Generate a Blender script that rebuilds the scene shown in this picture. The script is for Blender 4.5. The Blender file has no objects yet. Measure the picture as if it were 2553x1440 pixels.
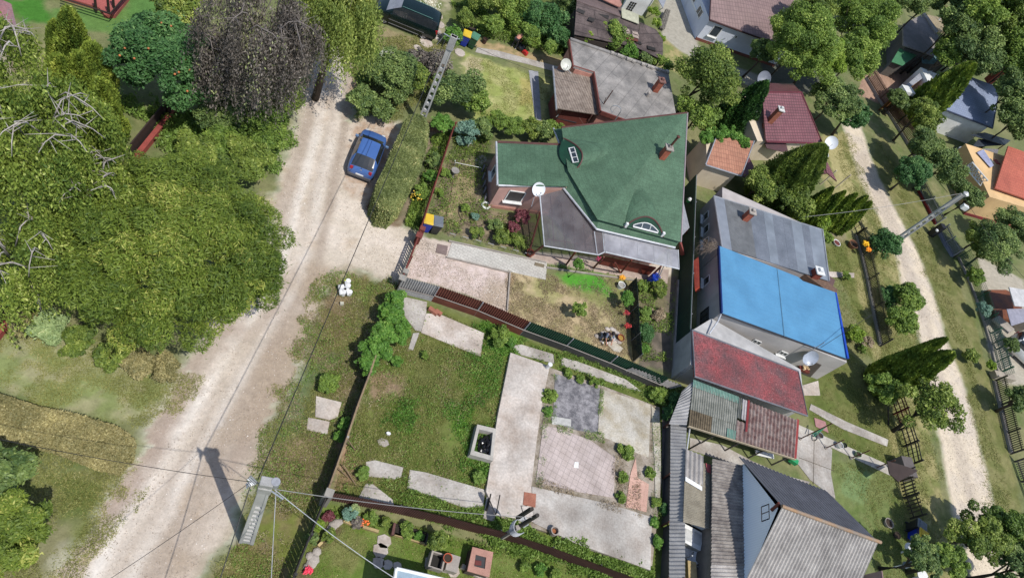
import bpy, math, random
import numpy as np
from mathutils import Vector, Matrix
random.seed(7); RNG = np.random.default_rng(7)
SC = bpy.context.scene; COL = SC.collection
# ---------------- camera: 31 m up, 24 mm lens, tilted and rolled ----------------
W, HH, F, CAMH = 2553.0, 1440.0, 1702.0, 31.0
_d = np.array([450-W/2, 1835-HH/2, F]); _d /= np.linalg.norm(_d)
_x = np.array([1., 0, 0])-_d*_d[0]; _x /= np.linalg.norm(_x)
_y = np.cross(-_d, _x)
_R0 = np.array([_x, _y, -_d])
def _g0(px, py):
    r = _R0@np.array([px-W/2, py-HH/2, F]); return r*(-CAMH/r[2])
_a, _b = _g0(1003, 690), _g0(1690, 965)
_t = -math.atan2(_b[1]-_a[1], _b[0]-_a[0])
ROT = np.array([[math.cos(_t), -math.sin(_t), 0], [math.sin(_t), math.cos(_t), 0], [0, 0, 1]])@_R0
cam = bpy.data.cameras.new('Camera'); camo = bpy.data.objects.new('Camera', cam); COL.objects.link(camo)
_m = ROT@np.diag([1, -1, -1])
camo.matrix_world = Matrix([[*_m[0], 0], [*_m[1], 0], [*_m[2], CAMH], [0, 0, 0, 1]])
cam.sensor_fit = 'HORIZONTAL'; cam.sensor_width = 36; cam.lens = F/W*36
cam.clip_start = 0.5; cam.clip_end = 2000
SC.camera = camo
# ---------------- light ----------------
SUNV = Vector((2.83, -2.9, 8.23)).normalized()
wd = bpy.data.worlds.new('World'); SC.world = wd; wd.use_nodes = True
_n = wd.node_tree.nodes; _bg = _n['Background']; _sky = _n.new('ShaderNodeTexSky')
_sky.sky_type = 'NISHITA'; _sky.sun_disc = False
_sky.sun_elevation = math.asin(SUNV.z); _sky.sun_rotation = math.atan2(SUNV.x, SUNV.y)
_bg.inputs['Strength'].default_value = 0.15
wd.node_tree.links.new(_sky.outputs[0], _bg.inputs[0])
_s = bpy.data.lights.new('sun', 'SUN'); _s.energy = 4.0; _s.angle = math.radians(.5); _s.color = (1, .965, .9)
_so = bpy.data.objects.new('sun', _s); COL.objects.link(_so)
_so.rotation_euler = SUNV.to_track_quat('Z', 'Y').to_euler()
SC.view_settings.view_transform = 'Standard'; SC.view_settings.look = 'None'
SC.view_settings.exposure = 0; SC.view_settings.gamma = 1
SC.cycles.max_bounces = 6; SC.cycles.diffuse_bounces = 3; SC.cycles.transparent_max_bounces = 12
SC.cycles.caustics_reflective = False; SC.cycles.caustics_refractive = False

# ---------------- survey helpers: place on the plot from a bearing and a height ----------------
def P(px, py, z=0.0):
    r = ROT@np.array([px-W/2, py-HH/2, F]); k = (z-CAMH)/r[2]
    return Vector((r[0]*k, r[1]*k, z))
def ray(px, py):
    return Vector(ROT@np.array([px-W/2, py-HH/2, F])).normalized()
def onplane(px, py, a, n):
    o = Vector((0, 0, CAMH)); r = ray(px, py); return o+r*((a-o).dot(n)/r.dot(n))
def depth(p):
    return float((ROT.T@(np.array(p)-np.array([0, 0, CAMH])))[2])
def S(r, g, b, k=.8):
    f = lambda v: (v/255/12.92 if v < 10 else ((v/255+.055)/1.055)**2.4)
    return (f(r)*k, f(g)*k, f(b)*k)

# ---------------- objects ----------------
def tag(o, label=None, cat=None, group=None, kind=None):
    if label: o['label'] = label
    if cat: o['category'] = cat
    if group: o['group'] = group
    if kind: o['kind'] = kind
    return o
def thing(name, label, cat, loc=(0, 0, 0), rz=0, group=None):
    o = bpy.data.objects.new(name, None); COL.objects.link(o); o.empty_display_size = .2
    o.location = loc; o.rotation_euler = (0, 0, rz)
    return tag(o, label, cat, group)
def copy_tree(o, parent=None):
    c = o.copy(); COL.objects.link(c)
    if parent: c.parent = parent
    for ch in list(o.children): copy_tree(ch, c)
    return c

class MB:
    def __init__(s): s.v = []; s.f = []; s.m = []; s.uv = {}; s.mi = 0
    def add(s, vs, fs, uv=None):
        k = len(s.v); s.v += [tuple(v) for v in vs]
        for i, f in enumerate(fs):
            if uv: s.uv[len(s.f)] = uv[i]
            s.f.append(tuple(k+j for j in f)); s.m.append(s.mi)
        return s
    def box(s, c, d, rz=0, rx=0, ry=0, taper=1.0):
        M = Matrix.Rotation(rz, 3, 'Z')@Matrix.Rotation(ry, 3, 'Y')@Matrix.Rotation(rx, 3, 'X')
        vs = []
        for z in (-.5, .5):
            t = taper if z > 0 else 1
            for x, y in ((-.5, -.5), (.5, -.5), (.5, .5), (-.5, .5)):
                vs.append(Vector(c)+M@Vector((x*d[0]*t, y*d[1]*t, z*d[2])))
        return s.add(vs, [(3, 2, 1, 0), (4, 5, 6, 7), (0, 1, 5, 4), (1, 2, 6, 5), (2, 3, 7, 6), (3, 0, 4, 7)])
    def prism(s, poly, z0, z1):
        n = len(poly); ar = sum(poly[i][0]*poly[(i+1) % n][1]-poly[(i+1) % n][0]*poly[i][1] for i in range(n))
        zz = list(z1) if hasattr(z1, '__len__') else [z1]*n
        poly = list(poly)
        if ar < 0: poly = poly[::-1]; zz = zz[::-1]
        vs = [(p[0], p[1], z0) for p in poly]+[(p[0], p[1], z) for p, z in zip(poly, zz)]
        return s.add(vs, [tuple(range(n))[::-1], tuple(range(n, 2*n))]+[(i, (i+1) % n, n+(i+1) % n, n+i) for i in range(n)])
    def sheet(s, pts, t=.06):
        pts = [Vector(p) for p in pts]; n = len(pts)
        nm = Vector((0, 0, 0))
        for i in range(n): nm += pts[i].cross(pts[(i+1) % n])
        if nm.z < 0: pts = pts[::-1]; nm = -nm
        nm.normalize()
        # u runs level across the slope, v runs up it
        u = Vector((0, 0, 1)).cross(nm)
        if u.length < .03: u = (pts[1]-pts[0])
        u.normalize(); v = nm.cross(u)
        uvt = [((p-pts[0]).dot(u), (p-pts[0]).dot(v)) for p in pts]
        vs = pts+[p-nm*t for p in pts]
        fs = [tuple(range(n)), tuple(range(n, 2*n))[::-1]]+[(i, n+i, n+(i+1) % n, (i+1) % n) for i in range(n)]
        uv = [uvt, uvt[::-1]]+[[(0, 0), (0, .05), (.1, .05), (.1, 0)]]*n
        return s.add(vs, fs, uv)
    def grid(s, fn, nu, nv, closed=False):
        k = len(s.v)
        for j in range(nv+1):
            for i in range(nu+1): s.v.append(tuple(fn(i/nu, j/nv)))
        for j in range(nv):
            for i in range(nu):
                a = k+j*(nu+1)+i; s.f.append((a, a+1, a+nu+2, a+nu+1)); s.m.append(s.mi)
                s.uv[len(s.f)-1] = [(i/nu, j/nv), ((i+1)/nu, j/nv), ((i+1)/nu, (j+1)/nv), (i/nu, (j+1)/nv)]
        return s
    def tube(s, pts, r, n=8, r2=None, cap=True):
        pts = [Vector(p) for p in pts]; m = len(pts); k = len(s.v)
        for i, p in enumerate(pts):
            d = (pts[min(i+1, m-1)]-pts[max(i-1, 0)]).normalized()
            a = d.cross(Vector((0, 0, 1)))
            if a.length < .05: a = d.cross(Vector((1, 0, 0)))
            a.normalize(); b = d.cross(a)
            rr = r if r2 is None else r+(r2-r)*i/(m-1)
            for j in range(n):
                t = 2*math.pi*j/n; s.v.append(tuple(p+(a*math.cos(t)+b*math.sin(t))*rr))
        for i in range(m-1):
            for j in range(n):
                s.f.append((k+i*n+j, k+i*n+(j+1) % n, k+(i+1)*n+(j+1) % n, k+(i+1)*n+j)); s.m.append(s.mi)
        if cap:
            s.f.append(tuple(k+j for j in range(n))[::-1]); s.m.append(s.mi)
            s.f.append(tuple(k+(m-1)*n+j for j in range(n))); s.m.append(s.mi)
        return s
    def lathe(s, prof, c=(0, 0, 0), axis=(0, 0, 1), n=20):
        ax = Vector(axis).normalized(); a = ax.cross(Vector((0, 0, 1)))
        if a.length < .05: a = Vector((1, 0, 0))
        a.normalize(); b = ax.cross(a); c = Vector(c); k = len(s.v)
        for r, h in prof:
            for j in range(n):
                t = 2*math.pi*j/n; s.v.append(tuple(c+ax*h+(a*math.cos(t)+b*math.sin(t))*r))
        for i in range(len(prof)-1):
            for j in range(n):
                s.f.append((k+i*n+j, k+i*n+(j+1) % n, k+(i+1)*n+(j+1) % n, k+(i+1)*n+j)); s.m.append(s.mi)
        return s
    def corr(s, a, b, c, d, pitch=.18, amp=.03, t=.012):
        """corrugated sheet a-b-c-d, ridges run from edge ab to edge dc"""
        a, b, c, d = map(Vector, (a, b, c, d)); L = (b-a).length; nw = max(2, round(L/pitch))
        nm = (b-a).cross(d-a).normalized()
        if nm.z < -.01: nm = -nm
        nu = nw*6
        def fn(off):
            return lambda u, v: a.lerp(b, u).lerp(d.lerp(c, u), v)+nm*(amp*math.sin(u*nw*2*math.pi)+off)
        s.grid(fn(0), nu, 1); s.grid(fn(-t), nu, 1); return s
    def build(s, name, mats, parent=None, smooth=False, bevel=0, sub=0):
        me = bpy.data.meshes.new(name); me.from_pydata(s.v, [], s.f); me.update()
        if not isinstance(mats, (list, tuple)): mats = [mats]
        for m in mats: me.materials.append(m)
        if len(mats) > 1: me.polygons.foreach_set('material_index', s.m)
        if s.uv:
            uvl = me.uv_layers.new(name='UVMap')
            for i, uv in s.uv.items():
                ls = me.polygons[i].loop_start
                for j, q in enumerate(uv): uvl.data[ls+j].uv = q
        if smooth: me.polygons.foreach_set('use_smooth', [True]*len(me.polygons))
        o = bpy.data.objects.new(name, me); COL.objects.link(o)
        if parent:
            o.parent = parent
            o.matrix_parent_inverse = PINV.get(parent.name, Matrix.Identity(4))
        if bevel:
            md = o.modifiers.new('bevel', 'BEVEL'); md.width = bevel; md.segments = 2; md.limit_method = 'ANGLE'
        if sub:
            md = o.modifiers.new('sub', 'SUBSURF'); md.levels = sub; md.render_levels = sub
        return o
PINV = {}
def wthing(name, label, cat, loc, group=None):
    """a thing whose parts are given in world coordinates"""
    loc = Vector(loc); o = thing(name, label, cat, loc, 0, group); PINV[o.name] = Matrix.Translation(-loc); return o

# ---------------- materials ----------------
MATS = {}
def mat(key, col, rough=.8, col2=None, scale=3.0, var=.5, metal=0, bump=0, bscale=None, tex=None, spec=.5, alpha=1, emit=0, detail=6, fine=.12, stain=.14):
    if key in MATS: return MATS[key]
    m = bpy.data.materials.new(key); m.use_nodes = True; MATS[key] = m
    nt = m.node_tree; N = nt.nodes; L = nt.links; b = N['Principled BSDF']
    b.inputs['Roughness'].default_value = rough; b.inputs['Metallic'].default_value = metal
    b.inputs['Specular IOR Level'].default_value = spec
    co = N.new('ShaderNodeTexCoord')
    if col2 is None: col2 = tuple(c*.72 for c in col)
    nz = N.new('ShaderNodeTexNoise'); nz.inputs['Scale'].default_value = scale; nz.inputs['Detail'].default_value = detail
    nz.inputs['Roughness'].default_value = .65
    L.new(co.outputs['Object'], nz.inputs['Vector'])
    rp = N.new('ShaderNodeValToRGB'); rp.color_ramp.elements[0].position = .5-var*.35; rp.color_ramp.elements[1].position = .5+var*.35
    rp.color_ramp.elements[0].color = (*col2, 1); rp.color_ramp.elements[1].color = (*col, 1)
    L.new(nz.outputs['Fac'], rp.inputs['Fac']); out = rp.outputs['Color']
    if fine:
        n2 = N.new('ShaderNodeTexNoise'); n2.inputs['Scale'].default_value = scale*14; n2.inputs['Detail'].default_value = 3
        L.new(co.outputs['Object'], n2.inputs['Vector'])
        mr = N.new('ShaderNodeMapRange'); mr.inputs['From Min'].default_value = .3; mr.inputs['From Max'].default_value = .7
        mr.inputs['To Min'].default_value = 1-fine*2; mr.inputs['To Max'].default_value = 1+fine
        L.new(n2.outputs['Fac'], mr.inputs['Value'])
        mx = N.new('ShaderNodeMix'); mx.data_type = 'RGBA'; mx.blend_type = 'MULTIPLY'; mx.inputs[0].default_value = 1
        L.new(out, mx.inputs[6]); L.new(mr.outputs[0], mx.inputs[7]); out = mx.outputs[2]
    n4 = N.new('ShaderNodeTexNoise'); n4.inputs['Scale'].default_value = .45; n4.inputs['Detail'].default_value = 7; n4.inputs['Distortion'].default_value = .8; L.new(co.outputs['Object'], n4.inputs['Vector'])
    m4 = N.new('ShaderNodeMapRange'); m4.inputs['From Min'].default_value = .35; m4.inputs['From Max'].default_value = .62; m4.inputs['To Min'].default_value = 1-stain; m4.inputs['To Max'].default_value = 1+stain*.35; L.new(n4.outputs['Fac'], m4.inputs['Value'])
    x4 = N.new('ShaderNodeMix'); x4.data_type = 'RGBA'; x4.blend_type = 'MULTIPLY'; x4.inputs[0].default_value = 1; L.new(out, x4.inputs[6]); L.new(m4.outputs[0], x4.inputs[7]); out = x4.outputs[2]
    hsrc = nz.outputs['Fac']
    if tex:
        # tiles / planks / blocks laid on the surface's own UV in metres: (kind, w, h, gap, dark colour, offset, squash)
        br = N.new('ShaderNodeTexBrick'); br.inputs['Scale'].default_value = 1
        br.inputs['Brick Width'].default_value = tex['w']; br.inputs['Row Height'].default_value = tex['h']
        br.inputs['Mortar Size'].default_value = tex.get('gap', .01); br.inputs['Mortar Smooth'].default_value = .2
        br.offset = tex.get('off', .5); br.inputs['Bias'].default_value = tex.get('bias', 0)
        br.inputs['Color1'].default_value = (*([1.0]*3), 1); v = tex.get('v', .75); br.inputs['Color2'].default_value = (v, v, v, 1)
        dk = tex.get('dark', .3); br.inputs['Mortar'].default_value = (dk, dk, dk, 1)
        if tex.get('src', 'UV') == 'UV': L.new(co.outputs['UV'], br.inputs['Vector'])
        else:
            mp = N.new('ShaderNodeMapping'); mp.inputs['Rotation'].default_value = (0, 0, tex.get('rot', 0)); L.new(co.outputs['Object'], mp.inputs['Vector']); L.new(mp.outputs[0], br.inputs['Vector'])
        mx = N.new('ShaderNodeMix'); mx.data_type = 'RGBA'; mx.blend_type = 'MULTIPLY'; mx.inputs[0].default_value = 1
        L.new(out, mx.inputs[6]); L.new(br.outputs['Color'], mx.inputs[7]); out = mx.outputs[2]
        hsrc = br.outputs['Color'] if tex.get('bump') else hsrc
    L.new(out, b.inputs['Base Color'])
    if bump:
        bp = N.new('ShaderNodeBump'); bp.inputs['Strength'].default_value = bump; bp.inputs['Distance'].default_value = .03
        if tex and tex.get('bump'): L.new(hsrc, bp.inputs['Height'])
        else:
            n3 = N.new('ShaderNodeTexNoise'); n3.inputs['Scale'].default_value = bscale or scale*8; n3.inputs['Detail'].default_value = 4
            L.new(co.outputs['Object'], n3.inputs['Vector']); L.new(n3.outputs['Fac'], bp.inputs['Height'])
        L.new(bp.outputs[0], b.inputs['Normal'])
    if alpha < 1:
        b.inputs['Alpha'].default_value = alpha
    return m
def leafmat(key, c1, c2, c3=None, trans=.3, rough=.55):
    bo = lambda c: tuple(v*1.5 for v in c)
    c1, c2, c3 = bo(c1), bo(c2), bo(c3) if c3 else None
    if key in MATS: return MATS[key]
    m = bpy.data.materials.new(key); m.use_nodes = True; MATS[key] = m
    nt = m.node_tree; N = nt.nodes; L = nt.links; b = N['Principled BSDF']; b.inputs['Roughness'].default_value = rough
    b.inputs['Specular IOR Level'].default_value = .35
    at = N.new('ShaderNodeAttribute'); at.attribute_name = 'rnd'
    rp = N.new('ShaderNodeValToRGB'); e = rp.color_ramp.elements
    e[0].color = (*c1, 1); e[1].color = (*c2, 1)
    if c3: q = e.new(.88); q.color = (*c2, 1); e[1].position = .88; e[-1].position = 1; e[-1].color = (*c3, 1)
    L.new(at.outputs['Fac'], rp.inputs['Fac']); L.new(rp.outputs[0], b.inputs['Base Color'])
    if trans:
        tr = N.new('ShaderNodeBsdfTranslucent'); ms = N.new('ShaderNodeMixShader'); ms.inputs[0].default_value = trans
        L.new(rp.outputs[0], tr.inputs['Color']); L.new(b.outputs[0], ms.inputs[1]); L.new(tr.outputs[0], ms.inputs[2])
        L.new(ms.outputs[0], N['Material Output'].inputs['Surface'])
    return m

# ---------------- numpy noise ----------------
def vnoise(x, y, seed=0):
    r = np.random.default_rng(seed).random((256, 256)); xi = np.floor(x).astype(int); yi = np.floor(y).astype(int)
    fx = x-xi; fy = y-yi; fx = fx*fx*(3-2*fx); fy = fy*fy*(3-2*fy)
    g = lambda i, j: r[i % 256, j % 256]
    return (g(xi, yi)*(1-fx)+g(xi+1, yi)*fx)*(1-fy)+(g(xi, yi+1)*(1-fx)+g(xi+1, yi+1)*fx)*fy
def fbm(x, y, s, seed=0, oct=4):
    t = 0; a = 1; n = 0
    for i in range(oct):
        t = t+a*vnoise(x*s*2**i+i*17.3, y*s*2**i+i*5.1, seed+i); n += a; a *= .55
    return t/n

# ---------------- leaves as real little faces ----------------
def unit(a): return a/(np.linalg.norm(a, axis=1, keepdims=True)+1e-9)
def quads(name, c, ax, wd, ln, ww, rnd, m, parent=None):
    """diamond-ish leaf faces: c centres, ax long axis, wd width axis, ln half lengths, ww half widths"""
    n = len(c); ln = np.broadcast_to(ln, n)[:, None]; ww = np.broadcast_to(ww, n)[:, None]
    v = np.empty((n, 4, 3), np.float32)
    v[:, 0] = c-ax*ln; v[:, 1] = c+wd*ww; v[:, 2] = c+ax*ln; v[:, 3] = c-wd*ww
    me = bpy.data.meshes.new(name); me.vertices.add(4*n); me.loops.add(4*n); me.polygons.add(n)
    me.vertices.foreach_set('co', v.ravel()); me.loops.foreach_set('vertex_index', np.arange(4*n, dtype=np.int32))
    me.polygons.foreach_set('loop_start', np.arange(n, dtype=np.int32)*4)
    try: me.polygons.foreach_set('loop_total', np.full(n, 4, np.int32))
    except Exception: pass
    at = me.attributes.new('rnd', 'FLOAT', 'FACE'); at.data.foreach_set('value', np.clip(rnd, 0, 1).astype(np.float32))
    me.update(calc_edges=True); me.materials.append(m)
    o = bpy.data.objects.new(name, me); COL.objects.link(o)
    if parent: o.parent = parent; o.matrix_parent_inverse = PINV.get(parent.name, Matrix.Identity(4))
    return o
def sph(n, rng): return unit(rng.normal(size=(n, 3)))
def leafcloud(name, C, R, n, size, m, parent, nc=60, asp=.45, seed=1, clump=.32, flat=.3, up=.4, zmin=.1, lump=.2, boughs=0):
    rng = np.random.default_rng(seed); C = np.array(C); R = np.array(R, float)
    d = sph(nc, rng); d[:, 2] = np.where(d[:, 2] < -.35, -d[:, 2], d[:, 2])
    rad = rng.uniform(.55, 1, nc)**.5
    cc = C+d*R*(1-clump*.75)*rad[:, None]*(1+rng.normal(0, lump, (nc, 1)))
    bt = np.zeros(nc)
    if boughs:
        bd = sph(boughs, rng); bd[:, 2] = np.abs(bd[:, 2]); bc_ = C+bd*R*(rng.uniform(.3, .86, (boughs, 1))**.6); bk = rng.integers(0, boughs, nc); tn = rng.uniform(-.5, .5, boughs)
        cb_ = bc_[bk]+sph(nc, rng)*R*(1.15/boughs**.5)*rng.uniform(.25, 1, (nc, 1)); rg_m = (rng.random(nc) < .55)[:, None]; cc = np.where(rg_m, cb_, cc); bt = tn[np.argmin(((cc[:, None]-bc_[None])**2).sum(2), 1)]
    cr = rng.uniform(.4, 1.3, nc)*clump*R.mean()
    w = cr**2; k = rng.choice(nc, n, p=w/w.sum())
    dd = sph(n, rng); rr = rng.uniform(.55, 1, n)**.6
    rr = np.where(rng.random(n) < .07, rr*rng.uniform(1, 1.6, n), rr); p = cc[k]+dd*(cr[k]*rr)[:, None]*np.array([1, 1, .8])
    ok = p[:, 2] > zmin; p = p[ok]; dd = dd[ok]; k = k[ok]; n = len(p)
    nm = unit(dd*.6+rng.normal(size=(n, 3))*(.75)+np.array([0, 0, up*2]))
    ax = unit(np.cross(nm, rng.normal(size=(n, 3)))); ax[:, 2] *= (1-flat); ax = unit(ax); wv = np.cross(nm, ax)
    sz = size*rng.uniform(.6, 1.3, n)
    cl = rng.random(nc)+bt*.9
    return quads(name, p, ax, wv, sz, sz*asp, .5+(cl[k]-.5)*.55+rng.normal(0, .2, n), m, parent), cc, cr
def weep(name, C, R, ns, m, parent, seed=1, size=.13, asp=.35, L=(1.5, 4), per=.09, zmin=.15, spread=.25):
    rng = np.random.default_rng(seed); C = np.array(C); R = np.array(R, float)
    nl = max(10, ns//34); dl = sph(nl, rng); dl[:, 2] = np.abs(dl[:, 2]); cl_ = C+dl*R*(rng.uniform(.3, 1, (nl, 1))**.5)
    kk = rng.integers(0, nl, ns); d = sph(ns, rng); d[:, 2] = np.abs(d[:, 2])
    st = cl_[kk]+d*R.mean()*.2*rng.uniform(.3, 1, (ns, 1)); d = unit(dl[kk]+d*.5)
    ps = []; ks = []
    ln = rng.uniform(*L, ns); out = d*np.array([1, 1, 0]); sw = rng.normal(0, .12, (ns, 2))
    for i in range(ns):
        q = int(ln[i]/per); t = np.arange(q)*per
        a = st[i]+out[i]*spread*np.minimum(t, 1)[:, None]; a[:, 2] -= t*.97; a[:, :2] += sw[i]*t[:, None]
        ps.append(a); ks += [i]*q
    p = np.concatenate(ps)+rng.normal(0, .07, (len(ks), 3)); k = np.array(ks); ok = p[:, 2] > zmin; p = p[ok]; k = k[ok]; n = len(p)
    ax = unit(np.array([0, 0, -1.])+rng.normal(0, .45, (n, 3))); wv = unit(np.cross(ax, rng.normal(size=(n, 3))))
    cl = rng.random(nl)[kk]*.75+rng.random(ns)*.25; sz = size*rng.uniform(.6, 1.3, n)
    return quads(name, p, ax, wv, sz, sz*asp, .5+(cl[k]-.5)*.8+rng.normal(0, .2, n), m, parent)
# ================= GROUND: one sheet, cut into lawn / roads / drive =================
def axis(lo, f0, f1, hi, fs, cs):
    a = [f0]; st = fs
    while a[-1] < f1: a.append(a[-1]+fs)
    b = [f0]; st = fs
    while b[-1] > lo: st = min(st*1.15, cs); b.append(b[-1]-st)
    c = [a[-1]]; st = fs
    while c[-1] < hi: st = min(st*1.15, cs); c.append(c[-1]+st)
    return np.array(b[:0:-1]+a+c[1:])
XS = axis(-500, -26, 50, 600, .15, 25); YS = axis(-400, 0, 66, 700, .15, 25)
GX, GY = np.meshgrid(XS, YS); gx = GX.ravel(); gy = GY.ravel()
col = np.zeros((gx.size, 3)); col[:] = S(116, 118, 76)
hs = {}
def n_(s, seed): return fbm(gx, gy, s, seed)
nA = n_(.35, 1); nB = n_(1.3, 2); nC = n_(4, 3)
def mixc(c, a): col[:] = col*(1-a[:, None])+np.array(c)*a[:, None]
mixc(S(150, 138, 98), np.clip((nA-.45)*4, 0, 1)*.6); mixc(S(96, 112, 55), np.clip((nB-.5)*4, 0, 1)*.6)
road = np.zeros(gx.size)
def polymask(pl, soft=.3, wob=.25, ws=1.2, seed=5):
    p = np.array([[q.x, q.y] for q in (P(*a) for a in pl)]); n = len(p)
    pad = soft+wob+1; sel = np.where((gx > p[:, 0].min()-pad) & (gx < p[:, 0].max()+pad) & (gy > p[:, 1].min()-pad) & (gy < p[:, 1].max()+pad))[0]
    x = gx[sel]; y = gy[sel]; d = np.full(x.size, 1e9); ins = np.zeros(x.size, bool)
    for i in range(n):
        a = p[i]; b = p[(i+1) % n]; e = b-a; l = e@e+1e-9
        t = np.clip(((x-a[0])*e[0]+(y-a[1])*e[1])/l, 0, 1)
        d = np.minimum(d, np.hypot(x-a[0]-t*e[0], y-a[1]-t*e[1]))
        c = ((a[1] > y) != (b[1] > y)) & (x < (b[0]-a[0])*(y-a[1])/(b[1]-a[1]+1e-12)+a[0]); ins ^= c
    sd = np.where(ins, d, -d)+(fbm(x, y, ws, seed)-.5)*2*wob+(fbm(x, y, ws*4, seed+3)-.5)*wob
    return sel, np.clip(sd/soft+.5, 0, 1)
def paint(pl, c, soft=.35, wob=.3, ws=1.2, a=1, c2=None, s2=1.5, seed=5, rd=None):
    sel, w = polymask(pl, soft, wob, ws, seed)
    cc = np.broadcast_to(np.array(c), (sel.size, 3))
    if c2 is not None:
        t = np.clip((fbm(gx[sel], gy[sel], s2, seed+9)-.5)*4+.5, 0, 1)[:, None]; cc = cc*(1-t)+np.array(c2)*t
    w2 = (w*a)[:, None]; col[sel] = col[sel]*(1-w2)+cc*w2
    if rd is not None: road[sel] = np.where(w > .5, rd, road[sel])
# lawns and verges
paint([(-60, 800), (60, 780), (480, 960), (400, 1010), (300, 1050), (-60, 960)], S(158, 150, 112), c2=S(132, 138, 84), wob=.4)
paint([(-100, 1180), (330, 1170), (360, 1190), (250, 1330), (150, 1480), (-100, 1500)], S(132, 124, 88), c2=S(112, 116, 62), s2=1)
paint([(130, 1180), (230, 1200), (240, 1290), (150, 1300)], S(92, 104, 48), a=.7)
paint([(10, 0), (110, 0), (140, 60), (60, 60)], S(70, 120, 40)); paint([(120, 20), (420, 20), (330, 90), (140, 60)], S(98, 128, 62))
paint([(300, -60), (500, -60), (480, 60), (330, 90)], S(90, 125, 60))
# verge between road and fences, bottom
paint([(820, 660), (1000, 700), (920, 920), (800, 1230), (640, 1500), (500, 1500), (600, 1290), (640, 1110), (740, 890), (790, 740)], S(136, 120, 86), c2=S(104, 108, 66), s2=1.1, wob=.5)
paint([(720, 950), (790, 900), (740, 1060), (660, 1160), (620, 1150)], S(104, 116, 76), a=.8, wob=.6)
paint([(860, 600), (900, 690), (870, 830), (820, 900), (760, 900)], S(140, 112, 80), a=.5, wob=.6)
paint([(560, 1380), (700, 1250), (800, 1240), (720, 1460), (540, 1480)], S(112, 116, 50), c2=S(128, 112, 74))
paint([(640, 1120), (800, 1080), (780, 1180), (680, 1210)], S(150, 122, 98), a=.7)
# verge by van and pole
paint([(900, 110), (1110, 100), (1120, 200), (960, 300), (870, 290), (890, 190)], S(104, 112, 66), c2=S(126, 118, 82))
paint([(930, 60), (1050, 100), (1100, 120), (1040, 130), (930, 105)], S(150, 132, 96), wob=.5)
paint([(1060, -20), (1130, -20), (1120, 100), (1080, 100)], S(170, 155, 128), c2=S(120, 122, 76))
# big dirt road on the left
RD = [(800, 60), (772, 150), (752, 230), (733, 330), (698, 440), (680, 520), (700, 620), (690, 720), (600, 745), (520, 830), (478, 890), (430, 980), (382, 1070), (330, 1180), (250, 1295), (130, 1440), (60, 1540), (430, 1560), (500, 1400), (575, 1330), (600, 1240), (640, 1110), (720, 940), (775, 810), (800, 690), (860, 668), (975, 712), (1002, 692), (1045, 588), (1010, 560), (960, 545), (930, 520), (985, 440), (1010, 330), (960, 292), (868, 300), (893, 190), (905, 110), (880, 60)]
paint(RD, S(226, 213, 198), soft=.9, wob=.55, ws=.9, c2=S(212, 199, 182), s2=.8, rd=1)
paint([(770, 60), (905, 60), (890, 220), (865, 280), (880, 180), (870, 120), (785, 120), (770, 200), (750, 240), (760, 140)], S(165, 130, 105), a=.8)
paint([(806, 165), (826, 165), (822, 240), (806, 320), (790, 320), (800, 240)], S(178, 145, 110), a=.75, wob=.25, soft=.4, c2=S(205, 185, 160), s2=3)
paint([(790, 690), (720, 700), (560, 1000), (470, 1180), (330, 1440), (470, 1460), (600, 1240), (700, 980)], S(180, 164, 148), a=.75, soft=1.6, wob=.5, ws=.6)
paint([(730, 700), (790, 700), (700, 930), (640, 1110), (560, 1200), (600, 1010)], S(168, 150, 134), a=.8, soft=1.0, wob=.5)
paint([(700, 760), (480, 900), (380, 1080), (420, 1080), (560, 880), (700, 790)], S(186, 168, 154), a=.7, soft=1.0, wob=.5)
paint([(470, 1190), (505, 1200), (500, 1290), (450, 1300), (440, 1240)], S(184, 164, 142), soft=.15, wob=.3, a=.9)
paint([(555, 1085), (580, 1085), (580, 1105), (555, 1105)], S(176, 158, 134), soft=.1, wob=.15)
paint([(545, 1035), (565, 1035), (568, 1065), (545, 1065)], S(224, 216, 208), soft=.1, wob=.2)
for k in range(2): paint([(700+k*30, 480), (712+k*30, 480), (470+k*40, 1000), (230+k*50, 1430), (200+k*50, 1430), (440+k*40, 1000)], S(236, 226, 216), a=.45, soft=.6, wob=.3, seed=20+k)
paint([(430, 1180), (560, 1010), (575, 1020), (400, 1300), (330, 1390), (320, 1370)], S(196, 182, 168), a=.5, soft=.4, wob=.2)
for i in range(26):
    x = 640+RNG.uniform(-20, 260); y = 450+RNG.uniform(-20, 260); r = RNG.uniform(6, 18)
    paint([(x-r, y-r), (x+r, y-r*.8), (x+r, y+r), (x-r*.8, y+r)], S(190, 168, 142), a=.55, soft=.4, wob=.4, ws=3, seed=30+i)
def stroke(pts, wd_, c, a, wob=.3, ws=.6, seed=1, soft=.5):
    p = np.array([[q.x, q.y] for q in (P(*b) for b in pts)]); d = np.full(gx.size, 1e9); sel = np.where((gx > p[:, 0].min()-3) & (gx < p[:, 0].max()+3) & (gy > p[:, 1].min()-3) & (gy < p[:, 1].max()+3))[0]; x = gx[sel]; y = gy[sel]; d = d[sel]
    for i in range(len(p)-1):
        u = p[i]; e = p[i+1]-u; t = np.clip(((x-u[0])*e[0]+(y-u[1])*e[1])/(e@e), 0, 1); d = np.minimum(d, np.hypot(x-u[0]-t*e[0], y-u[1]-t*e[1]))
    d = d+(fbm(x, y, ws, seed)-.5)*2*wob; brk = np.clip((fbm(x, y, .45, seed+40)-.34)*5, 0, 1)
    w_ = (np.clip((wd_/2-d)/soft+.5, 0, 1)*a*brk*(road[sel] == 1))[:, None]; col[sel] = col[sel]*(1-w_)+np.array(c)*w_
cl = [(835, 120), (815, 300), (770, 480), (720, 680), (600, 880), (470, 1090), (350, 1290), (250, 1480)]
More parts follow.
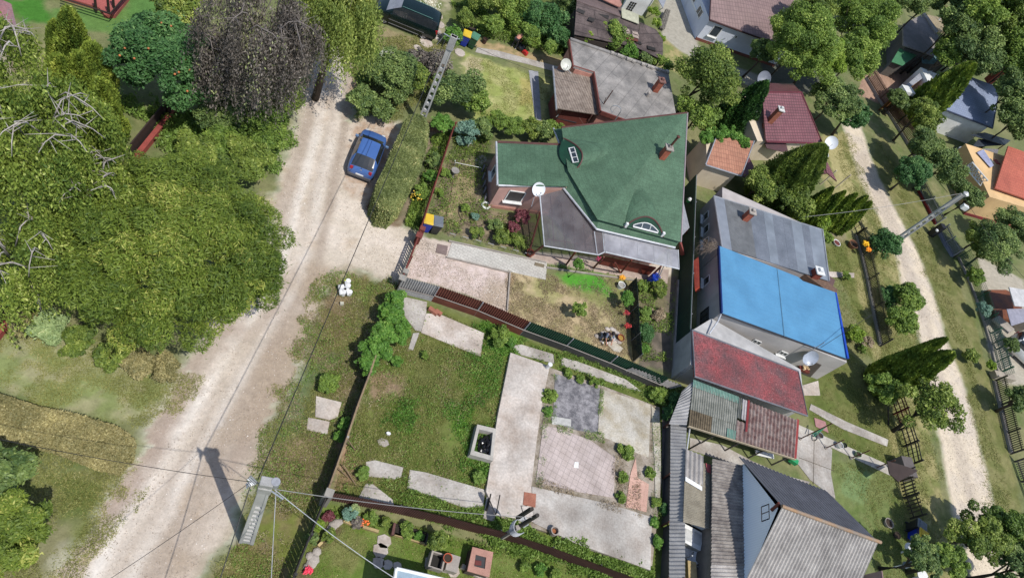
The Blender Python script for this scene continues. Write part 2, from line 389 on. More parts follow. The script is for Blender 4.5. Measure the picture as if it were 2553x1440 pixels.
rg_ = random.Random(5)
for k in range(34):
    o = rg_.uniform(-1, 1); rut = abs(abs(o)-.42) < .16; sp_ = lambda i: (40+i*11)*o
    stroke([(q[0]+sp_(i), q[1]+o*i*7) for i, q in enumerate(cl)], rg_.uniform(.12, .5), S(238, 230, 220) if rut and k % 3 else (S(176, 160, 144) if k % 2 else S(196, 182, 168)), rg_.uniform(.3, .6), .18, .5, 50+k, .25)
stroke([(800, 700), (740, 860), (650, 1040), (590, 1200), (520, 1330), (450, 1460)], 1.9, S(176, 158, 138), .7, .6, .5, 90, .9)
stroke([(690, 760), (560, 850), (470, 970), (400, 1090), (300, 1260)], .9, S(170, 150, 136), .7, .4, .6, 91, .6)
# car bay, darker pebbles
paint([(880, 300), (1000, 300), (960, 420), (930, 520), (860, 470)], S(205, 188, 172), a=.8, c2=S(180, 150, 125), s2=3)
# strip around the clipped hedge
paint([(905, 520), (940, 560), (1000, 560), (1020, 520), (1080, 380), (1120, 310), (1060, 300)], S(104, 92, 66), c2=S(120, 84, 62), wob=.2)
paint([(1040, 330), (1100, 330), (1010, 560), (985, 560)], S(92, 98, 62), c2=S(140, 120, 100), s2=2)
# yard behind gate
paint([(1046, 592), (1130, 606), (1280, 682), (1266, 785), (1180, 740), (1090, 712), (1005, 690)], S(222, 204, 196), soft=.12, wob=.06, c2=S(206, 188, 176), s2=2.5, rd=2)
paint([(1225, 700), (1280, 700), (1275, 780), (1200, 760)], S(176, 158, 132), a=.6, soft=.6, wob=.4)
paint([(1045, 590), (1120, 603), (1110, 640), (1035, 620)], S(205, 190, 176), soft=.1, wob=.08, rd=2)
# dry lawn with green patch
paint([(1272, 676), (1362, 690), (1580, 690), (1592, 915), (1266, 788)], S(188, 162, 126), c2=S(158, 142, 98), s2=2.2, soft=.2, wob=.1)
paint([(1340, 690), (1560, 680), (1570, 760), (1580, 880), (1530, 800), (1440, 720), (1350, 712)], S(126, 130, 70), a=.85, soft=.6, wob=.4)
paint([(1390, 685), (1500, 680), (1530, 740), (1470, 725), (1400, 705)], S(84, 150, 42), soft=.4, wob=.25)
paint([(1330, 690), (1380, 700), (1400, 770), (1330, 740)], S(150, 146, 86), a=.6)
paint([(1310, 625), (1680, 660), (1665, 708), (1540, 685), (1330, 650)], S(206, 186, 172), soft=.12, wob=.05)
# flower garden in front of the pink wall
paint([(1120, 390), (1230, 380), (1225, 520), (1340, 560), (1320, 632), (1110, 582), (1060, 575), (1090, 470)], S(148, 128, 104), c2=S(112, 98, 78), s2=1.6, soft=.15)
paint([(1140, 430), (1175, 400), (1190, 470), (1130, 570), (1085, 570)], S(172, 148, 108), a=.7, c2=S(120, 120, 70), s2=3, wob=.4)
paint([(1135, 310), (1250, 320), (1230, 390), (1110, 400)], S(120, 112, 84), c2=S(92, 98, 58), s2=2)
# kitchen bed on the right of the lawn
paint([(1588, 690), (1690, 690), (1676, 930), (1592, 915)], S(122, 106, 94), c2=S(98, 88, 78), s2=2)
paint([(1590, 720), (1665, 700), (1660, 800), (1592, 790)], S(130, 118, 82), a=.6)
# pole-side lawn near the bins
paint([(1150, 130), (1370, 200), (1350, 330), (1180, 300), (1150, 200)], S(176, 168, 108), c2=S(150, 154, 80), s2=.9)
paint([(1150, 140), (1195, 150), (1200, 250), (1160, 230)], S(190, 168, 138), a=.8, wob=.5)
paint([(1300, 200), (1335, 200), (1335, 260), (1300, 260)], S(190, 160, 96), a=.5, wob=.3)
paint([(1180, 95), (1400, 150), (1400, 172), (1190, 125)], S(182, 150, 112), wob=.3, c2=S(150, 132, 90), s2=3)
paint([(1130, -30), (1440, -30), (1420, 120), (1200, 80), (1120, 60)], S(96, 104, 52))
# derelict yard
paint([(1003, 735), (1300, 840), (1640, 960), (1700, 1000), (1660, 1440), (1620, 1440), (1200, 1320), (830, 1235), (900, 1000)], S(112, 116, 58), c2=S(92, 104, 42), s2=1.4)
paint([(930, 920), (1010, 930), (1000, 990), (930, 1010)], S(160, 128, 106), a=.85, wob=.6)
paint([(840, 1110), (880, 1090), (900, 1190), (830, 1230)], S(172, 132, 108), a=.85, wob=.5)
paint([(1030, 860), (1200, 890), (1140, 1000), (1030, 990)], S(112, 108, 66), a=.5, wob=.6)
for q in ([(1140, 930), (1230, 920), (1225, 1000), (1170, 1010)], [(1110, 1030), (1190, 1000), (1180, 1090), (1130, 1090)], [(970, 1000), (1020, 1000), (1020, 1060), (980, 1060)], [(1160, 1120), (1215, 1140), (1210, 1210), (1150, 1190)], [(1200, 800), (1290, 830), (1270, 900), (1210, 870)]):
    paint(q, S(92, 140, 24), a=.75, wob=.7, soft=.5, c2=S(80, 122, 24), s2=3)
paint([(1240, 1290), (1300, 1320), (1620, 1425), (1600, 1440), (1200, 1320)], S(88, 128, 30), c2=S(120, 122, 48), s2=3)
# bottom garden
paint([(800, 1250), (1180, 1350), (1640, 1460), (1600, 1700), (600, 1700), (720, 1440)], S(112, 124, 58), c2=S(96, 116, 40), s2=1.1, soft=.15, wob=.08)
paint([(840, 1330), (900, 1350), (870, 1420), (800, 1440)], S(140, 122, 84), a=.5, wob=.6)
paint([(730, 1440), (830, 1290), (860, 1320), (790, 1380), (770, 1450)], S(104, 84, 64), wob=.1)
# right-hand gardens
paint([(2040, 620), (2110, 600), (2180, 660), (2230, 900), (2190, 930), (2150, 850), (2110, 720)], S(118, 118, 64), c2=S(102, 108, 52), s2=1.2)
paint([(2110, 880), (2240, 960), (2270, 1100), (2240, 1190), (2020, 1060), (2000, 960)], S(118, 116, 66), c2=S(98, 106, 50), s2=1.2)
paint([(2070, 1140), (2260, 1190), (2330, 1300), (2300, 1500), (2180, 1500), (2190, 1360), (2080, 1250)], S(120, 126, 74), c2=S(98, 112, 56), s2=1.1)
paint([(2110, 1160), (2170, 1180), (2160, 1250), (2090, 1230)], S(122, 142, 92), a=.7, wob=.5)
paint([(2060, 540), (2120, 500), (2160, 590), (2080, 610)], S(150, 134, 104), a=.8)
paint([(1660, 60), (1700, 110), (1800, 170), (1700, 190), (1650, 170)], S(170, 150, 104), c2=S(132, 134, 76), s2=2)
paint([(1640, -60), (1720, -60), (1740, 110), (1780, 150), (1900, 190), (1900, 230), (1700, 130), (1650, 90)], S(172, 160, 148), wob=.1)
paint([(1900, 150), (2080, 160), (2100, 240), (1900, 220)], S(100, 98, 88))
# right road and its verges
paint([(2050, 330), (2130, 330), (2260, 680), (2340, 1200), (2420, 1500), (2300, 1500), (2180, 900), (2100, 560), (2040, 420)], S(160, 146, 98), c2=S(124, 124, 70), s2=1.2, wob=.3)
paint([(2200, 330), (2330, 560), (2430, 800), (2530, 1180), (2600, 1500), (2480, 1500), (2380, 1000), (2290, 680), (2170, 400)], S(134, 126, 80), c2=S(112, 112, 62), s2=1.2, wob=.3)
paint([(2060, 360), (2095, 350), (2130, 480), (2180, 600), (2150, 600), (2100, 500)], S(180, 162, 112), a=.8, wob=.5)
RR = [(2075, 240), (2105, 320), (2140, 440), (2200, 560), (2235, 640), (2260, 760), (2290, 830), (2320, 1000), (2345, 1100), (2365, 1230), (2420, 1440), (2450, 1600), (2600, 1600), (2520, 1380), (2480, 1260), (2450, 1140), (2425, 1040), (2395, 930), (2355, 840), (2330, 740), (2285, 620), (2230, 520), (2190, 440), (2150, 330), (2120, 230)]
paint(RR, S(228, 212, 188), soft=.5, wob=.2, c2=S(216, 202, 184), s2=.9, rd=3)
paint([(2130, 380), (2160, 380), (2260, 620), (2320, 800), (2400, 1100), (2470, 1380), (2440, 1380), (2370, 1080), (2300, 800), (2230, 620)], S(190, 176, 160), a=.55, soft=.6, wob=.4)
paint([(2150, 180), (2270, 160), (2260, 250), (2200, 260), (2140, 240)], S(178, 138, 118), c2=S(160, 124, 106), soft=.2)
paint([(2440, 640), (2560, 700), (2560, 960), (2500, 960), (2460, 860)], S(180, 165, 150), wob=.2)
lawn_ = road == 0; g_ = col[lawn_]; l_ = g_.mean(1, keepdims=True); col[lawn_] = (l_+(g_-l_)*.9)*1.14*np.array([.96, 1.03, 1.0])
# overall speckle as real tone differences of the soil
hard = np.where(road > 0, .6, 1.); sp = (1+(nC-.5)*.35*hard)*(1+(n_(9, 11)-.5)*.3*hard)
col *= sp[:, None]
np.clip(col, .005, .85, out=col)

gm = bpy.data.materials.new('ground_cover'); gm.use_nodes = True
_N = gm.node_tree.nodes; _L = gm.node_tree.links; _b = _N['Principled BSDF']; _b.inputs['Roughness'].default_value = .95; _b.inputs['Specular IOR Level'].default_value = .1
_at = _N.new('ShaderNodeAttribute'); _at.attribute_name = 'soil'
_co = _N.new('ShaderNodeTexCoord')
def _nz(sc, det=4, r=.6):
    n = _N.new('ShaderNodeTexNoise'); n.inputs['Scale'].default_value = sc; n.inputs['Detail'].default_value = det; n.inputs['Roughness'].default_value = r
    _L.new(_co.outputs['Object'], n.inputs['Vector']); return n
_n1 = _nz(3.4, 6, .75); _n2 = _nz(11, 4, .8)
_ad = _N.new('ShaderNodeMath'); _ad.operation = 'ADD'; _L.new(_n1.outputs[0], _ad.inputs[0]); _L.new(_n2.outputs[0], _ad.inputs[1])
_mr = _N.new('ShaderNodeMapRange'); _mr.inputs['From Min'].default_value = .65; _mr.inputs['From Max'].default_value = 1.35; _mr.inputs['To Min'].default_value = .76; _mr.inputs['To Max'].default_value = 1.22
_L.new(_ad.outputs[0], _mr.inputs['Value'])
_mx = _N.new('ShaderNodeMix'); _mx.data_type = 'RGBA'; _mx.blend_type = 'MULTIPLY'; _mx.inputs[0].default_value = 1
_L.new(_at.outputs['Color'], _mx.inputs[6]); _L.new(_mr.outputs[0], _mx.inputs[7]); _L.new(_mx.outputs[2], _b.inputs['Base Color'])
_bp = _N.new('ShaderNodeBump'); _bp.inputs['Strength'].default_value = .5; _bp.inputs['Distance'].default_value = .03; _L.new(_ad.outputs[0], _bp.inputs['Height']); _L.new(_bp.outputs[0], _b.inputs['Normal'])

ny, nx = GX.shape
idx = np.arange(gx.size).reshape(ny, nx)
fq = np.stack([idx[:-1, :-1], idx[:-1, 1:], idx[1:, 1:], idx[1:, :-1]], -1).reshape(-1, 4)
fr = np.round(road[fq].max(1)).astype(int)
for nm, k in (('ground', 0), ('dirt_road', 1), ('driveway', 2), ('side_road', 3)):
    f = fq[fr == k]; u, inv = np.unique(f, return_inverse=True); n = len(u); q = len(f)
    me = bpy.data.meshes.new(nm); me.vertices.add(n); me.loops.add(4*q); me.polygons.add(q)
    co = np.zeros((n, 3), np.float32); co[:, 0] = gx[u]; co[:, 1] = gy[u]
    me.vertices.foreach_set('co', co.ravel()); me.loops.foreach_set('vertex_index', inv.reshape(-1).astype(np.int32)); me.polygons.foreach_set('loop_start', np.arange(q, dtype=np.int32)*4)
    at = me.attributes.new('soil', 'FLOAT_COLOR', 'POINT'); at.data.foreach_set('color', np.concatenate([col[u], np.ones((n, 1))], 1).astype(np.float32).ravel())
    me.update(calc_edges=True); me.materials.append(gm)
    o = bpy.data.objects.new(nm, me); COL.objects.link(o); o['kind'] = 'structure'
# ================= BUILDINGS =================
WHITE = mat('white_paint', (.8, .8, .78), .5, scale=2, col2=(.68, .68, .66), fine=.04)
GLASS = mat('window_glass', (.03, .04, .05), .08, col2=(.05, .06, .07), scale=1.5, fine=0, spec=.8)
DARKIN = mat('dark_interior', (.02, .018, .016), .9, fine=0)
GUT = mat('grey_gutter', (.42, .43, .45), .45, scale=5, metal=.3, col2=(.3, .3, .32))
BRICKC = mat('chimney_brick', S(196, 112, 84), .85, col2=S(160, 84, 66), scale=3, tex=dict(w=.25, h=.075, gap=.006, dark=.75, src='O'), bump=.3)
CONC = mat('concrete', S(190, 180, 170), .9, col2=S(158, 150, 142), scale=2.2, bump=.2)
GALV = mat('galvanised', (.5, .52, .54), .4, metal=.6, scale=6)
RUSTY = mat('rusty_iron', S(120, 72, 56), .8, col2=S(80, 48, 40), scale=6)
def norm2(a, b, flip=False):
    d = Vector((b[0]-a[0], b[1]-a[1])).normalized(); n = Vector((d.y, -d.x, 0)); return (-n if flip else n), Vector((d.x, d.y, 0))
def wallpt(px, py, A, B):
    n, d = norm2(A, B); o = Vector((0, 0, CAMH)); r = ray(px, py); return o+r*((Vector((A[0], A[1], 0))-o).dot(n)/r.dot(n))
def window(par, A, B, px, py, w, h, flip=False, fm=None, pane=None, sill=True, name='window', bars=1, depthv=.05, zc=None):
    """window (frame) > pane, sill on the wall line A-B, seen at bearing px,py"""
    n, d = norm2(A, B, flip); c = wallpt(px, py, A, B)
    if zc is not None: c.z = zc
    rz = math.atan2(d.y, d.x); b = MB(); fw = .06
    for s in (-1, 1): b.box(c+d*s*(w/2-fw/2)+n*depthv/2, (fw, depthv, h), rz)
    for s in (-1, 1): b.box(c+Vector((0, 0, s*(h/2-fw/2)))+n*(depthv/2-.002), (w-.004, depthv, fw), rz)
    for i in range(bars): b.box(c+d*((i+1)/(bars+1)-.5)*w+n*(depthv/2-.004), (.05, depthv, h-.01), rz)
    f = b.build(name, fm or WHITE, par)
    p = MB().box(c+n*.012, (w-.02, .02, h-.02), rz).build('pane', pane or GLASS, par); p.parent = f; p.matrix_parent_inverse = Matrix.Identity(4) if not par else PINV.get(par.name, Matrix.Identity(4))
    PINVf = PINV.get(par.name, Matrix.Identity(4))
    # f sits at identity under par, so its child keeps the same offset frame
    p.matrix_parent_inverse = Matrix.Identity(4)
    if sill:
        q = MB().box(c-Vector((0, 0, h/2+.03))+n*.1, (w+.16, .2, .05), rz).build('sill', WHITE, par); q.parent = f; q.matrix_parent_inverse = Matrix.Identity(4)
    return f
def child(o, f):
    o.parent = f; o.matrix_parent_inverse = Matrix.Identity(4); return o
def chimney(par, base, h, w=.5, capm=None, m=None, rz=.25, pot=False, dz=.0):
    b = MB().box((base.x, base.y, base.z-dz+(h+dz)/2), (w, w, h+dz), rz); c = b.build('chimney', m or BRICKC, par)
    child(MB().box((base.x, base.y, base.z+h+.04), (w+.14, w+.14, .08), rz).box((base.x, base.y, base.z+h+.16), (w*.5, w*.5, .16), rz).build('chimney_cap', capm or CONC, par), c)
    if pot: child(MB().tube([(base.x, base.y, base.z+h+.05), (base.x, base.y, base.z+h+1.0)], .07, 10).lathe([(.12, 0), (.12, .05), (.02, .12)], (base.x, base.y, base.z+h+1.0)).build('flue_pipe', RUSTY, par), c)
    return c
def dish(name, label, P0, nrm, r, m=None, foot=None, group=None, tint=None):
    """satellite dish: reflector, feed arm with its receiver, bracket down to what carries it"""
    n = Vector(nrm).normalized(); t = wthing(name, label, 'satellite dish', P0, group); P0 = Vector(P0)
    pr = [(r*i/8, .35*r*(i/8)**2) for i in range(9)]
    b = MB().lathe(pr, P0-n*.3*r, n, 28).lathe([(a, h-.02) for a, h in pr], P0-n*.3*r, n, 28)
    b.build('reflector', m or mat('dish_enamel', (.72, .74, .76), .35, scale=1.5, col2=(.66, .68, .7), fine=.03), t, smooth=True)
    dn = (Vector((0, 0, -1))-n*n.dot(Vector((0, 0, -1)))).normalized()
    e = P0+n*r*1.05+dn*r*.35
    MB().tube([P0-n*.1*r+dn*r*.98, e], .015, 6).tube([e, e-n*.14], .035, 8).build('feed_arm', GALV, t)
    f = Vector(foot) if foot is not None else P0-n*.3-Vector((0, 0, .6))
    MB().tube([P0-n*(.3*r+.02), P0-n*(.3*r+.18), f], .025, 8).build('bracket', GALV, t)
    return t

def under_eave(e0, e1, D, off=.22, endoff=.25):
    """footprint set back a little from the eave e0-e1, D deep, on the side away from the viewer"""
    d = Vector((e1.x-e0.x, e1.y-e0.y, 0)).normalized(); n = Vector((-d.y, d.x, 0)); n = n if n.y > 0 else -n
    a = e0+n*off+d*endoff; b = e1+n*off-d*endoff; return [(a.x, a.y), (b.x, b.y), ((b+n*D).x, (b+n*D).y), ((a+n*D).x, (a+n*D).y)]
# ---------- green-roofed corner house ----------
GR = mat('green_shingle', S(96, 128, 102), .75, col2=S(82, 112, 88), scale=1.1, spec=.3, var=.45, stain=.16, tex=dict(w=.5, h=.3, gap=.02, dark=.8, v=.94), bump=.12, fine=.16)
GRD = mat('dark_green_boards', S(28, 82, 56), .6, col2=S(22, 66, 46), scale=2)
PINK = mat('pink_render', S(224, 178, 166), .9, col2=S(210, 164, 152), scale=1.6, bump=.15, fine=.04)
TRIM = mat('brown_trim', S(110, 70, 64), .6, scale=3)
REDW = mat('red_brown_timber', S(128, 56, 40), .6, col2=S(96, 40, 28), scale=4)
h1 = wthing('green_roof_house', 'pink house with a large folded green roof, two eyebrow dormers and a clear porch', 'house', (12, 31, 0))
AP = P(1714, 281, 6.5)
TL = P(1400, 318, 3.5); N1 = P(1416, 425, 3.35); N2 = P(1490, 547, 3.3); BR = P(1698, 603, 3.3)
r = MB(); r.sheet([AP, TL, N1, N2], .12); r.sheet([AP, N2, BR], .12)
lo1, lo2, lo3 = P(1403, 467, 2.7), P(1487, 571, 2.7), P(1683, 617, 2.7)
u1, u2, u3 = P(1412, 420, 3.2), P(1497, 538, 3.2), P(1696, 597, 3.2)
r.sheet([lo1, lo2, u2, u1], .08); r.sheet([lo2, lo3, u3, u2], .08)
eW, eS, eE, eN = P(1239, 357, 2.3), P(1243, 460, 2.3), P(1418, 464, 3.1), P(1408, 360, 3.1)
r.sheet([eW, eS, eE, eN], .08); r.sheet([P(1380, 322, 2.8), P(1398, 358, 2.8), P(1416, 356, 3.2), P(1404, 320, 3.2)], .06)
roof1 = r.build('roof', GR, h1)
g = MB()
g.tube([eW+Vector((-.06, .1, -.02)), eS+Vector((-.06, -.05, -.02))], .07, 8); g.tube([eS+Vector((0, -.05, -.03)), P(1405, 465, 2.75)], .06, 8)
g.tube([lo1, lo2, lo3], .07, 8); g.tube([P(1380, 320, 2.76), P(1394, 358, 2.76)], .06, 8)
child(g.build('gutter', mat('pale_gutter', (.62, .63, .66), .4, metal=.2, scale=5), h1), roof1)
child(MB().tube([TL, AP], .06, 6).tube([eW+Vector((0, .1, .03)), P(1400, 361, 3.05)], .08, 6).build('verge_trim', TRIM, h1), roof1)
child(MB().tube([AP, BR], .05, 6).build('edge_trim', mat('lilac_trim', S(176, 160, 164), .6), h1), roof1)
w = MB()
c1 = P(1217, 516); ext = [(c1.x, c1.y), (9.2, 30.85), (9.0, 34.2), (4.35, 32.35)]
w.prism(ext, 0, [2.12, 2.85, 2.85, 2.12]); mainp = [(9.25, 30.9), (11.5, 28.95), (16.75, 30.35), (14.75, 37.7), (7.95, 34.9)]
w.prism(mainp, 0, [2.6, 2.6, 2.9, 6.2, 3.25]); w.build('wall', PINK, h1)
MB().prism([(c1.x-.05, c1.y-.06), (9.2, 30.75), (9.2, 30.9), (c1.x-.05, c1.y+.1)], 0, .22).build('plinth', mat('pink_plinth', S(205, 150, 134), .9), h1)
A, B = ext[0], ext[1]
window(h1, A, B, 1284, 489, 1.15, 1.0, bars=0, pane=mat('slatted_shutter', S(118, 112, 112), .5, tex=dict(w=.5, h=.05, gap=.006, dark=.5, src='UV'), scale=3))
window(h1, ext[3], ext[0], 1231, 430, .7, .8, bars=0)
# eyebrow dormers
nP1 = (TL-AP).cross(N2-AP).normalized(); nP1 = nP1 if nP1.z > 0 else -nP1
nP2 = (N2-AP).cross(BR-AP).normalized(); nP2 = nP2 if nP2.z > 0 else -nP2
def arc(p0, pm, p1, n=16):
    return [(((1-t)**2*p0[0]+2*t*(1-t)*(2*pm[0]-.5*(p0[0]+p1[0]))+t*t*p1[0]), ((1-t)**2*p0[1]+2*t*(1-t)*(2*pm[1]-.5*(p0[1]+p1[1]))+t*t*p1[1])) for t in (i/n for i in range(n+1))]
def dormer(p0, p1, facem, hoodm, backm, nrm, lift, label, winc, ww, facemat):
    n = 16; f = arc(p0, facem, p1); hd = arc(p0, hoodm, p1); bk = arc(p0, backm, p1)
    F0 = [onplane(*q, AP, nrm)+nrm*.03 for q in f]
    H0 = [onplane(*q, AP+nrm*(lift*math.sin(math.pi*i/n)+.03), nrm) for i, q in enumerate(hd)]
    K0 = [onplane(*q, AP, nrm)+nrm*.015 for q in bk]
    D = MB().grid(lambda u, v: F0[round(u*n)].lerp(H0[round(u*n)], v), n, 1).build('dormer', facemat, h1)
    child(MB().grid(lambda u, v: H0[round(u*n)].lerp(K0[round(u*n)], v)+nrm*(.15*lift*math.sin(math.pi*u)*math.sin(math.pi*v)), n, 5).build('hood', GR, h1, smooth=True), D)
    child(MB().tube(H0, .05, 6).build('hood_edge', TRIM, h1), D)
    # arched window standing in the face
    a = F0[winc[0]].lerp(H0[winc[0]], winc[2]); b = F0[winc[1]].lerp(H0[winc[1]], winc[2])
    up = (H0[n//2]-F0[n//2])*winc[3]; fr = MB()
    prf = (lambda u: math.sin(math.pi*(.08+.84*u))) if winc[4] else (lambda u: 1.0)
    pts = [a.lerp(b, i/8)+up*prf(i/8) for i in range(9)]; off = nrm*.07-up.normalized()*.02
    fr.tube([a+off]+[p+off for p in pts]+[b+off], .03, 6); fr.tube([a+off, b+off], .05, 6)
    for q in (.33, .66): fr.tube([a.lerp(b, q)+off, a.lerp(b, q)+up*prf(q)+off], .025, 6)
    child(MB().grid(lambda u, v: a.lerp(b, u)+up*prf(u)*v+off*.8, 8, 1).build('dormer_pane', GLASS, h1), D)
    wf = child(fr.build('dormer_window', WHITE, h1), D)
    return D
dormer((1405, 345), (1431, 427), (1396, 392), (1451, 382), (1530, 372), nP1, .5, '', (5, 12, .52, .24, 0), 0, GRD)
dormer((1556, 565), (1654, 590), (1607, 574), (1618, 541), (1600, 470), nP2, .55, '', (3, 13, .14, .5, 1), 0, GRD)
for k, q in enumerate(((1559, 562), (1650, 585))): MB().box(onplane(*q, AP, nP2)+nP2*.12, (.16, .16, .34), .25).build('dormer_post', WHITE, h1)
cb = onplane(1650, 391, AP, nP2); ch = chimney(h1, cb+Vector((0, 0, -.1)), .95, .4, pot=True, rz=.25)
# clear porch roof on a red timber frame
PC = mat('clear_sheet', (.2, .19, .2), .45, col2=(.12, .11, .12), scale=.8, alpha=.42, spec=.3, var=.4, fine=.03)
PC2 = mat('sky_sheen_sheet', (.5, .5, .54), .35, col2=(.3, .3, .33), scale=.8, alpha=.62, var=.4, fine=.03)  # right porch panel: sky reflection painted in as a paler grey
p1 = [P(1346, 487, 2.5), P(1357, 613, 2.15), P(1492, 635, 2.15), P(1507, 628, 2.2), P(1503, 577, 2.5), P(1405, 472, 2.6)]
p2 = [P(1506, 577, 2.5), P(1509, 628, 2.22), P(1693, 670, 2.22), P(1690, 623, 2.5)]
po = MB().sheet(p1, .02).build('porch_roof', PC, h1)
child(MB().sheet(p2, .02).build('sky_sheen_panel', PC2, h1), po)
e = MB(); e.tube([p1[0], p1[1], p1[2], p1[3]], .045, 6); e.tube([p2[1], p2[2], p2[3]], .05, 6)
for q in (.0, .22, .44, .66, .85, 1): e.tube([p2[0].lerp(p2[3], q)+Vector((0, 0, .01)), p2[1].lerp(p2[2], q)+Vector((0, 0, .01))], .012, 4)
e.tube([P(1482, 577, 2.52), P(1489, 634, 2.2)], .03, 4); e.tube([p1[4], p1[3]], .035, 4)
child(e.build('roof_edging', mat('white_alu', (.72, .73, .75), .35, metal=.2), h1), po)
rf = MB()
for q in ((1372, 487, 1382, 616), (1398, 505, 1410, 620), (1427, 540, 1434, 622), (1455, 560, 1461, 628), (1476, 572, 1482, 632)): rf.tube([P(q[0], q[1], 2.36), P(q[2], q[3], 2.05)], .04, 4)
rf.tube([P(1364, 596, 2.08), P(1480, 612, 2.1)], .045, 4)
for q in (1530, 1562, 1594, 1626, 1660): rf.tube([P(q, 590+(q-1530)*.24, 2.36), P(q+2, 634+(q-1530)*.24, 2.1)], .035, 4)
child(rf.build('rafter', REDW, h1), po)
def post(a, b, r=.06, nm='porch_post'): MB().tube([a, b], r, 6).build(nm, REDW, h1)
for bx, by, tx, ty in ((1316, 640, 1357, 611), (1316, 640, 1350, 520), (1411, 660, 1435, 627), (1479, 668, 1506, 640), (1547, 680, 1575, 648), (1547, 680, 1534, 655), (1617, 694, 1648, 664)):
    a = P(bx, by); post(a, P(tx, ty, 2.1))
MB().box(P(1590, 668, .5), (2.2, .08, .9), .24).box(P(1530, 655, .5), (1.6, .08, .8), .24).build('porch_railing', REDW, h1)
# dish on the corner of the porch
dish('satellite_dish', 'pale grey satellite dish where the clear porch roof meets the pink wall', P(1343, 472, 2.6), (.3, -.75, .75), .44, foot=P(1325, 515, 1.7), group='satellite dishes on the houses')
# small tin porch roof leaning off the right side
t = wthing('tin_canopy', 'small grey sheet canopy on timber between the green roof and the dark green fence', 'canopy', P(1705, 560))
MB().sheet([P(1701, 490, 2.1), P(1719, 567, 1.8), P(1700, 588, 1.8), P(1690, 560, 2.1)], .03).build('sheet', GUT, t)
MB().tube([P(1716, 568, 1.75), P(1706, 590, 0)], .05, 6).build('post', REDW, t)
t = wthing('red_board', 'red painted panel leaning at the right end of the clear porch roof', 'panel', P(1695, 640))
MB().sheet([P(1693, 597, 1.9), P(1697, 592, 1.7), P(1709, 641, .4), P(1697, 636, .3)], .05).build('panel', mat('salmon_board', S(178, 96, 90), .7), t)

# ---------- flat-roofed grey house ----------
FELT = mat('roof_felt', S(170, 164, 158), .95, col2=S(138, 134, 130), scale=1.1, var=.35, stain=.25, tex=dict(w=5, h=.95, gap=.03, dark=.7, v=.92, off=.3, src='O', rot=-1.25), bump=.2, fine=.1)
h2 = wthing('flat_roof_house', 'house with a patched grey felt flat roof and brick red edges behind the green roof', 'house', (11, 42, 0))
Z2 = 2.9
o2 = [P(*q, Z2) for q in ((1421, 99), (1431, 166), (1483, 182), (1499, 276), (1560, 298), (1600, 306), (1688, 300), (1667, 183))]
f2 = MB().prism([(q.x, q.y) for q in o2], Z2-.16, Z2).build('roof', FELT, h2)
ctr = sum(o2, Vector())/len(o2); ins = lambda k, z: [(ctr.x+(q.x-ctr.x)*k, ctr.y+(q.y-ctr.y)*k) for q in o2]
MB().prism(ins(.955, 0), 0, Z2-.165).build('wall', mat('old_pink_render', S(216, 158, 140), .9, col2=S(190, 132, 116), scale=1.5), h2)
tr = MB()
for a, b in ((0, 1), (1, 2), (2, 3), (3, 4)):
    d = (o2[b]-o2[a]); m_ = (o2[a]+o2[b])/2; rz = math.atan2(d.y, d.x); n = Vector((d.y, -d.x, 0)).normalized()
    if n.dot(m_-ctr) < 0: n = -n
    tr.box(m_+n*.06+Vector((0, 0, -.12)), (d.length, .1, .3), rz)
child(tr.build('fascia', mat('brick_red_fascia', S(132, 72, 62), .7, scale=2), h2), f2)
ed = MB(); d = o2[7]-o2[0]
ed.box((o2[0]+o2[7])/2+Vector((0, 0, .06)), (d.length, .25, .12), math.atan2(d.y, d.x)); d = o2[7]-o2[6]
child(ed.build('parapet', FELT, h2), f2)
for q in ((1527, 132), (1543, 138), (1551, 141), (1566, 147), (1573, 149), (1580, 153), (1603, 160), (1618, 165), (1626, 168), (1664, 178)):
    child(MB().box(P(q[0], q[1], Z2+.14), (.26, .22, .14), .2+RNG.uniform(-.2, .2)).build('loose_block', mat('pale_block', S(196, 188, 178), .9), h2), f2)
chimney(h2, P(1632, 226, Z2), 1.0, .42, rz=.3, capm=mat('rust_cowl', S(150, 110, 100), .7))
child(MB().lathe([(.13, 0), (.13, .35), (.1, .4), (0, .4)], P(1613, 240, Z2)).build('vent', CONC, h2), f2)
for a, b, hh_ in (((1505, 260), (1528, 228), 1.2),):
    MB().tube([P(*a, Z2), P(*a, Z2)+Vector((0, 0, 1.3))], .035, 8).tube([P(*a, Z2), P(*a, Z2)+Vector((-.1, .1, .5))], .02, 6).build('roof_pipe', RUSTY, h2)
ann = wthing('annex_shed', 'lean-to with a speckled brown sheet roof joined to the grey flat-roofed house', 'shed', P(1430, 240))
AR = mat('weathered_sheet', S(176, 160, 146), .9, col2=S(140, 124, 112), scale=2.5, var=.4, tex=dict(w=6, h=.2, gap=.03, dark=.6, v=.9), fine=.25)
q4 = [P(*q, z) for q, z in (((1379, 171), 2.25), ((1431, 181), 2.5), ((1480, 190), 2.5), ((1492, 286), 2.4), ((1390, 270), 2.2))]
MB().sheet([q4[0], q4[2], q4[3], q4[4]], .06).build('roof', AR, ann)
MB().tube([q4[0]+Vector((-.05, .2, 0)), q4[4]+Vector((-.05, -.2, 0))], .07, 8).build('gutter', GUT, ann)
MB().prism([(7.2, 41.2), (9.9, 42.1), (10.0, 39.6), (7.9, 38.9)], 0, 2.1).build('wall', mat('brick_red_wall', S(120, 58, 48), .85, scale=2), ann)
dish('satellite_dish', 'cream satellite dish with an orange streak at the corner of the grey flat-roofed house', P(1411, 161, 2.9), (.25, -.7, .8), .42, mat('cream_enamel', (.66, .66, .58), .4, scale=3, fine=.05), foot=P(1424, 184, 2.5), group='satellite dishes on the houses')
